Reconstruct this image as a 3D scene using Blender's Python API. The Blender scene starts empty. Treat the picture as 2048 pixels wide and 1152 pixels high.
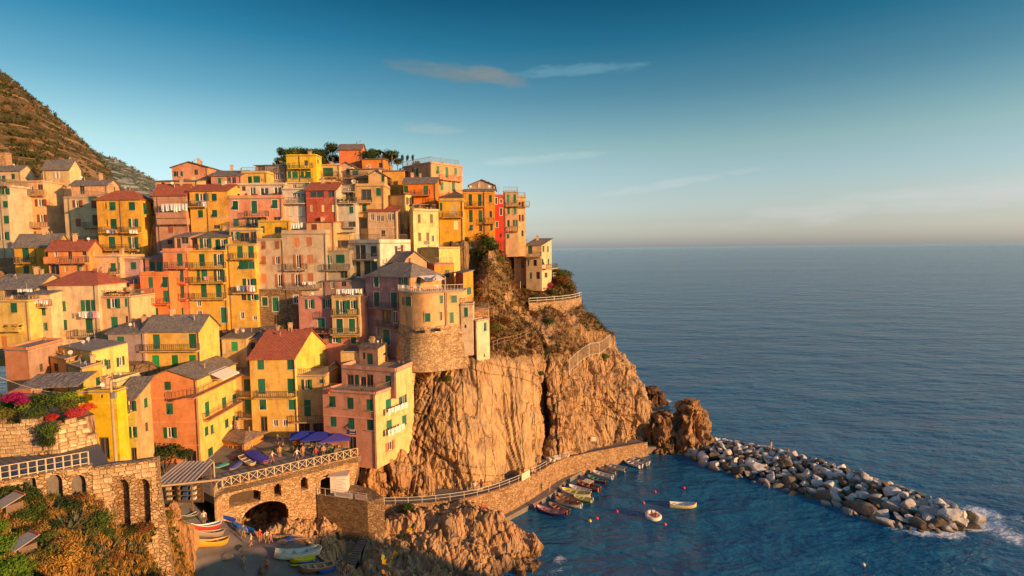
import bpy, bmesh, math, random
import numpy as np
from mathutils import Vector, Matrix, noise
from mathutils.geometry import delaunay_2d_cdt
random.seed(7)
R = math.radians
SC = bpy.context.scene
COL = SC.collection
# ------------------------------------------------------------------ camera
FPX, CX, CY, CAMZ = 1100.0, 1024.0, 576.0, 42.0
PITCH, ROLL = math.atan(78.5 / FPX), -0.0117
cam = bpy.data.cameras.new('camera'); camo = bpy.data.objects.new('camera', cam); COL.objects.link(camo)
cam.sensor_fit = 'HORIZONTAL'; cam.angle = 2 * math.atan(CX / FPX); cam.clip_start = 0.1; cam.clip_end = 90000
CAMR = Matrix.Rotation(math.pi / 2 - PITCH, 3, 'X') @ Matrix.Rotation(ROLL, 3, 'Z')
camo.matrix_world = Matrix.Translation((0, 0, CAMZ)) @ CAMR.to_4x4()
SC.camera = camo
# ------------------------------------------------------------------ sky and sun
SUN_A, SUN_E = R(61), R(9.8)        # azimuth to the right of straight behind the camera; elevation
sdir = Vector((math.sin(SUN_A) * math.cos(SUN_E), -math.cos(SUN_A) * math.cos(SUN_E), math.sin(SUN_E)))
W = bpy.data.worlds.new('World'); SC.world = W; W.use_nodes = True
def build_world():
    nt = W.node_tree; N = nt.nodes; L = nt.links; N.clear()
    out = N.new('ShaderNodeOutputWorld'); bg = N.new('ShaderNodeBackground'); L.new(bg.outputs[0], out.inputs[0])
    bg.inputs[1].default_value = 0.15
    sky = N.new('ShaderNodeTexSky'); sky.sky_type = 'NISHITA'; sky.sun_disc = False
    sky.sun_elevation = SUN_E; sky.sun_rotation = math.atan2(sdir.x, sdir.y)
    sky.air_density = 1.3; sky.dust_density = 1.2; sky.ozone_density = 2.2; sky.altitude = 40
    tc = N.new('ShaderNodeTexCoord'); sep = N.new('ShaderNodeSeparateXYZ'); L.new(tc.outputs['Generated'], sep.inputs[0])
    # grade of the evening sky by height above the horizon, the same all the way round; raised overhead for added fill light
    ramp = N.new('ShaderNodeValToRGB'); L.new(sep.outputs[2], ramp.inputs[0])
    e = ramp.color_ramp.elements
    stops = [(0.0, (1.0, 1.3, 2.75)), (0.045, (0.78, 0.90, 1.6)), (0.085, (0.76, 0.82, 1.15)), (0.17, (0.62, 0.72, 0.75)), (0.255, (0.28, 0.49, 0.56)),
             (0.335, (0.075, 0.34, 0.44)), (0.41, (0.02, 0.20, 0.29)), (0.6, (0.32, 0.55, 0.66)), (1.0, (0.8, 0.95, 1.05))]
    while len(e) < len(stops): e.new(0.5)
    for k, (p, c) in enumerate(stops):
        e[k].position = p; e[k].color = (*[v / 3 for v in c], 1)
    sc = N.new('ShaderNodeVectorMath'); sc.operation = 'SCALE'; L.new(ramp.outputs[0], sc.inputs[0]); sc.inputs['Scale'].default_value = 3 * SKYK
    mx = N.new('ShaderNodeMix'); mx.data_type = 'RGBA'; mx.blend_type = 'MULTIPLY'; mx.inputs[0].default_value = 1.0
    L.new(sky.outputs[0], mx.inputs[6]); L.new(sc.outputs[0], mx.inputs[7])
    cur = mx.outputs[2]
    # clouds: a few soft lens-shaped banks at a fixed bearing, broken up by noise
    def math_(op, a, b=None):
        n = N.new('ShaderNodeMath'); n.operation = op
        for i, v in enumerate((a, b)):
            if v is None: continue
            if isinstance(v, (int, float)): n.inputs[i].default_value = v
            else: L.new(v, n.inputs[i])
        return n.outputs[0]
    def cloud(px, py, wpx, hpx, slope, col, amt, seed, cur, nsc=5.0):
        d = (CAMR @ Vector(((px - CX) / FPX, -(py - CY) / FPX, -1))).normalized()
        az, el = math.atan2(d.x, d.y), math.asin(d.z)
        aa = math_('ARCTAN2', sep.outputs[0], sep.outputs[1]); ee = math_('ARCSINE', sep.outputs[2])
        du = math_('SUBTRACT', aa, az); dv = math_('SUBTRACT', ee, el)
        dv = math_('SUBTRACT', dv, math_('MULTIPLY', du, slope))
        mp = N.new('ShaderNodeMapping'); L.new(tc.outputs['Generated'], mp.inputs[0]); mp.inputs['Scale'].default_value = (nsc, nsc, nsc * 4.5); mp.inputs['Location'].default_value = (seed, seed * 2, 0)
        nz = N.new('ShaderNodeTexNoise'); L.new(mp.outputs[0], nz.inputs[0]); nz.inputs['Scale'].default_value = 3.0; nz.inputs['Detail'].default_value = 7; nz.inputs['Roughness'].default_value = 0.55
        q = math_('ADD', math_('POWER', math_('ABSOLUTE', math_('DIVIDE', du, wpx / FPX)), 2.0), math_('POWER', math_('ABSOLUTE', math_('DIVIDE', dv, hpx / FPX)), 2.0))
        f = math_('SUBTRACT', math_('ADD', -0.25, math_('MULTIPLY', nz.outputs[0], 2.3)), math_('MULTIPLY', q, 0.75))
        mr = N.new('ShaderNodeMapRange'); mr.interpolation_type = 'SMOOTHSTEP'; L.new(f, mr.inputs[0]); mr.inputs[1].default_value = 0.0; mr.inputs[2].default_value = 1.15; mr.inputs[3].default_value = 0; mr.inputs[4].default_value = amt
        m = N.new('ShaderNodeMix'); m.data_type = 'RGBA'; L.new(mr.outputs[0], m.inputs[0]); L.new(cur, m.inputs[6]); m.inputs[7].default_value = (*[c * SKYK for c in col], 1)
        return m.outputs[2]
    cur = cloud(1160, 140, 135, 12, 0.0, (0.8, 1.6, 2.0), 0.4, 3.1, cur, 7)
    cur = cloud(900, 145, 115, 19, -0.10, (0.66, 1.0, 1.15), 0.9, 1.3, cur)
    cur = cloud(985, 152, 75, 15, -0.18, (0.9, 1.05, 1.1), 0.8, 5.3, cur)
    cur = cloud(865, 258, 80, 11, -0.05, (1.4, 1.95, 2.05), 0.6, 7.9, cur)
    cur = cloud(1080, 318, 150, 10, 0.06, (2.3, 2.7, 2.7), 0.35, 2.2, cur)
    cur = cloud(1330, 370, 170, 9, 0.12, (2.5, 2.6, 2.65), 0.3, 4.4, cur)
    cur = cloud(1850, 400, 320, 26, 0.08, (2.6, 2.5, 2.55), 0.4, 6.6, cur, 4)
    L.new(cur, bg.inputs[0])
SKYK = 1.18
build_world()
sl = bpy.data.lights.new('sun', 'SUN'); sl.energy = 4.7; sl.angle = R(0.6); sl.color = (1.0, 0.52, 0.205)
so = bpy.data.objects.new('sun', sl); COL.objects.link(so); so.rotation_euler = sdir.to_track_quat('Z', 'Y').to_euler(); so.location = (60, -60, 90)
vs = SC.view_settings; vs.view_transform = 'Standard'; vs.look = 'None'; vs.gamma = 1; vs.use_curve_mapping = False; vs.exposure = 0.58
# ------------------------------------------------------------------ projection: a pixel plus the depth of what it touches
CAM = Vector((0, 0, CAMZ))
def ray(px, py): return CAMR @ Vector(((px - CX) / FPX, -(py - CY) / FPX, -1))
def P(px, py, Y):
    d = ray(px, py); return CAM + d * (Y / d.y)
def PZ(px, py, z):
    d = ray(px, py); return CAM + d * ((z - CAMZ) / d.z)
def Pplane(px, py, A, n):
    d = ray(px, py); return CAM + d * ((A - CAM).dot(n) / d.dot(n))
def project(p):
    q = CAMR.transposed() @ (Vector(p) - CAM); return (CX + FPX * q.x / -q.z, CY - FPX * q.y / -q.z)
# ------------------------------------------------------------------ materials
MATS = {}
class NT:
    def __init__(s, name, rough=0.8, spec=0.3):
        m = bpy.data.materials.new(name); m.use_nodes = True; s.m = m; s.N = m.node_tree.nodes; s.L = m.node_tree.links
        s.b = s.N['Principled BSDF']; s.b.inputs['Roughness'].default_value = rough; s.b.inputs['Specular IOR Level'].default_value = spec
        MATS[name] = m
    def n(s, t, **kw):
        x = s.N.new('ShaderNode' + t)
        for k, v in kw.items(): setattr(x, k, v)
        return x
    def set(s, sock, v):
        if isinstance(v, (int, float)): sock.default_value = v
        elif isinstance(v, tuple): sock.default_value = (*v, 1) if len(v) == 3 and sock.type == 'RGBA' else v
        else: s.L.new(v, sock)
    def coord(s, kind='Object', scale=(1, 1, 1), rot=(0, 0, 0)):
        t = s.n('TexCoord'); m = s.n('Mapping'); s.L.new(t.outputs[kind], m.inputs[0]); m.inputs['Scale'].default_value = scale; m.inputs['Rotation'].default_value = rot; return m.outputs[0]
    def world(s, scale=(1, 1, 1), rot=(0, 0, 0)):
        t = s.n('NewGeometry'); m = s.n('Mapping'); s.L.new(t.outputs['Position'], m.inputs[0]); m.inputs['Scale'].default_value = scale; m.inputs['Rotation'].default_value = rot; return m.outputs[0]
    def noise(s, vec, scale, detail=5, rough=0.6, dist=0.0):
        x = s.n('TexNoise'); s.L.new(vec, x.inputs[0]); x.inputs['Scale'].default_value = scale; x.inputs['Detail'].default_value = detail; x.inputs['Roughness'].default_value = rough; x.inputs['Distortion'].default_value = dist; return x.outputs[0]
    def vor(s, vec, scale, feature='F1', out=0):
        x = s.n('TexVoronoi', feature=feature); s.L.new(vec, x.inputs[0]); x.inputs['Scale'].default_value = scale
        if out == 0: return x.outputs[0]
        q = s.n('SeparateColor'); s.L.new(x.outputs[1], q.inputs[0]); return q.outputs[0]
    def ramp(s, f, stops, interp='LINEAR'):
        x = s.n('ValToRGB'); s.L.new(f, x.inputs[0]); x.color_ramp.interpolation = interp; e = x.color_ramp.elements
        while len(e) < len(stops): e.new(0.5)
        for k, (p, c) in enumerate(stops): e[k].position = p; e[k].color = (*c, 1) if not isinstance(c, (int, float)) else (c, c, c, 1)
        return x.outputs[0]
    def mix(s, f, a, b, mode='MIX'):
        x = s.n('Mix', data_type='RGBA', blend_type=mode); s.set(x.inputs[0], f); s.set(x.inputs[6], a); s.set(x.inputs[7], b); return x.outputs[2]
    def math(s, op, a, b=0.0, c=None):
        x = s.n('Math', operation=op); s.set(x.inputs[0], a); s.set(x.inputs[1], b)
        if c is not None: s.set(x.inputs[2], c)
        return x.outputs[0]
    def mr(s, v, a, b, c=0.0, d=1.0):
        x = s.n('MapRange'); s.L.new(v, x.inputs[0])
        for i, k in enumerate((a, b, c, d)): x.inputs[i + 1].default_value = k
        return x.outputs[0]
    def bump(s, h, strength=0.5, dist=0.05, prev=None):
        x = s.n('Bump'); x.inputs['Strength'].default_value = strength; x.inputs['Distance'].default_value = dist; s.L.new(h, x.inputs['Height'])
        if prev is not None: s.L.new(prev, x.inputs['Normal'])
        return x.outputs[0]
    def col(s, c): s.set(s.b.inputs['Base Color'], c)
    def nrm(s, n): s.L.new(n, s.b.inputs['Normal'])
    def objcol(s): return s.n('ObjectInfo').outputs['Color']
    def objrand(s): return s.n('ObjectInfo').outputs['Random']
def mk_materials():
    t = NT('plaster', 0.9, 0.2); w = t.world()
    a = t.noise(w, 0.55, 6, 0.65); st = t.noise(t.world((0.9, 0.9, 0.16)), 1.0, 6, 0.65, 0.4); g = t.noise(w, 6, 4, 0.7)
    c = t.mix(t.mr(a, 0.35, 0.7), t.objcol(), t.mix(0.75, t.objcol(), (0.52, 0.40, 0.27), 'MULTIPLY'), 'MIX')
    c2 = t.mix(t.mr(a, 0.3, 0.75, 0.0, 0.9), t.objcol(), c)
    c3 = t.mix(t.mr(st, 0.5, 0.74, 0.0, 0.7), c2, t.mix(0.9, c2, (0.48, 0.40, 0.33), 'MULTIPLY'))
    pt = t.noise(w, 0.28, 7, 0.75, 1.2)
    c3 = t.mix(t.mr(pt, 0.56, 0.62, 0.0, 0.5), c3, t.mix(0.55, c3, (0.56, 0.46, 0.36)))
    bl = t.noise(w, 0.9, 8, 0.8, 0.6); c3 = t.mix(t.mr(bl, 0.42, 0.7, 0.0, 0.55), c3, t.mix(1.0, c3, (0.62, 0.56, 0.5), 'MULTIPLY'))
    c4 = t.mix(t.mr(g, 0.3, 0.7, 0.0, 0.25), c3, t.mix(0.6, c3, (0.7, 0.66, 0.6), 'MULTIPLY'))
    t.col(c4); t.nrm(t.bump(g, 0.35, 0.03, t.bump(a, 0.4, 0.1)))
    t = NT('paint', 0.45, 0.4); a = t.noise(t.coord(), 3, 5, 0.7); t.col(t.mix(t.mr(a, 0.4, 0.75, 0, 0.5), t.objcol(), t.mix(0.7, t.objcol(), (0.6, 0.55, 0.5), 'MULTIPLY'))); t.nrm(t.bump(a, 0.2, 0.01))
    t = NT('matte', 0.85, 0.2); a = t.noise(t.world(), 5, 5, 0.7); t.col(t.mix(t.mr(a, 0.35, 0.75, 0, 0.6), t.objcol(), t.mix(0.8, t.objcol(), (0.55, 0.52, 0.5), 'MULTIPLY'))); t.nrm(t.bump(a, 0.3, 0.02))
    t = NT('cloth', 0.95, 0.1); a = t.noise(t.world(), 4, 3); t.col(t.mix(t.mr(a, 0.3, 0.7, 0, 0.35), t.objcol(), t.mix(0.6, t.objcol(), (0.6, 0.6, 0.62), 'MULTIPLY'))); t.nrm(t.bump(a, 0.8, 0.08))
    t = NT('glass', 0.12, 0.6); a = t.objrand(); t.col(t.ramp(a, [(0, (0.015, 0.02, 0.025)), (1, (0.07, 0.075, 0.08))])); t.nrm(t.bump(t.noise(t.world(), 1.5, 2), 0.15, 0.03))
    t = NT('slate', 0.8, 0.25); w = t.world()
    br = t.n('TexBrick'); t.L.new(t.world((1.6, 1.6, 1.6), (0, 0, 0)), br.inputs[0]); br.inputs['Scale'].default_value = 1.7; br.inputs['Mortar Size'].default_value = 0.03
    a = t.noise(w, 0.9, 6, 0.7); v = t.vor(t.world((1, 1, 2.5)), 3.2, 'F1', 1)
    c = t.mix(t.mr(a, 0.3, 0.7), (0.17, 0.155, 0.15), (0.30, 0.25, 0.20)); c = t.mix(0.35, c, v, 'MULTIPLY'); c = t.mix(0.55, t.mix(1.0, c, t.objcol(), 'MULTIPLY'), c)
    t.col(c); t.nrm(t.bump(t.vor(t.world((1, 1, 2.5)), 3.2), 0.9, 0.08, t.bump(a, 0.4, 0.05)))
    t = NT('tile', 0.85, 0.2); a = t.noise(t.world(), 1.3, 6, 0.7); v = t.vor(t.world((1, 1, 1)), 5.5, 'F1', 1)
    wv = t.n('TexWave'); t.L.new(t.coord('Object', (1, 1, 1)), wv.inputs[0]); wv.inputs['Scale'].default_value = 1.5; wv.inputs['Distortion'].default_value = 0.4
    c = t.mix(t.mr(a, 0.3, 0.72), (0.56, 0.15, 0.085), (0.36, 0.13, 0.09)); c = t.mix(0.35, c, v, 'MULTIPLY'); c = t.mix(t.mr(wv.outputs[1], 0.0, 0.35, 0.55, 0.0), c, (0.16, 0.055, 0.04)); t.col(c)
    t.nrm(t.bump(wv.outputs[1], 0.9, 0.09, t.bump(v, 0.4, 0.04)))
    t = NT('stone', 0.92, 0.2); w = t.world((1, 1, 1.7)); f = t.vor(w, 2.6, 'DISTANCE_TO_EDGE'); v = t.vor(w, 2.6, 'F1', 1); a = t.noise(t.world(), 0.5, 6, 0.7); g = t.noise(t.world(), 7, 5, 0.7)
    c = t.mix(t.mr(a, 0.35, 0.65), (0.52, 0.385, 0.23), (0.38, 0.265, 0.16)); c = t.mix(0.55, c, v, 'SOFT_LIGHT'); c = t.mix(t.mr(f, 0.0, 0.09, 0.55, 0.0), c, (0.20, 0.15, 0.10)); c = t.mix(1.0, c, t.objcol(), 'MULTIPLY'); t.col(c)
    t.nrm(t.bump(t.mr(f, 0, 0.14), 0.9, 0.10, t.bump(g, 0.6, 0.04)))
    t = NT('concrete', 0.9, 0.25); a = t.noise(t.world(), 0.7, 7, 0.72); g = t.noise(t.world(), 8, 4, 0.7); st = t.noise(t.world((1.6, 1.6, 0.15)), 1.1, 5)
    c = t.mix(t.mr(a, 0.3, 0.7), (0.36, 0.30, 0.235), (0.22, 0.185, 0.15)); c = t.mix(t.mr(st, 0.5, 0.75, 0, 0.55), c, (0.14, 0.115, 0.09)); c = t.mix(1.0, c, t.objcol(), 'MULTIPLY'); t.col(c); t.nrm(t.bump(g, 0.5, 0.03, t.bump(a, 0.5, 0.1)))
    t = NT('paving', 0.85, 0.3); a = t.noise(t.world(), 0.45, 7, 0.72); g = t.noise(t.world(), 6, 5, 0.7)
    c = t.mix(t.mr(a, 0.3, 0.7), (0.20, 0.175, 0.15), (0.125, 0.115, 0.105)); c = t.mix(t.mr(g, 0.45, 0.75, 0, 0.5), c, (0.28, 0.24, 0.2)); t.col(c); t.nrm(t.bump(g, 0.4, 0.02, t.bump(a, 0.4, 0.06)))
    # cliff: steep-bedded grey and tan rock; attribute 'veg' carries where soil and scrub lie on it
    t = NT('rock', 0.92, 0.2)
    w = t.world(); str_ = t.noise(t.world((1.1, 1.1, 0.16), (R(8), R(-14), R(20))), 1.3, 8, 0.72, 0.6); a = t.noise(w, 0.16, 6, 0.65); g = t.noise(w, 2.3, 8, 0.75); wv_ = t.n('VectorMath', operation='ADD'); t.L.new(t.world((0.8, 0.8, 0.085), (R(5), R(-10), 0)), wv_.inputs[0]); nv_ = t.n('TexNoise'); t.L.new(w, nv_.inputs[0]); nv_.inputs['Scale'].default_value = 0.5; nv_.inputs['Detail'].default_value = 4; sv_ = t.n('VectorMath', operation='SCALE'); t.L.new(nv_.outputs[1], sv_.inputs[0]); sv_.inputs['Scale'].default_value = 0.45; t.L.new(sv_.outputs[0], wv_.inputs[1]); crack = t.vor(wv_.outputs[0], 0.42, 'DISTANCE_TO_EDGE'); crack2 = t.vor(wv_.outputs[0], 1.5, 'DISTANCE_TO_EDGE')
    c = t.mix(t.mr(a, 0.35, 0.65), (0.52, 0.325, 0.155), (0.43, 0.24, 0.108)); c = t.mix(t.mr(str_, 0.48, 0.70, 0.0, 0.5), c, (0.235, 0.165, 0.105)); c = t.mix(t.mr(g, 0.5, 0.75, 0, 0.45), c, (0.50, 0.38, 0.24)); c = t.mix(t.mr(g, 0.25, 0.42, 0.45, 0), c, (0.17, 0.125, 0.085))
    sl_ = t.n('Attribute'); sl_.attribute_name = 'slab'; inv_ = t.math('SUBTRACT', 1.0, sl_.outputs['Fac'])
    c = t.mix(t.math('MULTIPLY', sl_.outputs['Fac'], 0.75), c, t.mix(t.mr(g, 0.35, 0.65), (0.61, 0.42, 0.22), (0.50, 0.32, 0.155)))
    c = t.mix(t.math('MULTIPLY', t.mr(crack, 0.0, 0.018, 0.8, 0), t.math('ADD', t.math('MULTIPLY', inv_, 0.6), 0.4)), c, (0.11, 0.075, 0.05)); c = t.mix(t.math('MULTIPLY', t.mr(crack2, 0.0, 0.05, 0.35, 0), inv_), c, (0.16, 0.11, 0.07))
    gb = t.noise(w, 0.33, 7, 0.7, 0.8); c = t.mix(t.mr(gb, 0.5, 0.62, 0, 0.55), c, (0.27, 0.215, 0.165)); c = t.mix(t.mr(t.noise(t.world((0.5, 0.5, 0.06), (R(8), R(-14), R(20))), 1.0, 6, 0.7), 0.55, 0.66, 0, 0.6), c, (0.15, 0.105, 0.075))
    at = t.n('Attribute'); at.attribute_name = 'veg'
    n2 = t.noise(w, 1.1, 7, 0.75); sc_ = t.mix(t.mr(n2, 0.38, 0.62), (0.15, 0.085, 0.038), (0.085, 0.075, 0.026)); sc_ = t.mix(t.mr(t.noise(w, 3.4, 6, 0.7), 0.45, 0.65), sc_, (0.24, 0.14, 0.065))
    vm = t.math('MULTIPLY', at.outputs['Fac'], t.mr(n2, 0.25, 0.5, 0.55, 1.0)); c = t.mix(vm, c, sc_)
    wet = t.n('Attribute'); wet.attribute_name = 'wet'; c = t.mix(wet.outputs['Fac'], c, t.mix(1.0, c, (0.42, 0.40, 0.38), 'MULTIPLY')); c = t.mix(1.0, c, t.objcol(), 'MULTIPLY'); t.col(c)
    t.nrm(t.bump(str_, 0.6, 0.20, t.bump(g, 0.7, 0.16, t.bump(t.mr(crack, 0, 0.04), 0.9, 0.3, t.bump(t.math('MULTIPLY', t.mr(crack2, 0, 0.12), inv_), 0.8, 0.14)))))
    t = NT('boulder', 0.9, 0.2); w = t.coord(); a = t.noise(w, 1.4, 6, 0.7); g = t.noise(w, 5, 6, 0.75)
    c = t.mix(1.0, t.ramp(a, [(0.3, (1, 1, 1)), (0.7, (0.62, 0.60, 0.57))]), t.objcol(), 'MULTIPLY'); c = t.mix(t.mr(g, 0.52, 0.72, 0, 0.6), c, t.mix(1.0, c, (0.45, 0.42, 0.4), 'MULTIPLY'))
    z = t.n('SeparateXYZ'); t.L.new(t.n('NewGeometry').outputs['Position'], z.inputs[0]); c = t.mix(t.mr(t.math('ADD', z.outputs[2], t.math('MULTIPLY', a, 0.8)), 0.5, 1.5, 0.8, 0.0), c, (0.085, 0.068, 0.035)); t.col(c); t.nrm(t.bump(g, 0.7, 0.1, t.bump(a, 0.6, 0.2)))
    t = NT('leaf', 0.75, 0.25); a = t.noise(t.world(), 0.9, 4, 0.7); g = t.n('NewGeometry').outputs['Random Per Island']
    c = t.mix(t.mr(a, 0.35, 0.65, 0, 0.8), t.objcol(), t.mix(1.0, t.objcol(), (1.5, 1.15, 0.7), 'MULTIPLY')); c = t.mix(t.mr(g, 0, 1, 0, 0.6), c, t.mix(1.0, c, (0.45, 0.5, 0.5), 'MULTIPLY')); t.col(c)
    t.b.inputs['Subsurface Weight'].default_value = 0
    t = NT('bark', 0.95, 0.1); g = t.noise(t.world((4, 4, 0.8)), 2, 5); t.col(t.mix(g, (0.10, 0.07, 0.045), (0.22, 0.16, 0.10))); t.nrm(t.bump(g, 0.8, 0.05))
    t = NT('hill', 0.95, 0.1); w = t.world(); a = t.noise(w, 0.035, 8, 0.7); g = t.noise(w, 0.35, 7, 0.75); z = t.noise(t.world((0.02, 0.02, 0.55)), 1.0, 5, 0.6, 0.5)
    c = t.mix(t.mr(a, 0.42, 0.58), (0.19, 0.115, 0.06), (0.06, 0.055, 0.025)); c = t.mix(t.mr(g, 0.42, 0.60, 0, 0.85), c, (0.065, 0.07, 0.028)); c = t.mix(t.mr(z, 0.50, 0.60, 0, 0.8), c, (0.40, 0.25, 0.13)); t.col(t.mix(1.0, c, t.objcol(), 'MULTIPLY')); t.nrm(t.bump(g, 1.0, 1.2, t.bump(z, 0.8, 1.0)))
    t = NT('water', 0.12, 0.5); w = t.world(); rot = R(-14)
    n1 = t.noise(t.world((0.45, 1.0, 1), (0, 0, rot)), 0.30, 6, 0.6, 0.3); n2 = t.noise(t.world((0.5, 1.0, 1), (0, 0, rot)), 1.05, 5, 0.62, 0.4); n3 = t.noise(t.world((0.5, 1.0, 1), (0, 0, R(20))), 0.06, 5, 0.55); n4 = t.noise(t.world((0.25, 1.0, 1), (0, 0, R(-6))), 0.0085, 6, 0.6, 0.5)
    c = t.mix(t.mr(n4, 0.36, 0.64), (0.011, 0.105, 0.215), (0.02, 0.15, 0.29)); c = t.mix(t.mr(n1, 0.55, 0.75, 0, 0.35), c, (0.04, 0.24, 0.41))
    t.b.inputs['Specular Tint'].default_value = (0.55, 0.80, 1.0, 1)
    at = t.n('Attribute'); at.attribute_name = 'foam'; fo = t.math('MULTIPLY', at.outputs['Fac'], 1.0); fo = t.mr(t.math('ADD', fo, t.math('MULTIPLY', t.noise(w, 0.9, 8, 0.75, 1.5), 0.9)), 0.86, 1.06)
    t.col(t.mix(fo, c, (0.78, 0.80, 0.82))); t.set(t.b.inputs['Roughness'], t.mr(fo, 0, 1, 0.12, 0.85))
    t.b.inputs['IOR'].default_value = 1.25
    cdp = t.n('CameraData').outputs['View Distance']
    bb = t.n('Bump'); bb.inputs['Strength'].default_value = 1; bb.inputs['Distance'].default_value = 0.34; t.L.new(n2, bb.inputs['Height'])
    b1 = t.bump(n3, 1.0, 5.0); b2 = t.bump(n1, 1.0, 1.7, b1); t.L.new(b2, bb.inputs['Normal']); t.nrm(bb.outputs[0])
mk_materials()
# ------------------------------------------------------------------ mesh helpers
class MB:
    def __init__(s): s.v = []; s.f = []; s.mi = []
    def quad(s, a, b, c, d, m=0): k = len(s.v); s.v += [tuple(a), tuple(b), tuple(c), tuple(d)]; s.f.append((k, k + 1, k + 2, k + 3)); s.mi.append(m)
    def tri(s, a, b, c, m=0): k = len(s.v); s.v += [tuple(a), tuple(b), tuple(c)]; s.f.append((k, k + 1, k + 2)); s.mi.append(m)
    def box(s, x0, x1, y0, y1, z0, z1, m=0, M=None):
        k = len(s.v); p = [(x, y, z) for z in (z0, z1) for y in (y0, y1) for x in (x0, x1)]
        if M is not None: p = [tuple(M @ Vector(q)) for q in p]
        s.v += p
        for f in ((0, 2, 3, 1), (4, 5, 7, 6), (0, 1, 5, 4), (2, 6, 7, 3), (0, 4, 6, 2), (1, 3, 7, 5)): s.f.append(tuple(k + i for i in f)); s.mi.append(m)
    def bar(s, a, b, w, h=None, m=0):
        a, b = Vector(a), Vector(b); d = b - a; l = d.length
        if l < 1e-6: return
        M = Matrix.Translation(a) @ d.to_track_quat('X', 'Z').to_matrix().to_4x4(); h = h or w
        s.box(0, l, -w / 2, w / 2, -h / 2, h / 2, m, M)
    def tube(s, pts, radii, n=8, m=0, cap=True):
        k = len(s.v); pts = [Vector(p) for p in pts]
        for i, p in enumerate(pts):
            d = (pts[min(i + 1, len(pts) - 1)] - pts[max(i - 1, 0)]).normalized(); q = d.to_track_quat('Z', 'Y'); r = radii[i] if hasattr(radii, '__len__') else radii
            s.v += [tuple(p + q @ Vector((math.cos(2 * math.pi * j / n) * r, math.sin(2 * math.pi * j / n) * r, 0))) for j in range(n)]
        for i in range(len(pts) - 1):
            for j in range(n): s.f.append((k + i * n + j, k + i * n + (j + 1) % n, k + (i + 1) * n + (j + 1) % n, k + (i + 1) * n + j)); s.mi.append(m)
        if cap:
            s.f.append(tuple(k + j for j in reversed(range(n)))); s.mi.append(m); s.f.append(tuple(k + (len(pts) - 1) * n + j for j in range(n))); s.mi.append(m)
    def prism(s, poly, z0, z1, m=0):
        k = len(s.v); n = len(poly); s.v += [(p[0], p[1], z0) for p in poly] + [(p[0], p[1], z1) for p in poly]
        for i in range(n): j = (i + 1) % n; s.f.append((k + i, k + j, k + n + j, k + n + i)); s.mi.append(m)
        s.f.append(tuple(k + n + i for i in range(n))); s.mi.append(m); s.f.append(tuple(k + i for i in reversed(range(n)))); s.mi.append(m)
    def mesh(s, name, mats, smooth=False):
        me = bpy.data.meshes.new(name); me.from_pydata(s.v, [], s.f)
        if isinstance(mats, str): mats = [mats]
        for m in mats: me.materials.append(MATS[m])
        if len(mats) > 1: me.polygons.foreach_set('material_index', s.mi)
        if smooth: me.polygons.foreach_set('use_smooth', [True] * len(me.polygons))
        me.update(); return me
def obj(name, me, parent=None, col=None, loc=None, rot=None, scale=None):
    o = bpy.data.objects.new(name, me); COL.objects.link(o)
    if parent is not None: o.parent = parent
    if col is not None: o.color = (*col, 1)
    if loc is not None: o.location = loc
    if rot is not None: o.rotation_euler = rot
    if scale is not None: o.scale = scale
    return o
def tag(o, label=None, cat=None, group=None, kind=None):
    if label: o['label'] = label
    if cat: o['category'] = cat
    if group: o['group'] = group
    if kind: o['kind'] = kind
    return o
def thing(name, label, cat, loc=(0, 0, 0), rz=0.0, group=None): return tag(obj(name, None, loc=loc, rot=(0, 0, rz)), label, cat, group)
def copy_tree(o, parent=None):
    c = o.copy(); COL.objects.link(c); c.parent = parent
    for ch in o.children: copy_tree(ch, c)
    return c
def structure(name, me, col=(1, 1, 1)): return tag(obj(name, me, col=col), kind='structure')
def grid_mesh(name, pts, mat, smooth=True, attrs=None):
    nr, nc = pts.shape[:2]; me = bpy.data.meshes.new(name); idx = np.arange(nr * nc).reshape(nr, nc)
    f = np.stack([idx[:-1, :-1], idx[:-1, 1:], idx[1:, 1:], idx[1:, :-1]], -1).reshape(-1, 4)
    me.from_pydata(pts.reshape(-1, 3).tolist(), [], f.tolist()); me.materials.append(MATS[mat])
    if smooth: me.polygons.foreach_set('use_smooth', [True] * len(me.polygons))
    for k, a in (attrs or {}).items():
        at = me.attributes.new(k, 'FLOAT', 'POINT'); at.data.foreach_set('value', np.asarray(a, dtype=np.float32).ravel())
    me.update(); return me
def fbm(x, y, z, oct=4, lac=2.1, gain=0.5):
    s = 0; a = 1
    for _ in range(oct): s += a * noise.noise((x, y, z)); x *= lac; y *= lac; z *= lac; a *= gain
    return s
def catmull(P_, n):
    """P_: (k,...) control points -> n samples along axis 0"""
    P_ = np.asarray(P_, float); k = len(P_); t = np.linspace(0, k - 1, n); i = np.minimum(t.astype(int), k - 2); u = (t - i).reshape(-1, *([1] * (P_.ndim - 1)))
    p0, p1, p2, p3 = P_[np.maximum(i - 1, 0)], P_[i], P_[i + 1], P_[np.minimum(i + 2, k - 1)]
    return 0.5 * (2 * p1 + (p2 - p0) * u + (2 * p0 - 5 * p1 + 4 * p2 - p3) * u ** 2 + (3 * p1 - p0 - 3 * p2 + p3) * u ** 3)
def idw(cp, X, Y, power=3.0):
    cp = np.asarray(cp); d = (X[..., None] - cp[:, 0]) ** 2 + (Y[..., None] - cp[:, 1]) ** 2 + 0.3; w = d ** (-power / 2); return (w * cp[:, 2]).sum(-1) / w.sum(-1)
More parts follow.
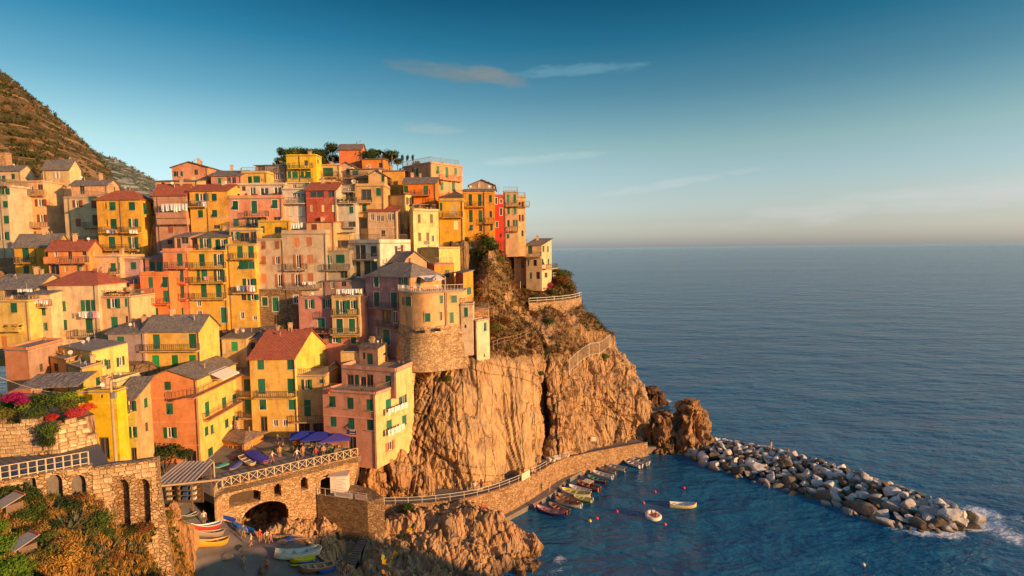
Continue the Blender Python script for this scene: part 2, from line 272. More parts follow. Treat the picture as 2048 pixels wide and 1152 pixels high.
def holed_wall(outer, holes, thick):
    """2D outline with holes -> MB in (u, y, z): front face at y=0, reveals going back to y=thick, back face"""
    mb = MB(); pts = []; edges = []
    for loop in [outer] + holes:
        k = len(pts); pts += [Vector(p) for p in loop]; edges += [(k + i, k + (i + 1) % len(loop)) for i in range(len(loop))]
    vo, _, fo, *_r = delaunay_2d_cdt(pts, edges, [], 0, 1e-5)
    def inside(p, loop):
        c = False; j = len(loop) - 1
        for i in range(len(loop)):
            a, b = loop[i], loop[j]
            if (a[1] > p[1]) != (b[1] > p[1]) and p[0] < (b[0] - a[0]) * (p[1] - a[1]) / (b[1] - a[1]) + a[0]: c = not c
            j = i
        return c
    for f in fo:
        c = sum((vo[i] for i in f), Vector((0, 0))) / len(f)
        if inside(c, outer) and not any(inside(c, h) for h in holes):
            mb.tri(*[(vo[i].x, 0, vo[i].y) for i in f]); mb.tri(*[(vo[i].x, thick, vo[i].y) for i in reversed(f)])
    for loop in [outer] + holes:
        for i in range(len(loop)):
            a, b = loop[i], loop[(i + 1) % len(loop)]; mb.quad((a[0], 0, a[1]), (b[0], 0, b[1]), (b[0], thick, b[1]), (a[0], thick, a[1]))
    return mb
# ------------------------------------------------------------------ houses
FR = {'A': (0, 280, 4.115), 'B': (300, 280, 4.115), 'C': (550, 260, 4.115), 'D': (800, 300, 3.389), 'E': (0, 480, 4.115), 'F': (260, 480, 4.115),
      'G': (500, 430, 4.267), 'H': (700, 430, 3.717), 'I': (0, 640, 3.84), 'J': (270, 640, 3.84), 'K': (560, 640, 3.84), 'L': (340, 850, 3.814), 'M': (0, 880, 4.235), 'N': (0, 0, 1.0)}
def fx(fr, x): return FR[fr][0] + x / FR[fr][2]
def fy(fr, y): return FR[fr][1] + y / FR[fr][2]
SHC = {'': (0.018, 0.125, 0.068), 'G': (0.02, 0.27, 0.09), 'r': (0.23, 0.065, 0.035), 'R': (0.46, 0.17, 0.065), 'b': (0.10, 0.05, 0.025), 'y': (0.75, 0.62, 0.30), 'T': (0.03, 0.28, 0.17), 'B': (0.02, 0.07, 0.06), 'W': (0.75, 0.72, 0.66)}
UM = {}
def unit_meshes():
    mb = MB()          # louvred shutter pair
    for x0 in (-0.5, 0.01):
        x1 = x0 + 0.49; mb.box(x0, x1, -0.02, 0.0, -0.5, 0.5)
        mb.box(x0, x0 + 0.07, -0.045, -0.02, -0.5, 0.5); mb.box(x1 - 0.07, x1, -0.045, -0.02, -0.5, 0.5)
        mb.box(x0 + 0.07, x1 - 0.07, -0.045, -0.02, 0.45, 0.5); mb.box(x0 + 0.07, x1 - 0.07, -0.045, -0.02, -0.5, -0.44); mb.box(x0 + 0.07, x1 - 0.07, -0.045, -0.02, -0.03, 0.03)
        for k in range(5):
            for z in (-0.40 + 0.08 * k, 0.07 + 0.08 * k): mb.quad((x0 + 0.07, -0.042, z), (x1 - 0.07, -0.042, z), (x1 - 0.07, -0.02, z + 0.05), (x0 + 0.07, -0.02, z + 0.05))
    UM['shutter'] = mb.mesh('shutter', 'paint')
    mb = MB(); mb.box(-0.5, 0.5, -0.03, 0.0, -0.5, 0.5)
    for k in range(9): mb.quad((-0.4, -0.055, -0.45 + 0.1 * k), (0.4, -0.055, -0.45 + 0.1 * k), (0.4, -0.03, -0.38 + 0.1 * k), (-0.4, -0.03, -0.38 + 0.1 * k))
    UM['leaf'] = mb.mesh('shutter_leaf', 'paint')
    mb = MB(); mb.box(-0.5, 0.5, -0.01, 0.01, -0.5, 0.5); UM['pane'] = mb.mesh('pane', 'glass')
    mb = MB(); t = 0.09
    mb.box(-0.5, -0.5 + t, -0.04, 0.02, -0.5, 0.5); mb.box(0.5 - t, 0.5, -0.04, 0.02, -0.5, 0.5); mb.box(-0.5 + t, 0.5 - t, -0.04, 0.02, 0.5 - t * 0.7, 0.5); mb.box(-0.5 + t, 0.5 - t, -0.04, 0.02, -0.5, -0.5 + t * 0.8); mb.box(-0.045, 0.045, -0.035, 0.02, -0.5 + t * 0.8, 0.5 - t * 0.7)
    UM['frame'] = mb.mesh('window_frame', 'paint')
    mb = MB(); mb.box(-0.25, 0.25, -0.25, 0.25, 0, 0.9); mb.box(-0.33, 0.33, -0.33, 0.33, 0.9, 1.0); mb.box(-0.18, 0.18, -0.18, 0.18, 1.0, 1.15); mb.box(-0.33, 0.33, -0.33, 0.33, 1.15, 1.22)
    mq = MB(); mq.box(-0.58, 0.58, -0.16, 0.0, -0.06, 0.0); UM['sill'] = mq.mesh('sill', 'plaster')
    mq = MB(); mq.tube([(0, 0, -.1), (0, 0, .75)], .025, 5); mq.tube([(0, -.06, .75), (0, -.14, .78), (0, -.2, .8)], [.06, .25, .36], 10); UM['dish'] = mq.mesh('satellite_dish', 'paint')
    mq = MB(); mq.tube([(0, 0, 0), (0, 0, .7)], .08, 7); mq.tube([(0, 0, .72), (0, 0, .8)], [.15, .05], 7); UM['vent'] = mq.mesh('vent_pipe', 'plaster')
    UM['chimney'] = mb.mesh('chimney', 'plaster')
    for v in range(3):
        mb = MB(); rnd = random.Random(v)
        for i in range(6):
            for j in range(4):
                def q(a, b): return (a / 6 - 0.5, 0.10 * math.sin(a * 1.7 + v * 2) * (b / 4) + rnd.uniform(-.01, .01), -b / 4 * (1 + 0.05 * math.sin(a * 2.0 + v)))
                mb.quad(q(i, j), q(i, j + 1), q(i + 1, j + 1), q(i + 1, j))
        UM['cloth%d' % v] = mb.mesh('cloth', 'cloth', True)
unit_meshes()
FOOT = []
def railing(mb, a, b, h=0.95, step=0.28, t=0.035):
    a, b = Vector(a), Vector(b); n = max(1, int((b - a).length / step)); up = Vector((0, 0, 1))
    mb.bar(a + up * h, b + up * h, 0.05); mb.bar(a + up * 0.08, b + up * 0.08, 0.035)
    for i in range(n + 1): p = a.lerp(b, i / n); mb.bar(p, p + up * h, t if i % 4 else t * 1.5)
def laundry(label, a, b, h, cols, seed=0, group=None):
    """a line between two world points with cloths pegged to it"""
    a, b = Vector(a), Vector(b); d = b - a; th = thing('laundry', label, 'laundry', a, math.atan2(d.y, d.x), group); l = d.length; rnd = random.Random(seed)
    mb = MB(); mb.bar((0, 0, 0), (l, 0, 0), 0.015); obj('clothesline', mb.mesh('clothesline', 'paint'), th, (0.6, 0.6, 0.55)); x = 0.05
    while x < l - 0.25:
        w = min(rnd.uniform(0.45, 0.85), l - x); obj('cloth', UM['cloth%d' % rnd.randrange(3)], th, cols[rnd.randrange(len(cols))], (x + w / 2, 0, -0.01), None, (w, 1, h * rnd.uniform(0.75, 1.1))); x += w + rnd.uniform(0.04, 0.15)
    return th
WHITES = [(0.8, 0.78, 0.76), (0.75, 0.74, 0.76), (0.82, 0.8, 0.74)]
MIXED = WHITES + [(0.6, 0.12, 0.10), (0.12, 0.2, 0.4), (0.7, 0.3, 0.35), (0.15, 0.15, 0.17)]
def house(fr, label, Y, xs, yt, yb, col, roof='flat', rh=1.4, det='', side=None, rc='slate', D=6.0, base=3.0, rcol=(1, 1, 1), name='house', mat='plaster', cat='house', sh='', par=0.35, o=0.3):
    def sat(c): m_ = sum(c) / 3; return tuple(max(0.01, (m_ + (q - m_) * 1.0) * 0.96) for q in c)
    if mat == 'plaster': col = sat(col); side = sat(side) if side else None
    xs = [fx(fr, x) for x in xs]; yt_, yb_ = fy(fr, yt), fy(fr, yb)
    if not isinstance(Y, tuple): Y = (Y, Y)
    A, B = P(xs[0], yb_, Y[0]), P(xs[1], yb_, Y[1]); zt = P(xs[1], yt_, Y[1]).z if not (xs[1] < xs[0]) else 0; zb = B.z
    A.z = B.z = 0
    if len(xs) > 2:
        if len(Y) > 2: C = P(xs[2], yb_, Y[2])
        else:
            d = ray(xs[2], yb_); yc = B.x / (d.x / d.y); yc = min(max(yc, Y[1] + 3), Y[1] + 13); C = Vector((B.x, yc, 0))
    else: C = B + Vector((-(B - A).y, (B - A).x, 0)).normalized() * D
    C.z = 0; zbase = zb - base
    d = B - A; w = d.length; rz = math.atan2(d.y, d.x); ca, sa = math.cos(-rz), math.sin(-rz)
    def loc2(p): q = p - A; return Vector((q.x * ca - q.y * sa, q.x * sa + q.y * ca, 0))
    cl = loc2(C); v = Vector((cl.x - w, cl.y, 0)); h = zt - zbase
    FOOT.append(([(q.x, q.y) for q in (A, B, C, A + C - B)], zb, zt))
    mid = (A + B) / 2
    root = thing(name, label, cat, (A.x, A.y, zbase), rz)
    pos = lambda s, t, z: Vector((s * w + t * v.x, t * v.y, z))
    # ---- details
    faces = [dict(n=Vector((d.y, -d.x, 0)).normalized(), A=A, rz=0.0, l=w, org=Vector((0, 0, 0))), dict(n=Vector(((C - B).y, -(C - B).x, 0)).normalized(), A=B, rz=math.atan2(v.y, v.x), l=v.length, org=Vector((w, 0, 0)))]
    for F in faces: F['holes'] = []; F['u'] = Vector((math.cos(F['rz']), math.sin(F['rz']), 0)); F['in'] = Vector((-F['u'].y, F['u'].x, 0)); F['wu'] = Vector((-F['n'].y, F['n'].x, 0))
    def hit(F, x, y):
        p = Pplane(fx(fr, x), fy(fr, y), F['A'], F['n']); return ((p - F['A']).dot(F['wu']), p.z - zbase)
    def place(F, u, z, out=0.0): return F['org'] + F['u'] * u - F['in'] * out + Vector((0, 0, z))
    for item in [i.strip() for i in det.split(';') if i.strip()]:
        tk = item.split(); F = faces[0]
        if tk[0] == '1': F = faces[1]; tk = tk[1:]
        k = tk[0]; nums = lambda s: [float(q) for q in s.split(',')]
        if k in 'sdowk':
            W_, H_ = nums(tk[3]) if len(tk) > 3 and tk[3][0].isdigit() else ((48, 75) if k != 'd' else (45, 105)); fl = tk[4] if len(tk) > 4 else (tk[3] if len(tk) > 3 and not tk[3][0].isdigit() else ''); trim = 't' in fl; sc = SHC[fl.replace('t', '') or sh]
            for x in nums(tk[1]):
                for y in nums(tk[2]):
                    u, z = hit(F, x, y); u0, z0 = hit(F, x - W_ / 2, y + H_ / 2); u1, z1 = hit(F, x + W_ / 2, y - H_ / 2); ww, hh = abs(u1 - u0), abs(z1 - z0); z = (z0 + z1) / 2; u = (u0 + u1) / 2
                    if u - ww / 2 < 0.05 or u + ww / 2 > F['l'] - 0.05: u = min(max(u, ww / 2 + 0.06), F['l'] - ww / 2 - 0.06)
                    if ww > F['l'] - 0.15 or z + hh / 2 > h - 0.05: continue
                    F['holes'].append((u - ww / 2, u + ww / 2, z - hh / 2, z + hh / 2)); rot = (0, 0, F['rz'])
                    if k in 'sd':
                        oo = obj('shutter' if k == 's' else 'door', UM['shutter'], root, sc, place(F, u, z, -0.06), rot, (ww - 0.01, 1, hh - 0.01))
                        po = oo; rj = random.Random(int(u * 131 + z * 17 + Y[0])); f_ = rj.uniform(.65, 1.45); oo.color = (sc[0] * f_, sc[1] * f_, sc[2] * f_ * rj.uniform(.8, 1.3), 1)
                        if k == 's' and rj.random() < .3 and ww > .6: obj('shutter_flap', UM['leaf'], oo, oo.color[:3], (0.26 * rj.choice((-1, 1)), -0.17, -0.22), (-.55, 0, 0), (.46, 1, .46))
                    else:
                        po = obj('window', UM['frame'], root, SHC['W'] if k != 'k' else (0.16, 0.11, 0.08), place(F, u, z, -0.12), rot, (ww - 0.01, 1, hh - 0.01)); obj('pane', UM['pane'], po, None, (0, 0.03, 0), None, (0.98, 1, 0.98))  # kind k also paints the shade inside open loggias and doorways as dark pane
                        if k == 'o':
                            for sg in (-1, 1):
                                q = random.Random(int(u * 99 + z * 7 + sg)).uniform(0.0, 0.25)
                                obj('shutter', UM['leaf'], po, sc, (sg * (0.5 + 0.30), -0.125 - q * 0.2, 0), (0, 0, sg * q * 0.5), (0.56, 1, 1.0))
                    if k in 'sow' and hh > .5 and not trim: obj('sill', UM['sill'], po, (0.62, 0.52, 0.40), (0, -0.07 if k == 's' else -0.12, -0.5), None, (1, 1, 1 / hh))
                    if trim:
                        mb = MB(); b = 0.11; mb.box(-ww / 2 - b, -ww / 2, -0.03, 0.0, -hh / 2 - b, hh / 2 + b); mb.box(ww / 2, ww / 2 + b, -0.03, 0, -hh / 2 - b, hh / 2 + b); mb.box(-ww / 2, ww / 2, -0.03, 0, hh / 2, hh / 2 + b); mb.box(-ww / 2, ww / 2, -0.05, 0, -hh / 2 - b, -hh / 2)
                        obj('surround', mb.mesh('surround', 'plaster'), root, (0.8, 0.72, 0.6), place(F, u, z, 0.002), rot)
        elif k in 'bB':
            x0, x1 = nums(tk[1]); u0, z = hit(F, x0, float(tk[2])); u1, _ = hit(F, x1, float(tk[2])); dp = 0.95; mb = MB(); mb.box(0, u1 - u0, -dp, 0, -0.14, 0)
            for q in np.linspace(0.2, u1 - u0 - 0.2, 3): mb.box(q - 0.06, q + 0.06, -dp * 0.7, 0, -0.3, -0.14)
            bo = obj('balcony', mb.mesh('balcony', 'plaster'), root, tuple(c * 0.85 for c in col), place(F, u0, z, 0.003), (0, 0, F['rz'])); m2 = MB(); L_ = u1 - u0
            if k == 'b':
                railing(m2, (0.03, -dp + 0.04, 0), (L_ - 0.03, -dp + 0.04, 0)); railing(m2, (0.03, -0.02, 0), (0.03, -dp + 0.04, 0)); railing(m2, (L_ - 0.03, -0.02, 0), (L_ - 0.03, -dp + 0.04, 0))
                obj('railing', m2.mesh('railing', 'paint'), bo, (0.12, 0.10, 0.085))
            else:
                m2.box(0, L_, -dp, -dp + 0.12, 0.002, 0.95); m2.box(0, 0.12, -dp + 0.12, 0, 0.002, 0.95); m2.box(L_ - 0.12, L_, -dp + 0.12, 0, 0.002, 0.95); obj('parapet', m2.mesh('parapet', 'plaster'), bo, tuple(c * 0.95 for c in col))
        elif k == 'p':
            u, _ = hit(F, float(tk[1]), (yt + yb) / 2); mb = MB(); mb.tube([(0, 0, 0), (0, 0, h - 0.1)], 0.06, 6); obj('drainpipe', mb.mesh('drainpipe', 'paint'), root, (0.22, 0.15, 0.11), place(F, u, 0.0, 0.08), (0, 0, F['rz']))
        elif k == 'c':
            _, z = hit(F, (xs[0] - FR[fr][0]) * FR[fr][2] + 1, float(tk[1])); mb = MB(); mb.box(-0.02, F['l'] + 0.02, -0.08, 0.0, -0.09, 0.09); obj('string_course', mb.mesh('string_course', 'plaster'), root, tuple(min(1, c * 1.1 + 0.05) for c in col), place(F, 0, z, 0.002), (0, 0, F['rz']))
        elif k in 'lm':
            x0, x1 = nums(tk[1]); y, hh = nums(tk[2]); pa = Pplane(fx(fr, x0), fy(fr, y), F['A'] + F['n'] * 1.0, F['n']); pb = Pplane(fx(fr, x1), fy(fr, y), F['A'] + F['n'] * 1.0, F['n']); _, za = hit(F, x0, y); _, z2 = hit(F, x0, y + hh)
            laundry(' '.join(tk[3:]), pa, pb, za - z2, WHITES if k == 'l' else MIXED, int(x0))
        elif k == 'a':      # awning
            x0, x1 = nums(tk[1]); y, drop = nums(tk[2]); u0, z = hit(F, x0, y); u1, _ = hit(F, x1, y); _, z2 = hit(F, x0, y + drop); mb = MB(); q = 1.9
            mb.quad((0, 0, 0), (u1 - u0, 0, 0), (u1 - u0, -q, z2 - z), (0, -q, z2 - z)); mb.quad((0, -q, z2 - z), (u1 - u0, -q, z2 - z), (u1 - u0, -q - 0.01, z2 - z - 0.18), (0, -q - 0.01, z2 - z - 0.18)); mb.bar((0.05, 0, z2 - z), (0.05, -q, z2 - z), 0.04); mb.bar((u1 - u0 - 0.05, 0, z2 - z), (u1 - u0 - 0.05, -q, z2 - z), 0.04)
            obj('awning', mb.mesh('awning', 'cloth'), root, (0.75, 0.66, 0.56), place(F, u0, z, 0.004), (0, 0, F['rz']))
    # ---- walls
    def wall_face(mb, F, top=None):
        H = F['holes']; us = sorted({0.0, F['l'], *[q for e in H for q in e[:2]]}); zs = sorted({0.0, h, *[q for e in H for q in e[2:]]}); g = lambda u, z, q=0.0: F['org'] + F['u'] * u + F['in'] * q + Vector((0, 0, z))
        for i in range(len(us) - 1):
            for j in range(len(zs) - 1):
                um, zm = (us[i] + us[i + 1]) / 2, (zs[j] + zs[j + 1]) / 2
                if any(e[0] < um < e[1] and e[2] < zm < e[3] for e in H): continue
                mb.quad(g(us[i], zs[j]), g(us[i + 1], zs[j]), g(us[i + 1], zs[j + 1]), g(us[i], zs[j + 1]))
        for a, b, c, e in H:
            r = 0.22
            mb.quad(g(a, c), g(a, e), g(a, e, r), g(a, c, r)); mb.quad(g(b, c), g(b, c, r), g(b, e, r), g(b, e)); mb.quad(g(a, c), g(a, c, r), g(b, c, r), g(b, c)); mb.quad(g(a, e), g(b, e), g(b, e, r), g(a, e, r)); mb.quad(g(a, c, r), g(a, e, r), g(b, e, r), g(b, c, r))
    mb, ms = MB(), MB(); wall_face(mb, faces[0]); wall_face(ms if side else mb, faces[1]); sm = ms if side else mb
    mb.quad(pos(1, 1, 0), pos(0, 1, 0), pos(0, 1, h), pos(1, 1, h)); mb.quad(pos(0, 1, 0), pos(0, 0, 0), pos(0, 0, h), pos(0, 1, h))
    ro = MB(); th = 0.14; ow, od = o / w, o / max(v.length, 1)
    def slab(*q):
        n = len(q); lo = [p - Vector((0, 0, th)) for p in q]
        if n == 4: ro.quad(*q); ro.quad(*reversed(lo))
        else: ro.tri(*q); ro.tri(*reversed(lo))
        for i in range(n): ro.quad(lo[i], lo[(i + 1) % n], q[(i + 1) % n], q[i])
    e = 0.16
    if roof == 'gx':
        z = lambda t: h + e + rh * (1 - abs(t - 0.5) * 2)
        slab(pos(-ow, -od, z(-od)), pos(1 + ow, -od, z(-od)), pos(1 + ow, 0.5, z(0.5)), pos(-ow, 0.5, z(0.5))); slab(pos(-ow, 0.5, z(0.5)), pos(1 + ow, 0.5, z(0.5)), pos(1 + ow, 1 + od, z(1 + od)), pos(-ow, 1 + od, z(1 + od)))
        sm.tri(pos(1, 0, h), pos(1, 1, h), pos(1, 0.5, h + rh)); mb.tri(pos(0, 1, h), pos(0, 0, h), pos(0, 0.5, h + rh)); zr = lambda s, t: z(t)
        cp = MB(); nn = int(w / 0.4)
        for i in range(nn): a, b = pos(-ow + (1 + 2 * ow) * i / nn, 0.5, z(0.5) + 0.03), pos(-ow + (1 + 2 * ow) * (i + 0.93) / nn, 0.5, z(0.5) + 0.03); cp.bar(a, b, 0.22, 0.12)
    elif roof == 'gy':
        z = lambda s: h + e + rh * (1 - abs(s - 0.5) * 2)
        slab(pos(-ow, -od, z(-ow)), pos(0.5, -od, z(0.5)), pos(0.5, 1 + od, z(0.5)), pos(-ow, 1 + od, z(-ow))); slab(pos(0.5, -od, z(0.5)), pos(1 + ow, -od, z(1 + ow)), pos(1 + ow, 1 + od, z(1 + ow)), pos(0.5, 1 + od, z(0.5)))
        mb.tri(pos(0, 0, h), pos(1, 0, h), pos(0.5, 0, h + rh)); mb.tri(pos(1, 1, h), pos(0, 1, h), pos(0.5, 1, h + rh)); zr = lambda s, t: z(s)
    elif roof == 'hip':
        q0, q1 = 0.3, 0.7; z0 = h + e - rh * od * 2; za = h + e + rh; a, b, c, dd = pos(-ow, -od, z0), pos(1 + ow, -od, z0), pos(1 + ow, 1 + od, z0), pos(-ow, 1 + od, z0); r0, r1 = pos(q0, 0.5, za), pos(q1, 0.5, za)
        slab(a, b, r1, r0); slab(b, c, r1); slab(c, dd, r0, r1); slab(dd, a, r0); zr = lambda s, t: za - 0.1
    elif roof in ('shed', 'shedr'):
        z = (lambda s, t: h + e + rh * t) if roof == 'shed' else (lambda s, t: h + e + rh * s)
        slab(*[pos(s, t, z(s, t)) for s, t in ((-ow, -od), (1 + ow, -od), (1 + ow, 1 + od), (-ow, 1 + od))]); zr = z; zz = lambda s, t: z(s, t) - e
        sm.quad(pos(1, 0, h), pos(1, 1, h), pos(1, 1, zz(1, 1)), pos(1, 0, zz(1, 0) + 1e-4)); mb.quad(pos(0, 1, h), pos(0, 0, h), pos(0, 0, zz(0, 0) + 1e-4), pos(0, 1, zz(0, 1))); mb.quad(pos(1, 1, h), pos(0, 1, h), pos(0, 1, zz(0, 1)), pos(1, 1, zz(1, 1))); mb.quad(pos(0, 0, h), pos(1, 0, h), pos(1, 0, zz(1, 0) + 1e-4), pos(0, 0, zz(0, 0) + 1e-4))
    else:
        zr = lambda s, t: h + 0.05; q = 0.10 / w; q2 = 0.10 / max(v.length, 1)
        slab(pos(-q, -q2, h + 0.10), pos(1 + q, -q2, h + 0.10), pos(1 + q, 1 + q2, h + 0.10), pos(-q, 1 + q2, h + 0.10))
        if par:
            pa = MB(); ring = [pos(0, 0, 0), pos(1, 0, 0), pos(1, 1, 0), pos(0, 1, 0)]
            for i in range(4):
                a, b = ring[i], ring[(i + 1) % 4]; dd = (b - a).normalized() * 0.09; pa.bar(a + dd + Vector((0, 0, h + 0.104 + par / 2)), b - dd + Vector((0, 0, h + 0.104 + par / 2)), 0.18, par)
            obj('parapet', pa.mesh('parapet', mat), root, col)
        if rh > 0:
            m2 = MB(); railing(m2, pos(0.01, 0.02, h + 0.1 + par), pos(0.99, 0.02, h + 0.1 + par), rh); railing(m2, pos(0.99, 0.02, h + 0.1 + par), pos(0.99, 0.9, h + 0.1 + par), rh); obj('railing', m2.mesh('railing', 'paint'), root, (0.22, 0.17, 0.13))
    rr = obj('roof', ro.mesh('roof', rc if roof != 'flat' else 'concrete'), root, rcol)
    if roof == 'gx' and rc == 'tile': obj('ridge_tiles', cp.mesh('ridge_tiles', 'tile'), rr)
    if roof != 'flat':
        rnd = random.Random(int(zt * 100 + w * 37)); s, t = rnd.uniform(0.15, 0.85), 0.5 if roof == 'gx' else rnd.uniform(0.45, 0.8)
        if roof == 'gy': s = 0.5
        if min(w, v.length) > 3: obj('chimney', UM['chimney'], rr, (0.62, 0.42, 0.26), pos(s, t, zr(s, t) - 0.25), (0, 0, 0.2), (rnd.uniform(.8, 1.2), rnd.uniform(.8, 1.2), rnd.uniform(0.8, 1.3)))
    else:
        rnd = random.Random(int(zt * 100 + w * 37))
        if rnd.random() < 0.7 and w > 4: obj('chimney', UM['chimney'], rr, (0.62, 0.42, 0.26), pos(rnd.uniform(0.2, 0.8), 0.75, h), None, (1, 1, rnd.uniform(0.8, 1.2)))
        if rnd.random() < 0.6:
            m2 = MB(); m2.tube([(0, 0, 0), (0, 0, 2.4)], 0.025, 5)
            for q in (1.7, 2.0, 2.3): m2.bar((-0.35, 0, q), (0.35, 0, q), 0.02)
            obj('antenna', m2.mesh('antenna', 'paint'), rr, (0.3, 0.28, 0.26), pos(rnd.uniform(0.2, 0.8), 0.8, h))
    if w > 4.2 and ' p ' not in ' ' + det: q = place(faces[0], w - .18, 0.0, 0.08); m2 = MB(); m2.tube([(0, 0, 0), (0, 0, h - .05)], .055, 6); obj('drainpipe', m2.mesh('drainpipe', 'paint'), root, (0.30, 0.20, 0.14), q)
    rnd = random.Random(int(zb * 91 + w * 13)); rsum = rnd.random()
    if w > 3.5 and h > 3:
        for q_ in range(1 + (rsum > .5)): s_, t_ = rnd.uniform(.1, .9), rnd.uniform(.3, .7); obj('satellite_dish', UM['dish'], rr, (.62, .58, .52), pos(s_, t_, zr(s_, t_) + .02), (0, 0, rnd.uniform(-1, 1)), (rnd.uniform(.5, .75),) * 3)
        s_, t_ = rnd.uniform(.1, .9), rnd.uniform(.3, .7); obj('vent_pipe', UM['vent'], rr, (.45, .3, .2), pos(s_, t_, zr(s_, t_) - .1))
        if roof != 'flat' and rsum < .6 and min(w, v.length) > 3.5: s_ = rnd.uniform(.15, .85) if roof != 'gy' else .5; t_ = .5 if roof == 'gx' else .65; obj('chimney', UM['chimney'], rr, (0.5, 0.36, 0.25), pos(s_, t_, zr(s_, t_) - .3), None, (.7, .7, .8))
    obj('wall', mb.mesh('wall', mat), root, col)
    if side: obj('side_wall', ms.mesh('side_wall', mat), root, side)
    return root
YEL, YEL2, CREAM, ORG, COR, PINK, MAUV, TAN, WHT = (0.82, 0.46, 0.075), (0.84, 0.60, 0.16), (0.80, 0.62, 0.38), (0.82, 0.36, 0.07), (0.82, 0.28, 0.11), (0.78, 0.37, 0.28), (0.50, 0.30, 0.29), (0.64, 0.44, 0.23), (0.80, 0.70, 0.55)
# --- far left upper group
house('A', 'slate roofed house at the left edge below terraced hillside', 112, [-60, 180, 245], 250, 400, (0.76, 0.52, 0.30), 'gx', 1.1, 'o 10 320 30,55; s 108 300 25,45')
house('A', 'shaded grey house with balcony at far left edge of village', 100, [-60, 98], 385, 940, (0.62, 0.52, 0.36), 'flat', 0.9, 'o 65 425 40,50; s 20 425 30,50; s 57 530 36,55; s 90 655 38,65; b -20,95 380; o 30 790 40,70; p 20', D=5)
house('A', 'peach house with dark red shutters and laundry balcony left of tall house', 105, [100, 388], 345, 850, (0.80, 0.50, 0.25), 'flat', 0.0, 'w 258 415 28,75; k 340 388 40,45; b 260,385 455; c 465; o 215,335 517 40,60; o 225,350 645 36,65; o 262 780 32,55; b 110,265 597; b 265,410 718; l 112,215 548,40 white sheets drying on the balcony of the peach house far left; p 190; s 160 800 30,60 ', sh='r', par=0.2)
house('A', 'tall cream house with paired slit windows and grey gable roof', 110, [385, 605, 690], 235, 760, (0.80, 0.58, 0.31), 'gx', 1.9, 'o 470 290 18,56 W; o 478 415 18,56 W; o 490 535 36,60; o 497 655 36,60; p 392', sh='r')
house('A', 'small set-back penthouse with chimney above cream terrace, left', 105, [590, 890, 985], 368, 480, (0.80, 0.46, 0.26), 'gx', 1.0, 'k 675 410 36,70; s 858 400 36,60 ; 1 s 940 402 14,30')
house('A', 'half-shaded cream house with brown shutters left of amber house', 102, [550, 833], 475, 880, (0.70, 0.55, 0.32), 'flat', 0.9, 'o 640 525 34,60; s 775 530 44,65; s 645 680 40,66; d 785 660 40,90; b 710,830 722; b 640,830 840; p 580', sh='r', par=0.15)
house('A', 'amber house with red hip roof and two rows of balconies', 97, [825, 1185, 1290], 482, 1000, YEL, 'hip', 1.5, 'k 870 540 10,55; s 925,1085 544 48,68; k 880 680 10,55; d 935 690 46,82; o 1100 682 32,70; d 922 845 46,98; o 1100 845 32,98; o 1105 955 36,60; b 840,990 762; b 1020,1160 762; b 850,1160 907; p 1003; m 870,965 742,28 red and white laundry on left balcony of amber house; l 1060,1140 738,32 white towels on right balcony of amber house; 1 s 1190 565 16,90; 1 s 1250 550 14,60', rc='tile')
house('A', 'ochre house with grey sloping roof beside dark garden, far left', 92, [135, 480, 600], 868, 1140, (0.78, 0.42, 0.06), 'gx', 1.9, 'd 212 945 45,118; s 400 927 40,78; d 218 1075 40,82; b 155,290 1010; p 300')
house('A', 'small orange house with red tiled roof and loggia balcony', 88, [410, 740, 845], 902, 1150, (0.84, 0.34, 0.12), 'gx', 1.4, 'w 460 940 18,38 t; k 575 950 30,62; k 695 930 40,36; B 400,500 1010; b 500,735 1010; s 658 1060 42,62 ; w 542 1065 18,45; k 450 1065 70,90; 1 w 775 935 16,30', rc='tile')
house('A', 'flat roofed peach house with green door behind red roof', 89.5, [740, 1000], 962, 1190, (0.80, 0.50, 0.28), 'flat', 0.0, 's 932 1048 38,70; b 800,990 1105; s 993 1040 12,60', par=0.3)
house('E', 'small mauve house squeezed between peach and coral houses', 90.5, [1000, 1168], 162, 420, (0.56, 0.36, 0.37), 'flat', 0.0, 's 1098 212 42,60; s 1108 338 36,40; s 1010 360 14,60', par=0.2)
house('F', 'brick-brown house with twin narrow doors under grey roof', 91, [130, 312], 152, 330, (0.52, 0.25, 0.17), 'shed', 0.8, 'd 185,242 225 34,90')
house('F', 'coral red house with long balcony and corner parapet', 86, [105, 335], 292, 705, (0.84, 0.27, 0.085), 'flat', 0.0, 's 170 350 32,88; s 287 347 34,86; d 298 462 40,92; s 98,212 588 38,60; b 60,335 525; p 330; c 300', par=0.5)
house('F', 'low coral annex with parapet left of coral red house', 87, [15, 108], 400, 705, (0.84, 0.27, 0.085), 'flat', 0.0, 'o 78 470 26,80; s 85 588 28,50', par=0.6)
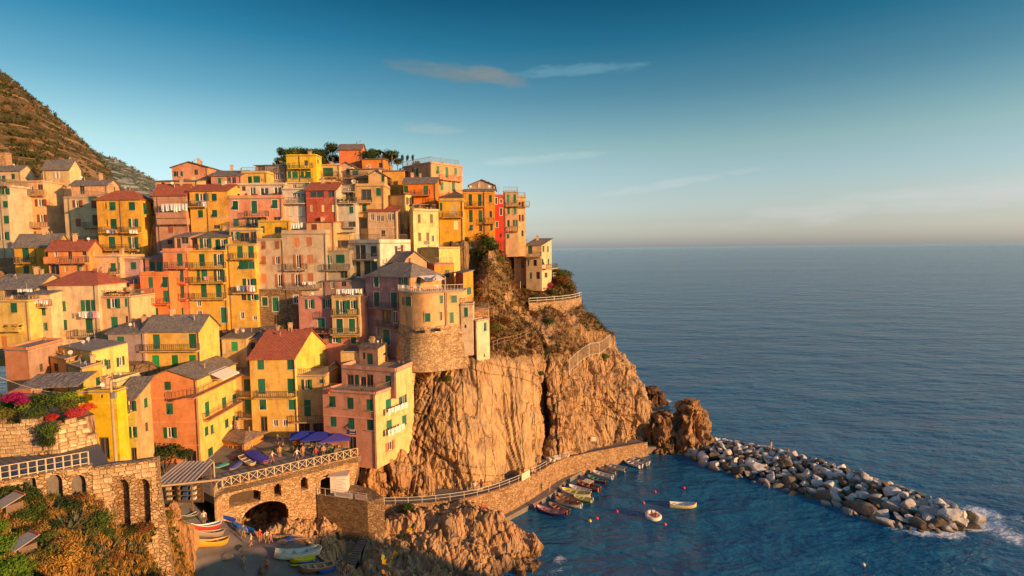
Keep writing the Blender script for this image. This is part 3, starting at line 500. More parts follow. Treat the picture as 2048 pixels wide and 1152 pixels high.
# --- centre left rows
house('F', 'narrow coral tower house with three stacked balconies', 89, [300, 492], 98, 665, (0.84, 0.33, 0.16), 'flat', 0.0, 'd 410 162 40,104; d 418 295 40,98; d 425 428 40,98; s 418 588 42,62; b 310,488 230; b 318,488 357; b 325,490 488; p 488; c 95', par=0.5)
house('F', 'golden yellow house with three long balconies beside coral tower', 89.5, [500, 812], 95, 700, (0.84, 0.50, 0.085), 'flat', 0.0, 'd 592 165 40,102; o 735 162 34,95; d 612 290 44,92; d 562 282 22,84; o 735 290 34,95; d 607,730 418 42,108; w 570 522 32,44 t; w 573 612 36,58 t; d 797 618 50,128 t; b 515,795 233; b 515,797 350; b 528,797 483; m 600,650 300,35 red towel and shirts drying on golden house balcony', par=0.15)
house('F', 'golden yellow house with laundry beside beige house', 90, [815, 1050], 40, 700, (0.84, 0.52, 0.10), 'flat', 0.0, 'd 905,995 98 40,98; s 935 207 75,66; s 1016 206 50,62; o 985 347 50,60; b 860,1045 432; k 935 470 38,52; o 1020 470 40,50; w 925 622 28,55 t; w 1035 642 32,30 t; b 845,1045 154; p 825; m 870,1040 375,45 pink and white laundry low on golden house', par=0.1)
house('B', 'glazed penthouse with grey lean-to roof on golden house', 91.5, [395, 655], 800, 915, (0.80, 0.52, 0.16), 'shed', 1.1, 'o 460 850 40,80; s 553 860 26,84; o 600 858 34,84; b 395,500 905', D=5, rcol=(.9, .85, .75))
house('B', 'salmon penthouse with plants on coral tower', 91.5, [205, 330], 797, 905, (0.66, 0.34, 0.24), 'shed', 0.7, 'k 285 828 56,50; k 235 850 30,80', D=4)
house('B', 'glazed top floor of golden house with cluttered terrace', 92.5, [660, 890], 745, 880, (0.78, 0.48, 0.12), 'flat', 0.0, 'o 705 790 30,70; k 775 800 80,75; k 850 800 45,90; b 655,885 858', D=5)
house('B', 'brown balconied house with slatted screens and big white sheets', 97, [60, 325, 345], 445, 950, (0.60, 0.33, 0.22), 'gx', 1.7, 'B 80,322 645; B 85,330 692; k 165 660 34,60; k 300 655 34,50; s 168 742 40,50; s 165 840 40,40; l 90,310 525,62 large white sheets hung between posts of brown balconied house; p 75; c 497; c 480; c 463', sh='r', rc='tile')
house('B', 'yellow house with red roof and laundry balcony left of salmon house', 97, [340, 655], 415, 745, (0.82, 0.46, 0.10), 'gx', 1.2, 'o 430 470 46,62; s 528 472 38,60; s 415 608 38,60; s 532 605 38,60; k 548 715 50,30; b 335,475 550; p 476; m 380,468 508,38 coloured laundry on the yellow house under red roof', rc='tile')
house('B', 'salmon pink house with white trimmed windows and central balcony', 97, [655, 1097], 480, 740, (0.82, 0.36, 0.22), 'flat', 0.0, 's 703 538 42,74 t; d 858 553 42,108 t; s 1027 528 42,70 t; d 708 680 42,66; o 855 672 50,66; b 800,980 632; b 650,900 722; k 1045 648 55,30', par=0.5)
house('B', 'white glass-fronted terrace house behind salmon pink house', 101, [690, 1110], 370, 480, (0.76, 0.62, 0.46), 'flat', 0.0, 'w 845 425 45,82; w 940 430 68,80; w 1050 425 60,80; k 770 400 30,40', par=0.3)
house('B', 'low cream house with dark flat roof line, upper left', 100, [50, 395, 495], 338, 430, (0.74, 0.47, 0.26), 'shed', 0.6, 'k 105 362 30,25; k 230,265 352 24,22')
house('B', 'salmon house with low gable standing alone against the sky', 104, [185, 480], 225, 330, (0.80, 0.36, 0.21), 'gy', 1.0, 's 206 280 22,42; o 247 278 20,40; k 378 265 30,44; k 380 208 12,16', rcol=(.7, .8, .7))
house('B', 'rose house with grey slate roof on upper row', 102, [505, 755], 292, 380, (0.66, 0.33, 0.25), 'gx', 1.2, 's 580 337 40,50; k 648,690 332 30,52')
house('B', 'yellow roof-terrace house with round corner turret, upper row', 103, [755, 965], 272, 380, (0.80, 0.52, 0.12), 'flat', 0.7, 's 822 328 30,56; s 878 325 52,56', par=0.3)
house('B', 'grey house with long window band below summit trees', 106, [875, 1122], 210, 370, (0.38, 0.31, 0.27), 'shed', 0.5, 'k 1060 205 30,26; k 915 235 60,40; w 1010,1045,1085 298 32,62', rcol=(.6, .75, .7))
house('C', 'bright yellow house with balcony and four green shutters', 105, [100, 345, 372], 212, 445, (0.84, 0.58, 0.045), 'flat', 0.0, 'k 255 272 28,44; s 118,225 370 26,58; s 165,272 372 44,60; b 120,310 320; p 205; 1 k 355 260 12,30', par=0.2)
house('C', 'white house with arched terrace rail right of salmon house', 98, [70, 266], 490, 760, (0.78, 0.70, 0.58), 'flat', 0.0, 'w 160,195,230 538 30,42; s 135,210 670 26,80 W; b 75,262 606', par=0.2)
house('C', 'pale terrace block under the bright yellow house', 102, [90, 275], 440, 510, (0.72, 0.60, 0.40), 'flat', 0.8, 'w 160 465 30,36', par=0.2)
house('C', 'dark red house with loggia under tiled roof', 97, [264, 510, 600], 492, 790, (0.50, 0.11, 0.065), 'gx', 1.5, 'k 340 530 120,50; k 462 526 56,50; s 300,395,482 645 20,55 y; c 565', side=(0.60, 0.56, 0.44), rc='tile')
house('C', 'pale grey-white house right of dark red house', 98, [512, 668], 612, 850, (0.58, 0.56, 0.48), 'flat', 0.0, 's 628 658 32,58; k 640 780 60,50; b 505,665 606; b 560,665 800', par=0.1)
house('C', 'pale house with planted balconies above grey-white house', 101, [505, 668], 450, 620, (0.56, 0.54, 0.44), 'shed', 0.6, 's 640 440 30,40; k 610 545 60,60; k 540 560 40,50; b 555,665 510')
house('C', 'ochre house with big dark window and stacked cornices', 100.5, [670, 905], 462, 850, (0.70, 0.46, 0.20), 'flat', 0.0, 'k 750 532 80,92; s 852 510 38,66; s 735 642 34,60; k 732 770 52,82; c 598; b 670,800 600; B 680,770 715', par=0.4)
house('C', 'small peach house with arcaded loggia above ochre house', 105, [770, 905, 1055], 372, 470, (0.76, 0.48, 0.25), 'gy', 0.9, 's 835 408 28,72; s 893 402 24,50; 1 k 935,968,1000 425 20,44')
house('C', 'tan house with wide green shutters below summit, centre', 108, [345, 535], 292, 400, (0.66, 0.46, 0.24), 'flat', 0.0, 's 437 348 78,76; b 345,520 390', par=0.15)
house('C', 'peach lean-to house with tiny gable left of vermilion cube', 109, [535, 640], 295, 400, (0.72, 0.48, 0.30), 'gy', 0.7, 's 600 340 26,50')
house('C', 'vermilion windowless cube house on the summit', 117, [530, 715, 742], 156, 300, (0.84, 0.24, 0.085), 'gx', 1.2, '', rcol=(1, .8, .7))
house('C', 'low orange annex right of the vermilion cube', 115, [717, 895], 242, 320, (0.82, 0.28, 0.05), 'shed', 0.4, 'k 870 290 30,40')
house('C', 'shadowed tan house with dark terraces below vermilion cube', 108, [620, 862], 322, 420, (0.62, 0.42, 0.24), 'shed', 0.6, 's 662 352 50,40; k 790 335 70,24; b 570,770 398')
house('C', 'amber lean-to house between peach loggia and salmon corner house', 110, [890, 1062], 338, 420, (0.80, 0.44, 0.10), 'shed', 0.4, '')
house('D', 'tall salmon corner house with roof railing on skyline', (114, 108, 113.5), [20, 215, 425], 92, 310, (0.80, 0.40, 0.20), 'flat', 1.0, 'o 103 150 18,56; 1 s 257 135 20,52; 1 d 318 152 20,72; 1 s 377 145 18,46; 1 s 284 245 22,55; 1 d 362 250 20,60; 1 b 270,402 200', par=0.25)
house('D', 'vermilion house with grey slate roof below salmon corner house', 104, [25, 245], 225, 330, (0.84, 0.25, 0.045), 'gx', 1.4, 's 40 264 28,48; d 175 275 30,68; b 100,205 308')
house('C', 'cream veranda house with slate top and diners terrace', (105, 102, 107), [905, 1075, 1245], 532, 680, (0.78, 0.60, 0.26), 'shed', 0.3, '1 o 1100,1155,1210 585 18,60 b; 1 k 1128,1185 582 20,60', side=(0.82, 0.62, 0.2))
house('D', 'pale yellow house with brown louvred windows, centre right', (101.5, 98.5, 101), [70, 95, 266], 412, 690, (0.82, 0.68, 0.30), 'flat', 0.8, '1 s 130,213 465 19,60; 1 s 133,188 588 19,58; 1 k 222 600 16,40; 1 k 180 630 40,24; c 420', sh='b', par=0.3)
house('C', 'rough stone house with red gable roof and white windows', 99, [770, 1005, 1106], 668, 900, (0.62, 0.44, 0.28), 'gx', 1.5, 'w 848,880 728 28,52; w 940,970 716 24,56; w 800 715 24,60; c 805; k 890 850 30,50; 1 k 1072 728 14,40', rc='tile', side=(0.80, 0.58, 0.36))
house('H', 'white house with long roof terrace and red stripe', (95, 92, 97.5), [0, 230, 456], 210, 480, WHT, 'flat', 0.85, 'd 58 275 28,102; d 98 275 35,106; d 177 270 42,80; d 62 400 28,112; d 130 392 46,104; d 180 388 42,92; b 5,205 330; s 20 380 18,60', par=0.55, sh='B')
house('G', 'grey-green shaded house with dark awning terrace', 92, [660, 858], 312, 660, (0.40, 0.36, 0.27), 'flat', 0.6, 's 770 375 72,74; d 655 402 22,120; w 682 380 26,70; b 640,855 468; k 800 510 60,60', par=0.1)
house('G', 'yellow awning penthouse above grey-green shaded house', 95, [680, 850], 160, 320, (0.70, 0.50, 0.2), 'shed', 0.4, 'k 770 250 130,70', D=5)
house('G', 'beige house with terracotta shutters, left of pair', 91.5, [75, 287], 212, 640, (0.60, 0.47, 0.34), 'flat', 0.6, 's 113,230 257 36,68; s 115 388 36,70; o 234 386 34,68; s 117 540 40,76; o 258 560 34,110; p 283', sh='R', par=0.15)
house('G', 'tall beige house with terracotta shutters, right of pair', 91.7, [287, 665], 162, 640, (0.62, 0.49, 0.35), 'flat', 0.0, 's 396 230 48,75; s 503 225 45,75; o 414 395 36,118; s 512 378 50,78; o 405 555 40,110; s 515 540 48,92; b 308,490 466; b 300,612 627; c 158; l 445,560 570,26 white cloths on the long lower balcony of the tall beige house', sh='R', par=0.6)
house('G', 'peach penthouse on the tall beige house', 93.5, [485, 720], 62, 170, (0.78, 0.48, 0.25), 'shed', 0.3, 'd 547 110 45,64 r; l 345,452 66,45 white sheets drying on the roof of tall beige house', rc='tile')
house('G', 'bright yellow penthouse behind beige house terrace', 94.5, [75, 340], 58, 215, (0.80, 0.50, 0.045), 'flat', 0.0, 'k 240 125 56,50; o 40 125 30,60', par=0.2)
house('G', 'dark rubble-stone base house with white trimmed door', 91, [90, 442], 632, 975, (0.62, 0.56, 0.50), 'flat', 0.0, 's 127 738 44,74 t; d 218 762 46,120 t; w 392 720 38,72 t; k 222 892 40,80; p 320', mat='stone', par=0.0, D=3)
house('G', 'mauve lean-to house between pink and lilac houses', 91.5, [640, 1005], 562, 700, (0.44, 0.27, 0.25), 'shed', 0.5, 's 672 600 26,70; w 705 600 30,60; k 800 590 40,40; k 930 600 60,70')
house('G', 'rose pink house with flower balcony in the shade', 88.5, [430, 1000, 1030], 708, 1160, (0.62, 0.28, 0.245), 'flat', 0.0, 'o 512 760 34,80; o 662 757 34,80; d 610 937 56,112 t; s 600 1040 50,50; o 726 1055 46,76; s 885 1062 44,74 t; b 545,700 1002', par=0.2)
house('G', 'tan balconied bay on the rose pink house', 87.4, [706, 940, 1028], 698, 1015, (0.64, 0.45, 0.20), 'flat', 0.9, 'o 785 785 40,112; o 877 765 40,78; d 765 945 52,120 t; d 870 940 50,112 t; b 706,936 852; b 700,936 1012; l 735,955 632,45 white laundry on the roof terrace above rose pink house', par=0.15, base=0.5, side=(0.62, 0.48, 0.25))
# --- left middle
house('E', 'cream house with red hip roof and green shutters, left', 80, [425, 838], 362, 905, (0.82, 0.63, 0.40), 'hip', 1.7, 's 502 400 50,64; s 715 392 54,64; s 513 545 50,84; d 724 540 34,94 ; s 682 540 30,90 ; s 765 538 30,90; s 524 698 52,84; d 735 705 50,122; d 748 842 52,90; b 640,830 787; p 795; m 640,825 590,55 pale laundry on line across the cream house', rc='tile')
house('E', 'peach wing with planted roof terrace right of cream house', 80.5, [838, 1088], 472, 715, (0.82, 0.56, 0.31), 'flat', 0.85, 'o 937 522 44,82; d 942 675 48,86; s 1037 515 16,70; k 1042 655 20,60', par=0.1)
house('E', 'yellow house with flower balcony at left edge', 76, [-60, 258], 508, 860, (0.82, 0.58, 0.17), 'flat', 0.6, 's 113 558 48,80; s 33 835 38,88 R; B -30,200 742', par=0.15, D=4)
house('E', 'slate roofed house above the yellow flower-balcony house', 80.5, [-60, 305], 398, 520, (0.66, 0.46, 0.20), 'gx', 1.9, 'k 90 440 110,60; k 210 445 120,60; l 140,265 403,30 white cloths under the eaves of slate roofed house')
house('E', 'narrow cream house with open shutters between yellow and cream houses', 78, [262, 440], 445, 850, (0.80, 0.58, 0.34), 'shed', 0.8, 'k 338 470 36,50; s 303 470 20,46; o 335 590 34,66; s 283 590 26,66; o 350 712 34,66; s 288 715 26,66; o 335 818 40,36; b 245,432 545; l 265,400 495,32 white laundry on balcony of narrow cream house; p 275')
house('E', 'grey-lilac house with smooth grey roof beside yellow house', 76.5, [900, 1195], 767, 950, (0.46, 0.36, 0.35), 'shed', 1.3, 'd 993 848 50,106')
house('I', 'coral block with row of chimney pots on flat roof', (62, 61.5, 68), [50, 228, 500], 235, 440, (0.80, 0.34, 0.17), 'flat', 0.0, '1 k 320 365 26,70; 1 k 425 365 30,72; 1 c 285', par=0.25, side=(0.55, 0.36, 0.25))
house('I', 'small amber rooftop block beside coral block', (65, 63, 66), [395, 515, 640], 310, 420, (0.74, 0.44, 0.14), 'flat', 0.0, 'k 430 365 30,60', par=0.1)
house('I', 'lemon house with flat dark roof and green shutters', (67, 63.5, 69.5), [475, 722, 1000], 243, 520, (0.78, 0.60, 0.18), 'flat', 0.0, '1 o 790 330 20,58; 1 s 833 340 28,76; 1 o 925 318 24,78', par=0.0, side=(0.84, 0.70, 0.22))  # front wall toned down: the face in shadow is put into its colour
house('I', 'little ochre cube with one green shutter', (62.5, 60, 63.2), [530, 640, 795], 378, 540, (0.66, 0.42, 0.16), 'flat', 0.0, '1 s 752 470 28,72', par=0.1, side=(0.82, 0.52, 0.12))  # darker front wall: its shade is put into the colour
house('I', 'pale lemon terrace wall house in front of yellow house', (63.2, 67), [885, 1078], 425, 545, (0.70, 0.60, 0.32), 'flat', 0.0, 'k 903 475 36,40', par=0.3, D=3)
house('I', 'brilliant yellow house beside utility pole', 56, [625, 925], 552, 1100, (0.84, 0.62, 0.03), 'flat', 0.0, 'k 800 985 66,170; k 780 586 18,26 ; c 640', par=0.1, base=5, D=1.5)
house('I', 'lime yellow house with green shutters behind utility pole', 62, [920, 1058, 1150], 607, 1100, (0.80, 0.66, 0.08), 'shed', 1.6, 'o 1010 660 34,80; s 938 650 24,100; o 1035 860 22,84; k 1035 1030 40,100; b 920,1000 715; 1 s 1120 635 22,80; 1 k 1128 820 18,80', base=5, side=(0.64, 0.44, 0.2))  # side wall's tan carries the shade on that face
# --- front row
house('J', 'yellow house with grey gable roof and two long balconies', 77, [78, 505, 662], 82, 420, (0.84, 0.54, 0.13), 'gx', 1.9, 'd 165 167 46,114; d 443 162 50,114; d 160 330 48,120 G; d 307 325 42,112 G; s 442 308 48,80 G; b 65,500 232; b 70,500 397; p 495', side=(0.84, 0.60, 0.15))
house('J', 'low house with green shutter and white canopy behind yellow gable', 83, [672, 862], 142, 310, (0.72, 0.52, 0.24), 'shed', 0.6, 's 764 202 46,70 G; d 685 215 16,90 W')
house('J', 'low pink house with small green shutter left of red roof', 84, [864, 985], 148, 300, (0.74, 0.42, 0.28), 'shed', 1.0, 's 907 198 34,54', rcol=(.9, .9, .85))
house('J', 'tan house with broad grey flat roof behind orange house', 81, [690, 918], 422, 870, (0.74, 0.50, 0.20), 'shed', 2.2, 'd 862 502 44,96; d 870 667 44,112; b 800,918 582; b 815,932 742; s 700 470 26,60', D=7)
house('J', 'coral house with yellow sea-side wall and corner balcony', 71, [100, 510, 812], 455, 1135, (0.84, 0.335, 0.14), 'gy', 1.25, 's 250 505 46,64; s 265 682 48,84; o 272 865 42,84; k 430 1055 76,100; c 600; c 785; c 965; 1 d 555 685 26,130; 1 d 685 635 28,100; 1 d 765 612 28,104; 1 s 550 852 24,80; 1 s 592 838 20,80; 1 s 705 792 24,78; 1 s 760,790 765 17,72; 1 s 580 1012 34,86; 1 b 520,812 770; 1 b 395,800 600; 1 a 560,700 410,50', side=(0.82, 0.60, 0.16), base=3.0)
house('J', 'yellow house with red tiled gable roof in front row', (80, 80, 89), [905, 1245, 1500], 292, 885, (0.82, 0.55, 0.15), 'gx', 3.4, 's 965,1195 340 48,80; d 973 510 50,116; d 1205 506 50,112; s 982,1212 650 50,78 t; k 990 800 48,120; w 1080,1155 792 34,50 t; b 940,1245 587; p 1235', rc='tile', side=(0.84, 0.64, 0.13), base=3.0)
house('K', 'tan house with awning terrace between yellow and pink houses', 80.5, [138, 362], 432, 895, (0.70, 0.48, 0.20), 'flat', 0.9, 'o 207 495 34,78; s 385 470 40,30; d 212 677 46,128; b 105,350 772; k 180 830 90,90; k 300 835 86,90', par=0.15, base=3.0)
house('K', 'pink house with pale yellow side and plant-filled terrace', (77.8, 75.5, 83), [345, 745, 1040], 575, 1060, (0.80, 0.385, 0.27), 'flat', 0.85, 's 402 627 46,80; s 540 640 46,84; s 687 653 46,84; s 410 777 44,80; s 548 792 44,84; s 692 805 46,80; k 556 950 56,104; c 730; 1 s 832 642 40,84; 1 o 943 612 26,84; 1 s 838 800 40,80; 1 s 955 768 32,86; 1 o 845 967 30,84 R; 1 l 830,985 688,45 white sheets on upper line of the pink house side wall; 1 l 828,960 850,60 white sheets on lower line of the pink house side wall', side=(0.82, 0.60, 0.27), base=1.6, par=0.25)
house('K', 'upper storey of pink house with roof terrace posts', (81, 78, 86.5), [480, 895, 1112], 402, 590, (0.74, 0.38, 0.28), 'flat', 0.0, 'k 540 470 50,96; d 590 470 30,96; k 640 480 44,84; k 690 475 50,110; d 830 470 40,84', side=(0.82, 0.60, 0.27), base=0.3, par=0.5)
house('K', 'small pink penthouse with slate canopy', (84, 82.5, 86.5), [610, 755, 828], 218, 350, (0.76, 0.40, 0.28), 'shed', 0.2, 'd 690 298 42,80; s 645 275 18,50; 1 k 805 260 24,30', base=1.5, side=(0.80, 0.52, 0.24))
house('K', 'plain pale yellow penthouse block left of pink penthouse', 84.5, [470, 608], 250, 400, (0.76, 0.56, 0.24), 'flat', 0.0, '', base=1.5, par=0.1)
# --- bastion group and right skyline
house('H', 'peach gable house with arched green windows', (94, 91, 93.5), [255, 386, 572], 352, 450, (0.50, 0.30, 0.27), 'gx', 1.7, '1 s 430 348 34,44; 1 s 490 336 48,56', side=(0.80, 0.40, 0.22))  # mauve front wall: shade of that face painted into the peach
house('H', 'lilac house with slate hip roof wrapped by round tower', (90, 86, 91), [130, 462, 690], 458, 1000, (0.50, 0.29, 0.29), 'hip', 2.0, 's 196 498 32,70 t; o 395 490 28,52; d 200 627 38,106 t; d 328 632 42,112 t; k 272 757 60,100; w 335 760 34,90; w 215 870 22,80 t; d 272 908 46,112 t; b 130,352 682; b 205,358 822; 1 d 510 505 26,76; 1 a 500,625 450,32', side=(0.80, 0.38, 0.17))  # lilac front in shade, orange-lit side: light put into the wall colours
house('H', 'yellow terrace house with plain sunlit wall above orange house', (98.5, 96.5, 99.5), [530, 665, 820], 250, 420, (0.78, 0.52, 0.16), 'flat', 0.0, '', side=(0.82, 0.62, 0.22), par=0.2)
house('H', 'orange terrace house with outside stair beside lilac house', (94.5, 93, 95.5), [560, 632, 778], 372, 600, (0.46, 0.17, 0.12), 'flat', 0.9, '1 s 722 436 34,58', side=(0.82, 0.31, 0.05), par=0.2)  # front is a shaded copy of the orange side, painted darker
house('H', 'little orange house with green shutter at the cliff side', (93, 90, 92.5), [790, 845, 918], 434, 640, (0.44, 0.12, 0.05), 'shed', 0.3, '1 s 874 460 28,56; 1 s 878 565 44,60', side=(0.82, 0.34, 0.05))  # dark red front: shaded face of the orange house, put in by colour
house('D', 'amber house with pale terrace and yellow shutters', 102, [268, 430], 345, 575, (0.82, 0.45, 0.045), 'flat', 0.8, 'd 360 405 28,76 y; s 278 385 16,56; d 380 510 28,60 y; b 290,428 456', par=0.4)
house('D', 'tall orange house with tall green shutters on skyline row', 105, [430, 642], 278, 590, (0.80, 0.38, 0.055), 'shed', 0.9, 'd 477,541 339 22,80; s 613 330 18,48; d 480 448 24,84; d 545 450 24,84; k 615 435 16,44; s 482 527 22,40; k 546 530 20,44; s 620 527 16,36; b 455,572 386; b 575,640 496; p 572; c 290')
house('D', 'narrow red house with white trimmed windows', 107, [642, 702], 312, 620, (0.70, 0.075, 0.045), 'flat', 0.0, 's 652 345 12,42 t; w 683 347 14,26 t; s 685 418 14,48 t; s 657 505 14,38 t; k 682 580 14,24', par=0.2)
house('D', 'beige house with mint green shutters near the cliff edge', 109, [706, 802], 288, 620, (0.64, 0.46, 0.25), 'flat', 0.8, 's 732,777 330 17,58 T; s 735,780 413 16,44 T; s 735 497 16,44; s 772,790 493 12,40; s 732 585 18,30; b 714,815 380; b 760,800 548; p 713', par=0.2)
house('D', 'slim peach house at the end of the skyline row', 112, [802, 852], 322, 620, (0.76, 0.54, 0.29), 'flat', 0.7, 's 811,830 369 10,36 b; s 811,832 460 12,44 b; k 830 565 14,40; b 838,878 382', par=0.2)
house('D', 'grey-brown house with low gable behind tall orange house', 117, [470, 640, 726], 238, 330, (0.48, 0.38, 0.29), 'gy', 1.1, '1 s 657,692 240 12,26 T', side=(0.70, 0.50, 0.27), rcol=(.6, .7, .65))
house('D', 'orange gabled wing of the lone house on the headland', 116, [775, 856], 668, 880, (0.76, 0.40, 0.20), 'shedr', 1.6, 's 800 712 11,40; s 836 688 11,42; k 832 772 22,60', base=2)
house('D', 'lone cream house with balconies on the headland', (114.5, 113.5, 118.5), [856, 962, 1028], 645, 890, (0.78, 0.56, 0.32), 'shed', 1.3, 'd 882 677 28,54; k 915 765 24,42; s 870 765 10,40; d 887 852 12,44; k 935 850 26,48; b 850,960 722; 1 s 972 670 14,42; 1 s 1003 670 10,40; 1 s 965,1007 757 11,40; 1 k 990 848 18,36; 1 b 962,1045 806', base=2)
# ------------------------------------------------------------------ sea
def build_sea():
    def lines(lo, hi, step, far0, far1):
        a = list(np.arange(lo, hi, step)); x, s = hi, step
        while x < far1: a.append(x); s *= 1.35; x += s
        x, s = lo, step
        while x > far0: s *= 1.35; x -= s; a.insert(0, x)
        return np.array(a)
    xs, ys = lines(-20, 110, 1.0, -40000, 40000), lines(55, 170, 1.0, -3000, 70000); X, Y = np.meshgrid(xs, ys)
    foam = np.zeros_like(X)
    for px, py, r, s in [(1935, 1042, 3.2, 1), (1890, 1062, 2.6, .9), (1965, 1025, 2.6, .8), (1840, 1062, 2.2, .75), (1790, 1055, 1.8, .55), (1750, 1045, 1.5, .45), (1990, 1050, 3.0, .6), (2030, 1075, 3.5, .62), (2046, 1040, 3, .5), (1120, 1118, 1.4, .6), (1112, 1140, 1.4, .5), (1100, 1150, 1.2, .4), (1310, 806, 3.5, .75), (1285, 800, 2.5, .5), (1330, 802, 2.5, .7), (1297, 870, 1.5, .4)]:
        q = PZ(px, py, 0); foam = np.maximum(foam, s * np.exp(-((X - q.x) ** 2 + (Y - q.y) ** 2) / (r * r) * 0.7))
    for (ax, ay), (bx, by), n, r, v in [((1372, 912), (1500, 964), 9, 1.2, .42), ((1500, 964), (1675, 1018), 11, 1.3, .42), ((1675, 1018), (1840, 1064), 10, 1.6, .5), ((1060, 1060), (1112, 1120), 6, 1.0, .45), ((1300, 893), (1350, 895), 4, 1.0, .35), ((1440, 868), (1700, 930), 12, 1.5, .4), ((1700, 930), (1930, 1010), 10, 1.8, .5)]:
        for k in range(n):
            q = PZ(ax + (bx - ax) * k / n, ay + (by - ay) * k / n, 0); foam = np.maximum(foam, v * (.6 + .5 * noise.noise((k * 1.7, ax * .01, 0))) * np.exp(-((X - q.x) ** 2 + (Y - q.y) ** 2) / (r * r) * 0.7))
    structure('sea', grid_mesh('sea', np.stack([X, Y, np.zeros_like(X)], -1), 'water', True, {'foam': foam}))
build_sea()
# ------------------------------------------------------------------ village hillside under the houses
CLIFF = [  # columns left to right: foot ... edge, slope, top  (pixel, pixel, depth)
 [(748, 1000, 77.5), (755, 962, 78.3), (765, 925, 79.2), (775, 905, 80.2), (790, 870, 82), (805, 800, 84), (825, 740, 87), (845, 700, 92)],
 [(790, 1000, 77.4), (796, 950, 78.0), (806, 905, 79.5), (818, 868, 82.3), (832, 790, 82.3), (846, 748, 83), (862, 715, 86), (880, 670, 91)],
 [(826, 1000, 77.6), (832, 945, 78.8), (836, 880, 80.6), (842, 820, 81.3), (852, 765, 82), (868, 735, 83.2), (885, 700, 86), (900, 655, 91)],
 [(872, 998, 78.8), (876, 920, 80.0), (882, 850, 80.8), (893, 780, 81.5), (912, 738, 82.2), (925, 715, 84), (932, 690, 87), (935, 640, 92)],
 [(940, 993, 80.3), (945, 920, 81.4), (948, 850, 82.1), (950, 780, 82.8), (952, 730, 83.4), (960, 700, 86.5), (970, 640, 93), (965, 560, 98)],
 [(1010, 975, 83), (1015, 900, 84), (1018, 840, 84.7), (1020, 780, 85.3), (1020, 735, 86), (1018, 690, 90), (1000, 592, 98), (978, 486, 103)],
 [(1074, 943, 87), (1078, 880, 87.8), (1080, 830, 88.3), (1082, 780, 88.8), (1083, 740, 89.4), (1075, 690, 93), (1030, 598, 103), (992, 490, 107)],
 [(1090, 925, 92), (1090, 870, 93.6), (1089, 830, 94.2), (1088, 780, 94.2), (1087, 742, 93.2), (1082, 690, 96), (1042, 605, 105), (998, 512, 109)],
 [(1122, 912, 93.8), (1118, 862, 94.0), (1115, 820, 94.0), (1112, 778, 94.3), (1106, 735, 95), (1096, 680, 99), (1062, 615, 109), (1022, 576, 113.5)],
 [(1188, 895, 98.5), (1184, 850, 98.7), (1180, 810, 99), (1174, 765, 99.8), (1164, 720, 101), (1142, 660, 104), (1104, 600, 113), (1085, 566, 118)],
 [(1240, 886, 103), (1241, 850, 103), (1237, 800, 103.3), (1226, 755, 104.5), (1204, 695, 106.5), (1172, 640, 110), (1130, 585, 116), (1115, 562, 120)],
 [(1284, 881, 107), (1290, 845, 107.6), (1283, 790, 108.6), (1260, 745, 110), (1226, 690, 112), (1192, 645, 115), (1152, 598, 119), (1140, 565, 123)],
 [(1284, 868, 117), (1284, 838, 119), (1273, 790, 120), (1248, 748, 122), (1212, 700, 123), (1178, 655, 125), (1140, 605, 128), (1128, 572, 131)],
 [(1240, 845, 135), (1235, 815, 136), (1220, 780, 137), (1200, 745, 138), (1170, 700, 138), (1140, 660, 138), (1110, 615, 139), (1095, 585, 140)]]
_SH = (1.5, 1.8, 2, 2.5, 3, 4, 5, 9, 3.2, 6, 6.5, 6, 6, 6); _RW = (1, 1, 1, 1, 1, .6, .3, 0)
CLIFF = [[(x, y, d + _SH[k] * _RW[r]) for r, (x, y, d) in enumerate(c)] for k, c in enumerate(CLIFF)]
def inpoly(X, Y, poly):
    c = np.zeros(X.shape, bool); n = len(poly); j = n - 1
    for i in range(n):
        (x1, y1), (x2, y2) = poly[i], poly[j]
        if abs(y1 - y2) > 1e-9: c ^= ((y1 > Y) != (y2 > Y)) & (X < (x2 - x1) * (Y - y1) / (y2 - y1) + x1)
        j = i
    return c
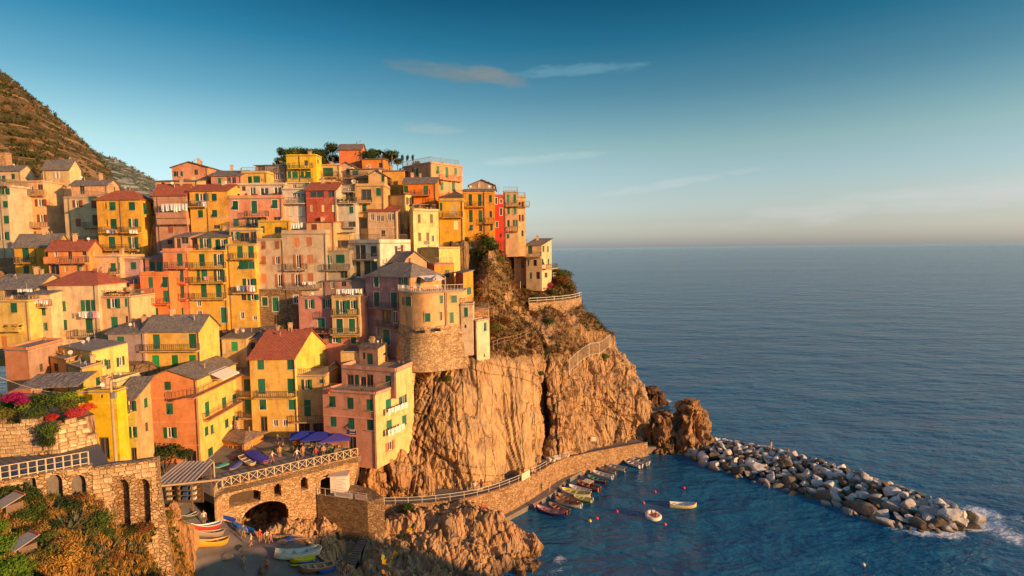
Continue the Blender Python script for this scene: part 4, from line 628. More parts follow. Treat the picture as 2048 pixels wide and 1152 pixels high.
def build_hillside():
    xs, ys = np.arange(-100, 14, 0.8), np.arange(70, 150, 0.8); X, Y = np.meshgrid(xs, ys); cp = []
    for n_, (poly, zb, zt) in enumerate(FOOT):
        mx_, my_ = np.array([(poly[0][0] + poly[1][0]) / 2]), np.array([(poly[0][1] + poly[1][1]) / 2 + .3])
        if any(m_ != n_ and b_ < zb - 2 and inpoly(mx_, my_, p_)[0] for m_, (p_, b_, t_) in enumerate(FOOT)): continue      # stands on another roof
        for k, (x, y) in enumerate(poly): cp.append((x, y - 0.4 if k < 2 else y, zb - 0.7))
        cp.append(((poly[0][0] + poly[1][0]) / 2, (poly[0][1] + poly[1][1]) / 2 - 0.5, zb - 0.7))
    for px, py, Y_ in [(620, 880, 78), (560, 890, 79), (500, 905, 74), (700, 905, 78), (760, 905, 80), (900, 700, 89), (960, 560, 99), (1000, 480, 106), (1060, 490, 112), (1030, 560, 106), (980, 640, 96), (240, 900, 64), (200, 905, 60), (330, 930, 70)]:
        q = P(px, py, Y_); cp.append((q.x, q.y, q.z - 1.5))
    for q in [(-20, 118, 56), (-35, 120, 57), (-50, 120, 56), (-10, 120, 54), (0, 122, 48), (10, 125, 40), (-80, 115, 50), (-95, 115, 52), (-95, 95, 42), (-20, 135, 46), (-60, 135, 46), (-90, 140, 54), (-62, 112, 50), (-68, 112, 49), (-74, 112, 49), (-57, 116, 50), (5, 140, 35), (-5, 75, 2), (5, 80, 0), (-10, 74, 5)]: cp.append(q)
    Z = idw(cp, X, Y, 3.2)
    for poly, zb, zt in FOOT:
        m = inpoly(X, Y, poly); Z[m] = np.minimum(Z[m], zb - 0.6)
    for i in range(Z.shape[0]):
        for j in range(Z.shape[1]): Z[i, j] += 0.35 * fbm(X[i, j] * .3, Y[i, j] * .3, 0, 3)
    m = (Y < 86) & (X > -49); Z[m] = np.minimum(Z[m], 11.5); m = (Y < 77) & (X > -49); Z[m] = np.minimum(Z[m], 5)
    cut = [CLIFF[k][0] for k in range(0, 13)] + [CLIFF[k][7] for k in range(12, -1, -1)]; pl = []
    for k, q in enumerate(cut):
        w = P(*q); pl.append((w.x, w.y + (2.5 if k > 12 else -6)))
    pl[0] = (pl[0][0] + 1.5, pl[0][1]); Z[inpoly(X, Y, pl)] = -4; Z[(X > -17) & (Y < 92)] = -4; Z[(X > -23) & (Y < 82)] = -4; Z[X > 5] = -4; Z[(X > -8) & (Y < 104)] = -4
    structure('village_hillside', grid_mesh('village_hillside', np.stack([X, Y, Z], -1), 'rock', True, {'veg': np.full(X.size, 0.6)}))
build_hillside()
# ------------------------------------------------------------------ cliff of the headland
def build_cliff():
    cols = np.array([[tuple(P(*q)) for q in c] for c in CLIFF])            # columns, rows, xyz
    cols[:, 0, 2] -= 0.0
    foot = cols[:, :1, :].copy(); foot[..., 2] = -1.5; foot[..., 1] -= 0.3
    top = cols[:, -1:, :].copy(); top[..., 1] += 9; top[..., 2] += 1.0; top[..., 0] -= 3
    cols = np.concatenate([foot, cols, top], 1); NC, NR = 430, 300
    g = catmull(cols, NC); g = np.moveaxis(catmull(np.moveaxis(g, 1, 0), NR), 0, 0)       # (NR, NC, 3)
    du = np.gradient(g, axis=1); dv = np.gradient(g, axis=0); n = np.cross(du, dv); n /= np.linalg.norm(n, axis=-1, keepdims=True) + 1e-9
    U = np.linspace(0, len(CLIFF) - 1, NC); T = np.linspace(0, cols.shape[1] - 1, NR); veg = np.zeros((NR, NC)); SLB = np.zeros((NR, NC)); out = g.copy()
    arc = np.concatenate([[0], np.cumsum(np.linalg.norm(np.diff(g[60], axis=0), axis=-1))])
    for i in range(NR):
        t = T[i] - 1; e = min(max((t - 4.05) / 0.7, 0), 1)
        for j in range(NC):
            x, y, z = g[i, j]; u = U[j]; s = arc[j]; s2 = s - 0.22 * z + 0.6 * noise.noise((z * .12, s * .1, 9)); slab = math.exp(-((u - 4.7) / 1.55) ** 4); left = math.exp(-((u - 2.3) / 0.9) ** 2)
            rough = fbm(x * .22, y * .22, z * .20, 4); fine = fbm(x * .9, y * .9, z * .7, 3); right = min(1, max(0, (u - 6.9) / .5))
            w1, w2 = .8 * noise.noise((z * .18, s * .06, 2.2)), .5 * noise.noise((x * .5, y * .5, z * .3))
            st = noise.noise((s * .21 + .05 * z + w1 * .25, z * .022, 1.7)) * 1.25; q = math.floor(st * 4 + 0.5) / 4; r_ = (st - q) * 4; plates = (q + .25 * (r_ * .12 if abs(r_) < .42 else math.copysign(.05 + (abs(r_) - .42) * 5.6, r_))) * 2.2
            lam = noise.noise((s2 * 2.4 + w2, z * .09, 7.1)) + .5 * noise.noise((s2 * 5.0 + w2, z * .2, 3.1))
            vd, vp = noise.voronoi((x * .34 + w2 * .3, y * .34, z * .15 + .06 * s)); blk = noise.noise(vp[0] * 7.7); crk = min(1, (vd[1] - vd[0]) * 7)
            vd2, vp2 = noise.voronoi((x * .95 + .05 * z, y * .95, z * .24 + .12 * s)); blk2 = noise.noise(vp2[0] * 5.3); crk2 = min(1, (vd2[1] - vd2[0]) * 6)
            d = plates * slab + (1 - slab) * (0.95 * blk + 0.9 * rough + .18 * plates) + (blk2 * .55 - (1 - crk2) * .22) * (1 - .75 * slab) - (1 - crk) * (.6 - .4 * slab) + lam * (.05 + .34 * left) + fine * (.16 - .08 * slab)
            st2 = noise.noise((s * .045 + 7, (z + .5 * s) * .16 + w1 * .2, 5.5)) * 1.3; q2 = math.floor(st2 * 3 + .5) / 3; d += (q2 + (st2 - q2) * .2) * (1.1 - .35 * slab)
            if right > 0: d += right * 1.0 * (1 - abs(noise.noise((s2 * .20 + 3, z * .045, 8.8))) * 2.2)
            d = d * (1 - e) + e * (0.9 * rough + 0.35 * fine)
            SLB[i, j] = min(1, max(0, (slab - .35) * 2.2)) * (1 - e) * min(1, max(0, .75 + 1.3 * rough))
            k = min(1, T[i] / 0.9) * (1.0 if u < 11.8 else 0.7)
            out[i, j] += n[i, j] * (-d * k if False else d * k); veg[i, j] = e * min(1, max(0, 0.75 + 0.9 * rough)) + (1 - e) * 0.35 * max(0, rough) * (t > 2.5)
    flip = n[NR // 3, NC // 2, 1] > 0
    return g, out, n, veg, flip, SLB
_g, _o, _n, CVEG, _fl, CSLB = build_cliff()
if _fl: _o = 2 * _g - _o
CL = _o; wet = np.clip((1.6 - CL[..., 2]) / 1.5, 0, 1)
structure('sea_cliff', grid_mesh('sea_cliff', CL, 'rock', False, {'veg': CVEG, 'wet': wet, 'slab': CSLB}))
# ------------------------------------------------------------------ rocks of the inlet in front of the quay
def build_shore():
    cpx = [(950, 1012, 76, 0), (880, 1014, 76.5, 0), (905, 1035, 73.5, 0), (985, 1030, 74.5, 0), (1010, 1060, 73, 0), (1070, 1078, 73.6, 0), (930, 1075, 71.5, 0), (1000, 1100, 70.8, 0), (1070, 1120, 71.8, 0), (1095, 1120, 73.3, 0), (860, 1090, 69.5, 0), (840, 1135, 67, 0), (920, 1150, 66.5, 0), (1010, 1150, 68.3, 0), (800, 1085, 70, 0), (790, 1140, 66.5, 0), (820, 1030, 74, 0), (770, 1040, 73.5, 0), (735, 1060, 71.5, 0), (760, 1100, 69, 0), (700, 1100, 69, 0), (660, 1085, 68.5, 0), (720, 1130, 67.5, 0), (680, 1125, 66.5, 0), (750, 1150, 66, 0), (640, 1040, 71.5, 0), (590, 1050, 70, 0), (540, 1060, 69.5, 0), (600, 1030, 74, 0), (520, 1030, 74, 0)]
    cp = [tuple(P(a, b, c)) for a, b, c, _ in cpx]
    for a, b in [(1115, 1128), (1100, 1065), (1060, 1030), (1040, 1015), (1120, 1100), (1112, 1150)]: q = PZ(a, b, -0.8); cp.append(tuple(q))
    cp += [(12, 72, -2), (8, 66, -2), (6, 78, -2), (12, 80, -3), (2, 63, -2), (-5, 61, -1), (-15, 60, 0), (-25, 58, 1), (0, 82, -1), (6, 84, -2), (-20, 63, 1.2), (-10, 63.5, 1.5)]
    xs, ys = np.arange(-42, 13, 0.17), np.arange(57.5, 88, 0.17); X, Y = np.meshgrid(xs, ys); Z = idw(cp, X, Y, 3.4); wet = np.zeros_like(Z)
    for i in range(Z.shape[0]):
        for j in range(Z.shape[1]):
            x, y, z = X[i, j], Y[i, j], Z[i, j]; v = noise.voronoi((x * .42 + .15 * y, y * .42, 0.3))[0]; ed = min(1, (v[1] - v[0]) * 3.2); lay = noise.noise((x * 1.1 + y * .5, y * .15, 3.3))
            a = min(1, max(0.25, (z + 1) / 2.5))
            v2, p2_ = noise.voronoi((x * 1.0 + .3 * y, y * .8, 4.4)); Z[i, j] = z + a * (0.8 * fbm(x * .25, y * .25, 5, 4) + 0.55 * (min(1, ed * 1.6) - 0.6) + 0.45 * lay + .55 * noise.noise(p2_[0] * 4.3) - .3 * (1 - min(1, (v2[1] - v2[0]) * 5)) + 0.2 * fbm(x * 1.3, y * 1.3, 8, 3)); wet[i, j] = min(1, max(0, (1.3 - Z[i, j]) / 1.2))
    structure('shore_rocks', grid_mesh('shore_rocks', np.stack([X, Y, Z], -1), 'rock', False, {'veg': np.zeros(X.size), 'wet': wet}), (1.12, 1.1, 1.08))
build_shore()
# ------------------------------------------------------------------ quay: path, wall, landing
QP = [tuple(PZ(*q)) for q in [(728, 1008, 6.0), (775, 1010, 5.7), (860, 1006, 5.3), (950, 993, 4.9), (1020, 970, 4.6), (1075, 942, 4.4), (1120, 918, 4.1), (1180, 904, 3.6), (1240, 894, 3.0), (1292, 886, 2.4)]]
def build_quay():
    p = catmull(QP, 90); zsm = np.linspace(p[0, 2], p[-1, 2], 90); p[:, 2] = 0.4 * p[:, 2] + 0.6 * zsm; d = np.gradient(p, axis=0)[:, :2]; d /= np.linalg.norm(d, axis=1, keepdims=True); nrm = np.stack([d[:, 1], -d[:, 0]], 1)      # toward the water
    def off(k, z): q = p.copy(); q[:, :2] += nrm * k; q[:, 2] = z if np.ndim(z) == 0 else z; return q
    z = p[:, 2]
    structure('quay_path', grid_mesh('quay_path', np.stack([off(-4.5, z - 0.02), off(0.05, z)]), 'paving', False))
    rows = [off(0.05, z - 0.01), off(0.05, z + 0.28), off(0.42, z + 0.28), off(0.42, z + 0.05)]
    for k in np.linspace(0, 1, 8): rows.append(off(0.40 + 0.5 * k, z * (1 - k) - 1.5 * k + 0.03))
    tag(obj('quay_wall', grid_mesh('quay_wall', np.stack(rows), 'stone', False), col=(0.95, 0.82, 0.72)), 'curved stone quay wall below the cliff path', 'quay wall')
    # low landing at the water's edge
    q = [PZ(a, b, 0.0) for a, b in [(985, 1052), (1010, 1038), (1042, 1021), (1094, 994), (1122, 968), (1162, 945), (1205, 926), (1289, 907)]]; lp = catmull([tuple(k) for k in q], 60); dd = np.gradient(lp, axis=0)[:, :2]; dd /= np.linalg.norm(dd, axis=1, keepdims=True); nn = np.stack([dd[:, 1], -dd[:, 0]], 1)
    def o2(k, zz): r = lp.copy(); r[:, :2] += nn * k; r[:, 2] = zz; return r
    structure('landing', grid_mesh('landing', np.stack([o2(-4, 0.85), o2(.85, 0.75), o2(.95, -1.5)]), 'concrete', False), (0.75, 0.75, 0.78))
    # end wall at the foot of the stacks
    a, b = PZ(1288, 908, 0.0), PZ(1368, 900, 0.0); mb = MB(); mb.bar((a.x, a.y + 1.2, 0.3), (b.x, b.y + 1.2, 0.3), 2.4, 2.0); tag(obj('harbour_wall', mb.mesh('harbour_wall', 'concrete'), col=(1, .9, .8)), 'low concrete wall closing the harbour below the dark stack', 'wall')
    # railing on the parapet, from the left end to where the path climbs to the point
    for k0, k1, lab in ((6, 44, 'two-bar metal railing along the curved quay path below the tan slabs'), (47, 64, 'short two-bar railing on the quay where path bends')):
        mb = [off(0.24, z + 0.28)[k] for k in range(k0, k1)]; rt = thing('path_railing', lab, 'railing', mb[0]); o0 = Vector(mb[0])
        m1 = MB(); m1.tube([Vector(q) - o0 + Vector((0, 0, 0.95)) for q in mb], 0.035, 6); obj('rail', m1.mesh('rail', 'paint'), rt, (0.72, 0.66, 0.56)); m1 = MB(); m1.tube([Vector(q) - o0 + Vector((0, 0, 0.5)) for q in mb], 0.028, 6); obj('rail', m1.mesh('rail', 'paint'), rt, (0.72, 0.66, 0.56)); pm = MB(); pm.tube([(0, 0, -0.05), (0, 0, 0.95)], 0.035, 6); pme = pm.mesh('post', 'paint')
        for q in mb[::3]: obj('post', pme, rt, (0.72, 0.66, 0.56), Vector(q) - o0)
    return p, off
QC, QOFF = build_quay()
# ------------------------------------------------------------------ boulders, stacks
def rock_mesh(name, seed, planes=11, sub=2, mat='boulder', amp=0.10, cut=(0.42, 0.8), stretch=(1, 1, 1), oct=3, fr=1.6):
    rnd = random.Random(seed); bm = bmesh.new(); bmesh.ops.create_icosphere(bm, subdivisions=sub, radius=1)
    pl = []
    for _ in range(planes):
        n = Vector((rnd.gauss(0, 1), rnd.gauss(0, 1), rnd.gauss(0, 1))).normalized(); pl.append((n, rnd.uniform(*cut)))
    for v in bm.verts:
        for n, d in pl:
            k = v.co.dot(n) - d
            if k > 0: v.co -= n * k * 0.96
        v.co += v.co.normalized() * amp * fbm(v.co.x * fr + seed, v.co.y * fr, v.co.z * fr, oct); v.co = Vector((v.co.x * stretch[0], v.co.y * stretch[1], v.co.z * stretch[2]))
    me = bpy.data.meshes.new(name); bm.to_mesh(me); bm.free(); me.materials.append(MATS[mat]); return me
RM = [rock_mesh('boulder', 100 + k, 15, 3, amp=.05, stretch=(1.25, 0.95, 0.85)) for k in range(14)]
def build_breakwater():
    near = [PZ(*q, 0.0) for q in [(1372, 912), (1420, 938), (1500, 962), (1590, 988), (1675, 1016), (1740, 1042), (1840, 1062), (1905, 1064), (1962, 1040)]]
    crest = [PZ(*q, 2.7) for q in [(1392, 872), (1450, 880), (1540, 896), (1640, 922), (1720, 948), (1800, 975), (1860, 995), (1910, 1010), (1945, 1032)]]; crest[-1] = PZ(1950, 1034, 0.8)
    near, crest = catmull([tuple(q) for q in near], 80), catmull([tuple(q) for q in crest], 80); far = 2 * crest - near; far[:, 2] = -0.5; far[:, :2] = crest[:, :2] + (crest[:, :2] - near[:, :2]) * 0.75
    # rubble core
    rows = []
    for a, b, k in [(near, crest, 0), (near, crest, .35), (near, crest, .7), (near, crest, 1), (crest, far, .35), (crest, far, .7), (crest, far, 1)]:
        r = a + (b - a) * k; r = r.copy(); r[:, 2] -= 1.5
        for j in range(80): r[j, 2] += 0.8 * noise.noise((r[j, 0] * .8, r[j, 1] * .8, 0))
        rows.append(r)
    tag(obj('rubble_core', grid_mesh('rubble_core', np.stack(rows), 'boulder', False), col=(0.22, 0.19, 0.17)), 'dark rubble core showing between breakwater boulders', 'rubble', kind='stuff')
    rnd = random.Random(4); pts = []
    def put(s, t, size, lift=0.0):
        k = min(max(s, 0), 1) * 79; i = min(int(k), 78); f = k - i
        a = near[i] * (1 - f) + near[i + 1] * f; c = crest[i] * (1 - f) + crest[i + 1] * f; b = far[i] * (1 - f) + far[i + 1] * f
        q = a + (c - a) * t if t < 1 else c + (b - c) * (t - 1); q = q.copy(); q[2] += lift; pts.append((q, size))
    tries = 0
    while len(pts) < 292 and tries < 30000:
        tries += 1; s = rnd.random(); t = rnd.random() ** 0.85 * 1.2; taper = 0.55 + 0.45 * min(1, (1 - s) * 6); size = rnd.choice([0.7, 0.9, 1.1, 1.35, 1.7, 2.1]) * rnd.uniform(0.85, 1.1) * (1.1 if t < 0.8 else 0.9) * taper * (1.05 if s > .5 else .9)
        n0 = len(pts); put(s, t, size, -0.25 * size); q, sz = pts.pop()
        if all((q[0] - p[0]) ** 2 + (q[1] - p[1]) ** 2 + (q[2] - p[2]) ** 2 > ((sz + z) * 0.56) ** 2 for p, z in pts): pts.append((q, sz))
    for q, size in pts:
        light = rnd.random(); c = [(0.82, 0.78, 0.72), (0.68, 0.63, 0.57), (0.50, 0.44, 0.37), (0.25, 0.20, 0.15), (0.16, 0.13, 0.10)][0 if light < .36 else 1 if light < .55 else 2 if light < .66 else 3 if light < .86 else 4]
        px_, _y = project(q); sec_ = ['beside the pointed stack', 'left of the breakwater middle', 'at the breakwater middle', 'right of the breakwater middle', 'near the foaming breakwater tip'][min(4, max(0, int((px_ - 1370) / 118)))]
        lab = '%s %s boulder %s %s' % ('big' if size > 1.35 else 'small' if size < .9 else 'medium', 'pale' if c[0] > .5 else 'dull brown' if c[0] > .3 else 'dark', 'at the waterline' if q[2] < .6 else 'on the crest' if q[2] > 1.9 else 'halfway up', sec_)
        o = tag(obj('boulder', RM[rnd.randrange(14)], None, c, q, (rnd.uniform(-.6, .6), rnd.uniform(-.6, .6), rnd.uniform(0, 6.3)), (size * rnd.uniform(.85, 1.25), size, size * rnd.uniform(.75, 1.05))), lab, 'boulder', 'boulders of the breakwater')
build_breakwater()
def stack(name, label, px, base, wpx, top, seed, col, asym=0.0, prof=1.4, yaw=0.3):
    q = PZ(px, base, 0.0); k = q.y / FPX; w, h = wpx * k / 2, (base - top) * k; bm = bmesh.new(); bmesh.ops.create_icosphere(bm, subdivisions=5, radius=1)
    for v in bm.verts:
        t = (v.co.z + 1) / 2; r = (1 - t) ** (1 / prof) * 0.95 + 0.12; d = Vector((v.co.x, v.co.y, 0)); d = d.normalized() if d.length > 1e-4 else d; R_ = r * min(1, math.sqrt(max(0, 1 - v.co.z ** 2)) * 2.5 + 0.02)
        x, y, z = d.x * R_ * w, d.y * R_ * w, t * h * 1.12 - 0.12 * h
        vd, vp = noise.voronoi((x * .55 + seed, y * .55, z * .28)); g = 0.26 * w * fbm(x * .5 + seed, y * .5, z * .35, 5) + 0.14 * w * (1 - abs(noise.noise((x * .9 + seed, y * .9, z * .12))) * 2) + .22 * w * noise.noise(vp[0] * 6.1) - .10 * w * (1 - min(1, (vd[1] - vd[0]) * 5))
        v.co = Vector((x + d.x * g + asym * t * w, y + d.y * g, z + 0.3 * g))
    me = bpy.data.meshes.new(name); bm.to_mesh(me); bm.free(); me.materials.append(MATS['rock'])
    return tag(obj(name, me, None, col, q, (0, 0, yaw)), label, 'rock')
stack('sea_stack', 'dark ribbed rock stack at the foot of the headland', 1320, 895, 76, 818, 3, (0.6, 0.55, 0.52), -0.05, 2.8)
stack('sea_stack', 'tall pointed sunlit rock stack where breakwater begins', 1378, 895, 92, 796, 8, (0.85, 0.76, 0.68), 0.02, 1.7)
stack('sea_rock', 'lone black rock in the sea behind the headland', 1308, 806, 56, 772, 12, (0.30, 0.26, 0.25), -0.25, 2.4)
# white boulders at the end of the path, below the dark cleft
for k, (px, py, s) in enumerate([(1098, 914, .9), (1112, 912, 1.0), (1125, 908, .7), (1106, 919, .6), (1136, 908, .5)]):
    q = P(px, py, 91.5 + k * .35); tag(obj('boulder', RM[k + 3], None, (0.62, 0.57, 0.48), q - Vector((0, 0, .3)), (0.3 * k, 0.2, k), (s, s * .8, s * .7)), 'whitish boulder lying beside the path below the dark cleft', 'boulder', 'boulders below the cleft')
# ------------------------------------------------------------------ the near headland the photograph is taken from
def build_headland():
    cp = [tuple(P(*q)) for q in [(0, 1152, 27), (60, 1110, 33), (120, 1085, 38), (20, 1010, 39), (180, 1065, 42), (240, 1110, 42), (300, 1135, 45), (350, 1150, 46), (130, 1152, 36), (220, 1152, 41), (0, 1060, 35)]]
    cp += [(-2, 0, 40.3), (-8, -4, 41), (-30, 0, 41), (-45, 18, 36), (-60, 30, 37), (-8, 6, 36), (3, 2, 38), (6, 5, 27), (0, 12, 25), (-14, 20, 27), (-8, 26, 22), (12, 12, 20), (20, 19, 21.5), (35, 19, 22), (50, 19, 22.5), (65, 19, 22.5), (75, 19, 16), (88, 19, 13), (100, 19, 12), (112, 19, 12), (122, 19, 11), (132, 19, 9), (140, 19, 4), (146, 20, 5), (152, 20, -5), (20, 2, 14), (50, 2, 8), (50, -20, -5), (100, 2, -5), (0, -30, 25), (30, -40, -5), (-60, -40, 50), (20, 34, 8), (50, 34, 4), (80, 34, 0), (20, 48, -4), (60, 45, -5), (95, 38, -5), (125, 38, -5), (125, -2, -5), (155, 10, -5), (155, 35, -5), (0, 32, 16), (-4, 44, 4), (-10, 52, -3), (-16, 44, 13), (-20, 52, 6), (0, 55, -4), (-80, 60, 27), (-50, 55, 22), (-42, 52, 22), (-35, 54, 19), (-28, 52, 14), (-26, 50, 12.5), (-27, 57, 12.5), (-25, 56, 9), (-36, 60, 18), (-48, 64, 20), (-70, 75, 24), (-90, 70, 30), (-29, 47.5, 17), (-26.5, 47, 13)]
    xs, ys = np.arange(-100, 160, 1.0), np.arange(-55, 62, 1.0); X, Y = np.meshgrid(xs, ys); Z = idw(cp, X, Y, 3.0); lim = 42 - 0.68 * Y; m_ = X > -23; Z[m_] = np.minimum(Z[m_], lim[m_]); m_ = (X > -47) & (Y > 49.5); Z[m_] = np.minimum(Z[m_], 2.5); m_ = (X > -30) & (Y > 47); Z[m_] = np.minimum(Z[m_], 4); m_ = (X > -50) & (X < -15) & (Y > 25) & (Y < 50); Z[m_] = Z[m_] - 6
    for i in range(Z.shape[0]):
        for j in range(Z.shape[1]): Z[i, j] += 0.45 * fbm(X[i, j] * .2, Y[i, j] * .2, 2, 4)
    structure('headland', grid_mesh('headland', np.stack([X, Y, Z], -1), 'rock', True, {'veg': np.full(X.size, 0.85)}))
    def hz(x, y):
        i, j = (y + 55), (x + 100); i0, j0 = int(i), int(j); a, b = i - i0, j - j0
        return (Z[i0, j0] * (1 - a) + Z[i0 + 1, j0] * a) * (1 - b) + (Z[i0, j0 + 1] * (1 - a) + Z[i0 + 1, j0 + 1] * a) * b
    return hz
HZ = build_headland()
# ------------------------------------------------------------------ surface lookups for things that stand on the cliff
_q = (CL.reshape(-1, 3) - np.array(CAM)) @ np.array(CAMR); CPX = np.stack([CX + FPX * _q[:, 0] / -_q[:, 2], CY - FPX * _q[:, 1] / -_q[:, 2]], 1); CDEP = CL.reshape(-1, 3)[:, 1]
def surf(px, py):
    d = np.hypot(CPX[:, 0] - px, CPX[:, 1] - py); m = np.where(d < 6)[0]
    k = m[np.argmin(CDEP[m])] if len(m) else np.argmin(d); return Vector(CL.reshape(-1, 3)[k])
# ------------------------------------------------------------------ round bastion tower
def build_bastion():
    pl = [(360, 85), (364, 83), (376, 81.4), (400, 80.2), (440, 79.3), (490, 78.8), (545, 78.6), (600, 78.8), (660, 79.3), (750, 80.2), (840, 81.1)]; pl = [(a, b + 4.4) for a, b in pl]
    zt = P(fx('H', 560), fy('H', 582), 83.1).z; zm = P(fx('H', 560), fy('H', 835), 83.1).z; zb = 23.5
    pl = [tuple(q) for q in catmull(pl, 41)]; pts = [P(fx('H', x), fy('H', 700), y) for x, y in pl]; pts = [Vector((p.x, p.y, 0)) for p in pts]; c = Vector((sum(p.x for p in pts) / len(pts), 88, 0))
    back = [Vector((pts[-1].x + 0.3, 93, 0)), Vector((pts[0].x, 93, 0))]; org = Vector((c.x, c.y, zb))
    t = thing('bastion_tower', 'round ochre bastion tower on a rough stone base at cliff top', 'tower', org)
    def ring(off): return [((p - c) * (1 + off / max((p - c).length, 1))) for p in pts] + [p - c for p in back]
    mb = MB(); r0 = [(p.x, p.y) for p in ring(0)]; mb.prism(r0, zm - zb, zt - zb); obj('plaster_wall', mb.mesh('plaster_wall', 'plaster'), t, (0.76, 0.47, 0.22))
    mb = MB(); a, b = ring(0.12), ring(0.9); n = len(a); z1 = zm - zb + 0.15
    for i in range(n):
        j = (i + 1) % n; mb.quad((b[i].x, b[i].y, 0), (b[j].x, b[j].y, 0), (a[j].x, a[j].y, z1), (a[i].x, a[i].y, z1))
    k = len(mb.v); mb.v += [(p.x, p.y, z1) for p in a]; mb.f.append(tuple(range(k, k + n))); mb.mi.append(0); obj('stone_base', mb.mesh('stone_base', 'stone'), t, (1.25, 1.15, 1.0))
    mb = MB(); rr = ring(0.42); zz = P(fx('H', 560), fy('H', 905), 82.8).z - zb
    for i in range(len(pts) - 2): mb.bar((rr[i].x, rr[i].y, zz), (rr[i + 1].x, rr[i + 1].y, zz), 0.34, 0.28)
    obj('moulding', mb.mesh('moulding', 'stone'), t, (1.1, 1, .9))
    mb = MB(); r1 = [(p.x, p.y) for p in ring(0.25)]; mb.prism(r1, zt - zb, zt - zb + 0.22); obj('terrace_slab', mb.mesh('terrace_slab', 'concrete'), t, (1.3, 1.15, 1.0))
    m2 = MB(); rr = ring(0.1)
    for i in range(len(pts) - 1): railing(m2, (rr[i].x, rr[i].y, zt - zb + 0.22), (rr[i + 1].x, rr[i + 1].y, zt - zb + 0.22), 0.95, 0.35)
    obj('railing', m2.mesh('railing', 'paint'), t, (0.70, 0.60, 0.48))
    for x, y, w, h in [(435, 642, 55, 70), (578, 762, 40, 64), (680, 627, 22, 60), (678, 752, 16, 64), (773, 625, 45, 56), (757, 763, 30, 80), (395, 640, 20, 60)]:
        for i in range(len(pts) - 1):
            if pl[i][0] <= x <= pl[i + 1][0]:
                d = pts[i + 1] - pts[i]; nn = Vector((d.y, -d.x, 0)).normalized(); p = Pplane(fx('H', x), fy('H', y), pts[i] + nn * 0.03, nn); k = p.y / FPX / 3.717
                rz = math.atan2(d.y, d.x); o_ = obj('shutter', UM['shutter'], t, SHC[''], p - org, (0, 0, rz), (w * k, 1, h * k)); mb = MB(); ww, hh, b = w * k, h * k, 0.1
                mb.box(-ww / 2 - b, -ww / 2, -0.05, 0.0, -hh / 2 - b, hh / 2 + b); mb.box(ww / 2, ww / 2 + b, -0.05, 0, -hh / 2 - b, hh / 2 + b); mb.box(-ww / 2, ww / 2, -0.05, 0, hh / 2, hh / 2 + b); mb.box(-ww / 2, ww / 2, -0.07, 0, -hh / 2 - b, -hh / 2); obj('surround', mb.mesh('surround', 'plaster'), t, (0.7, 0.5, 0.3), p - org - nn * 0.025, (0, 0, rz))
    for x, r in ((712, 0.09), (722, 0.06)):
        p = Pplane(fx('H', x), fy('H', 700), pts[36], Vector(((pts[37] - pts[36]).y, -(pts[37] - pts[36]).x, 0)).normalized()); mb = MB(); mb.tube([(0, 0, zm - zb), (0, 0, zt - zb + (2.5 if r > .08 else 0))], r, 6); obj('drainpipe', mb.mesh('drainpipe', 'paint'), t, (0.5, 0.33, 0.2), (p.x - org.x, p.y - org.y - 0.12, 0))
    for x, y in ((470, 862), (540, 866), (655, 852)):
        p = P(fx('H', x), fy('H', y), 82.8); mb = MB(); mb.box(-.35, .35, -0.25, 0.3, -.2, .2); obj('drain_hole', mb.mesh('drain_hole', 'glass'), t, None, p - org)
    return zt + 0.22
BZ = build_bastion()
house('H', 'narrow whitish tower with drying rack right of round bastion', 85.1, [826, 915], 668, 878, (0.80, 0.62, 0.42), 'flat', 0.8, 's 862 722 27,70; k 858 828 14,24', D=3.5, base=3.5, par=0.15, name='tower_house')
house('H', 'slender cream tower standing on the cliff edge', (87.5, 85.8, 88.5), [915, 945, 1040], 792, 1092, (0.62, 0.46, 0.34), 'flat', 0.0, '1 s 1005 830 20,66; 1 k 1000 1045 9,22', base=2.5, par=0.12, side=(0.82, 0.62, 0.42), name='tower_house')  # front wall is the cream dimmed, shade painted in
house('H', 'brown stone terrace block behind slender cream tower', 89.5, [905, 1028], 700, 830, (1.2, 0.95, 0.8), 'flat', 0.8, '', D=4, par=0.1, mat='stone')
# ------------------------------------------------------------------ walls of separate stones
def stone_block(seed):
    rnd = random.Random(seed); j = lambda a: a + rnd.uniform(-.06, .06); mb = MB(); b = [(j(-.5), 0.0, j(-.5)), (j(.5), 0.0, j(-.5)), (j(.5), 0.0, j(.5)), (j(-.5), 0.0, j(.5))]; f = [(x * rnd.uniform(.74, .9), -rnd.uniform(.7, 1.1), z * rnd.uniform(.7, .9)) for x, _, z in b]
    mb.quad(*f)
    for i in range(4): mb.quad(b[i], b[(i + 1) % 4], f[(i + 1) % 4], f[i])
    return mb.mesh('stone', 'boulder')
SB = [stone_block(k) for k in range(10)]
def stones(parent, u0, u1, z0, z1, rowh, skip, seed, cols, batter=0.0, zref=0.0, limit=290):
    rnd = random.Random(seed); z = z0; n = 0
    while z < z1 - 0.1 and n < limit:
        h = rowh * rnd.uniform(.75, 1.25); h = min(h, z1 - z); u = u0
        while u < u1 - 0.1 and n < limit:
            w = min(rowh * rnd.uniform(1.1, 2.3), u1 - u)
            if not skip(u + w / 2, z + h / 2, w / 2, h / 2):
                o = obj('stone', SB[rnd.randrange(10)], parent, tuple(np.array(cols[rnd.randrange(len(cols))]) * rnd.uniform(.8, 1.2)), (u + w / 2, 0.01 - batter * (zref - z - h / 2), z + h / 2), (rnd.uniform(-.04, .04) - math.atan(batter), rnd.uniform(-.05, .05), 0), (w * .97, rnd.uniform(.05, .12), h * .95)); n += 1
            u += w
        z += h
STC = [(0.80, 0.60, 0.36), (0.86, 0.67, 0.42), (0.70, 0.50, 0.28), (0.76, 0.54, 0.31)]
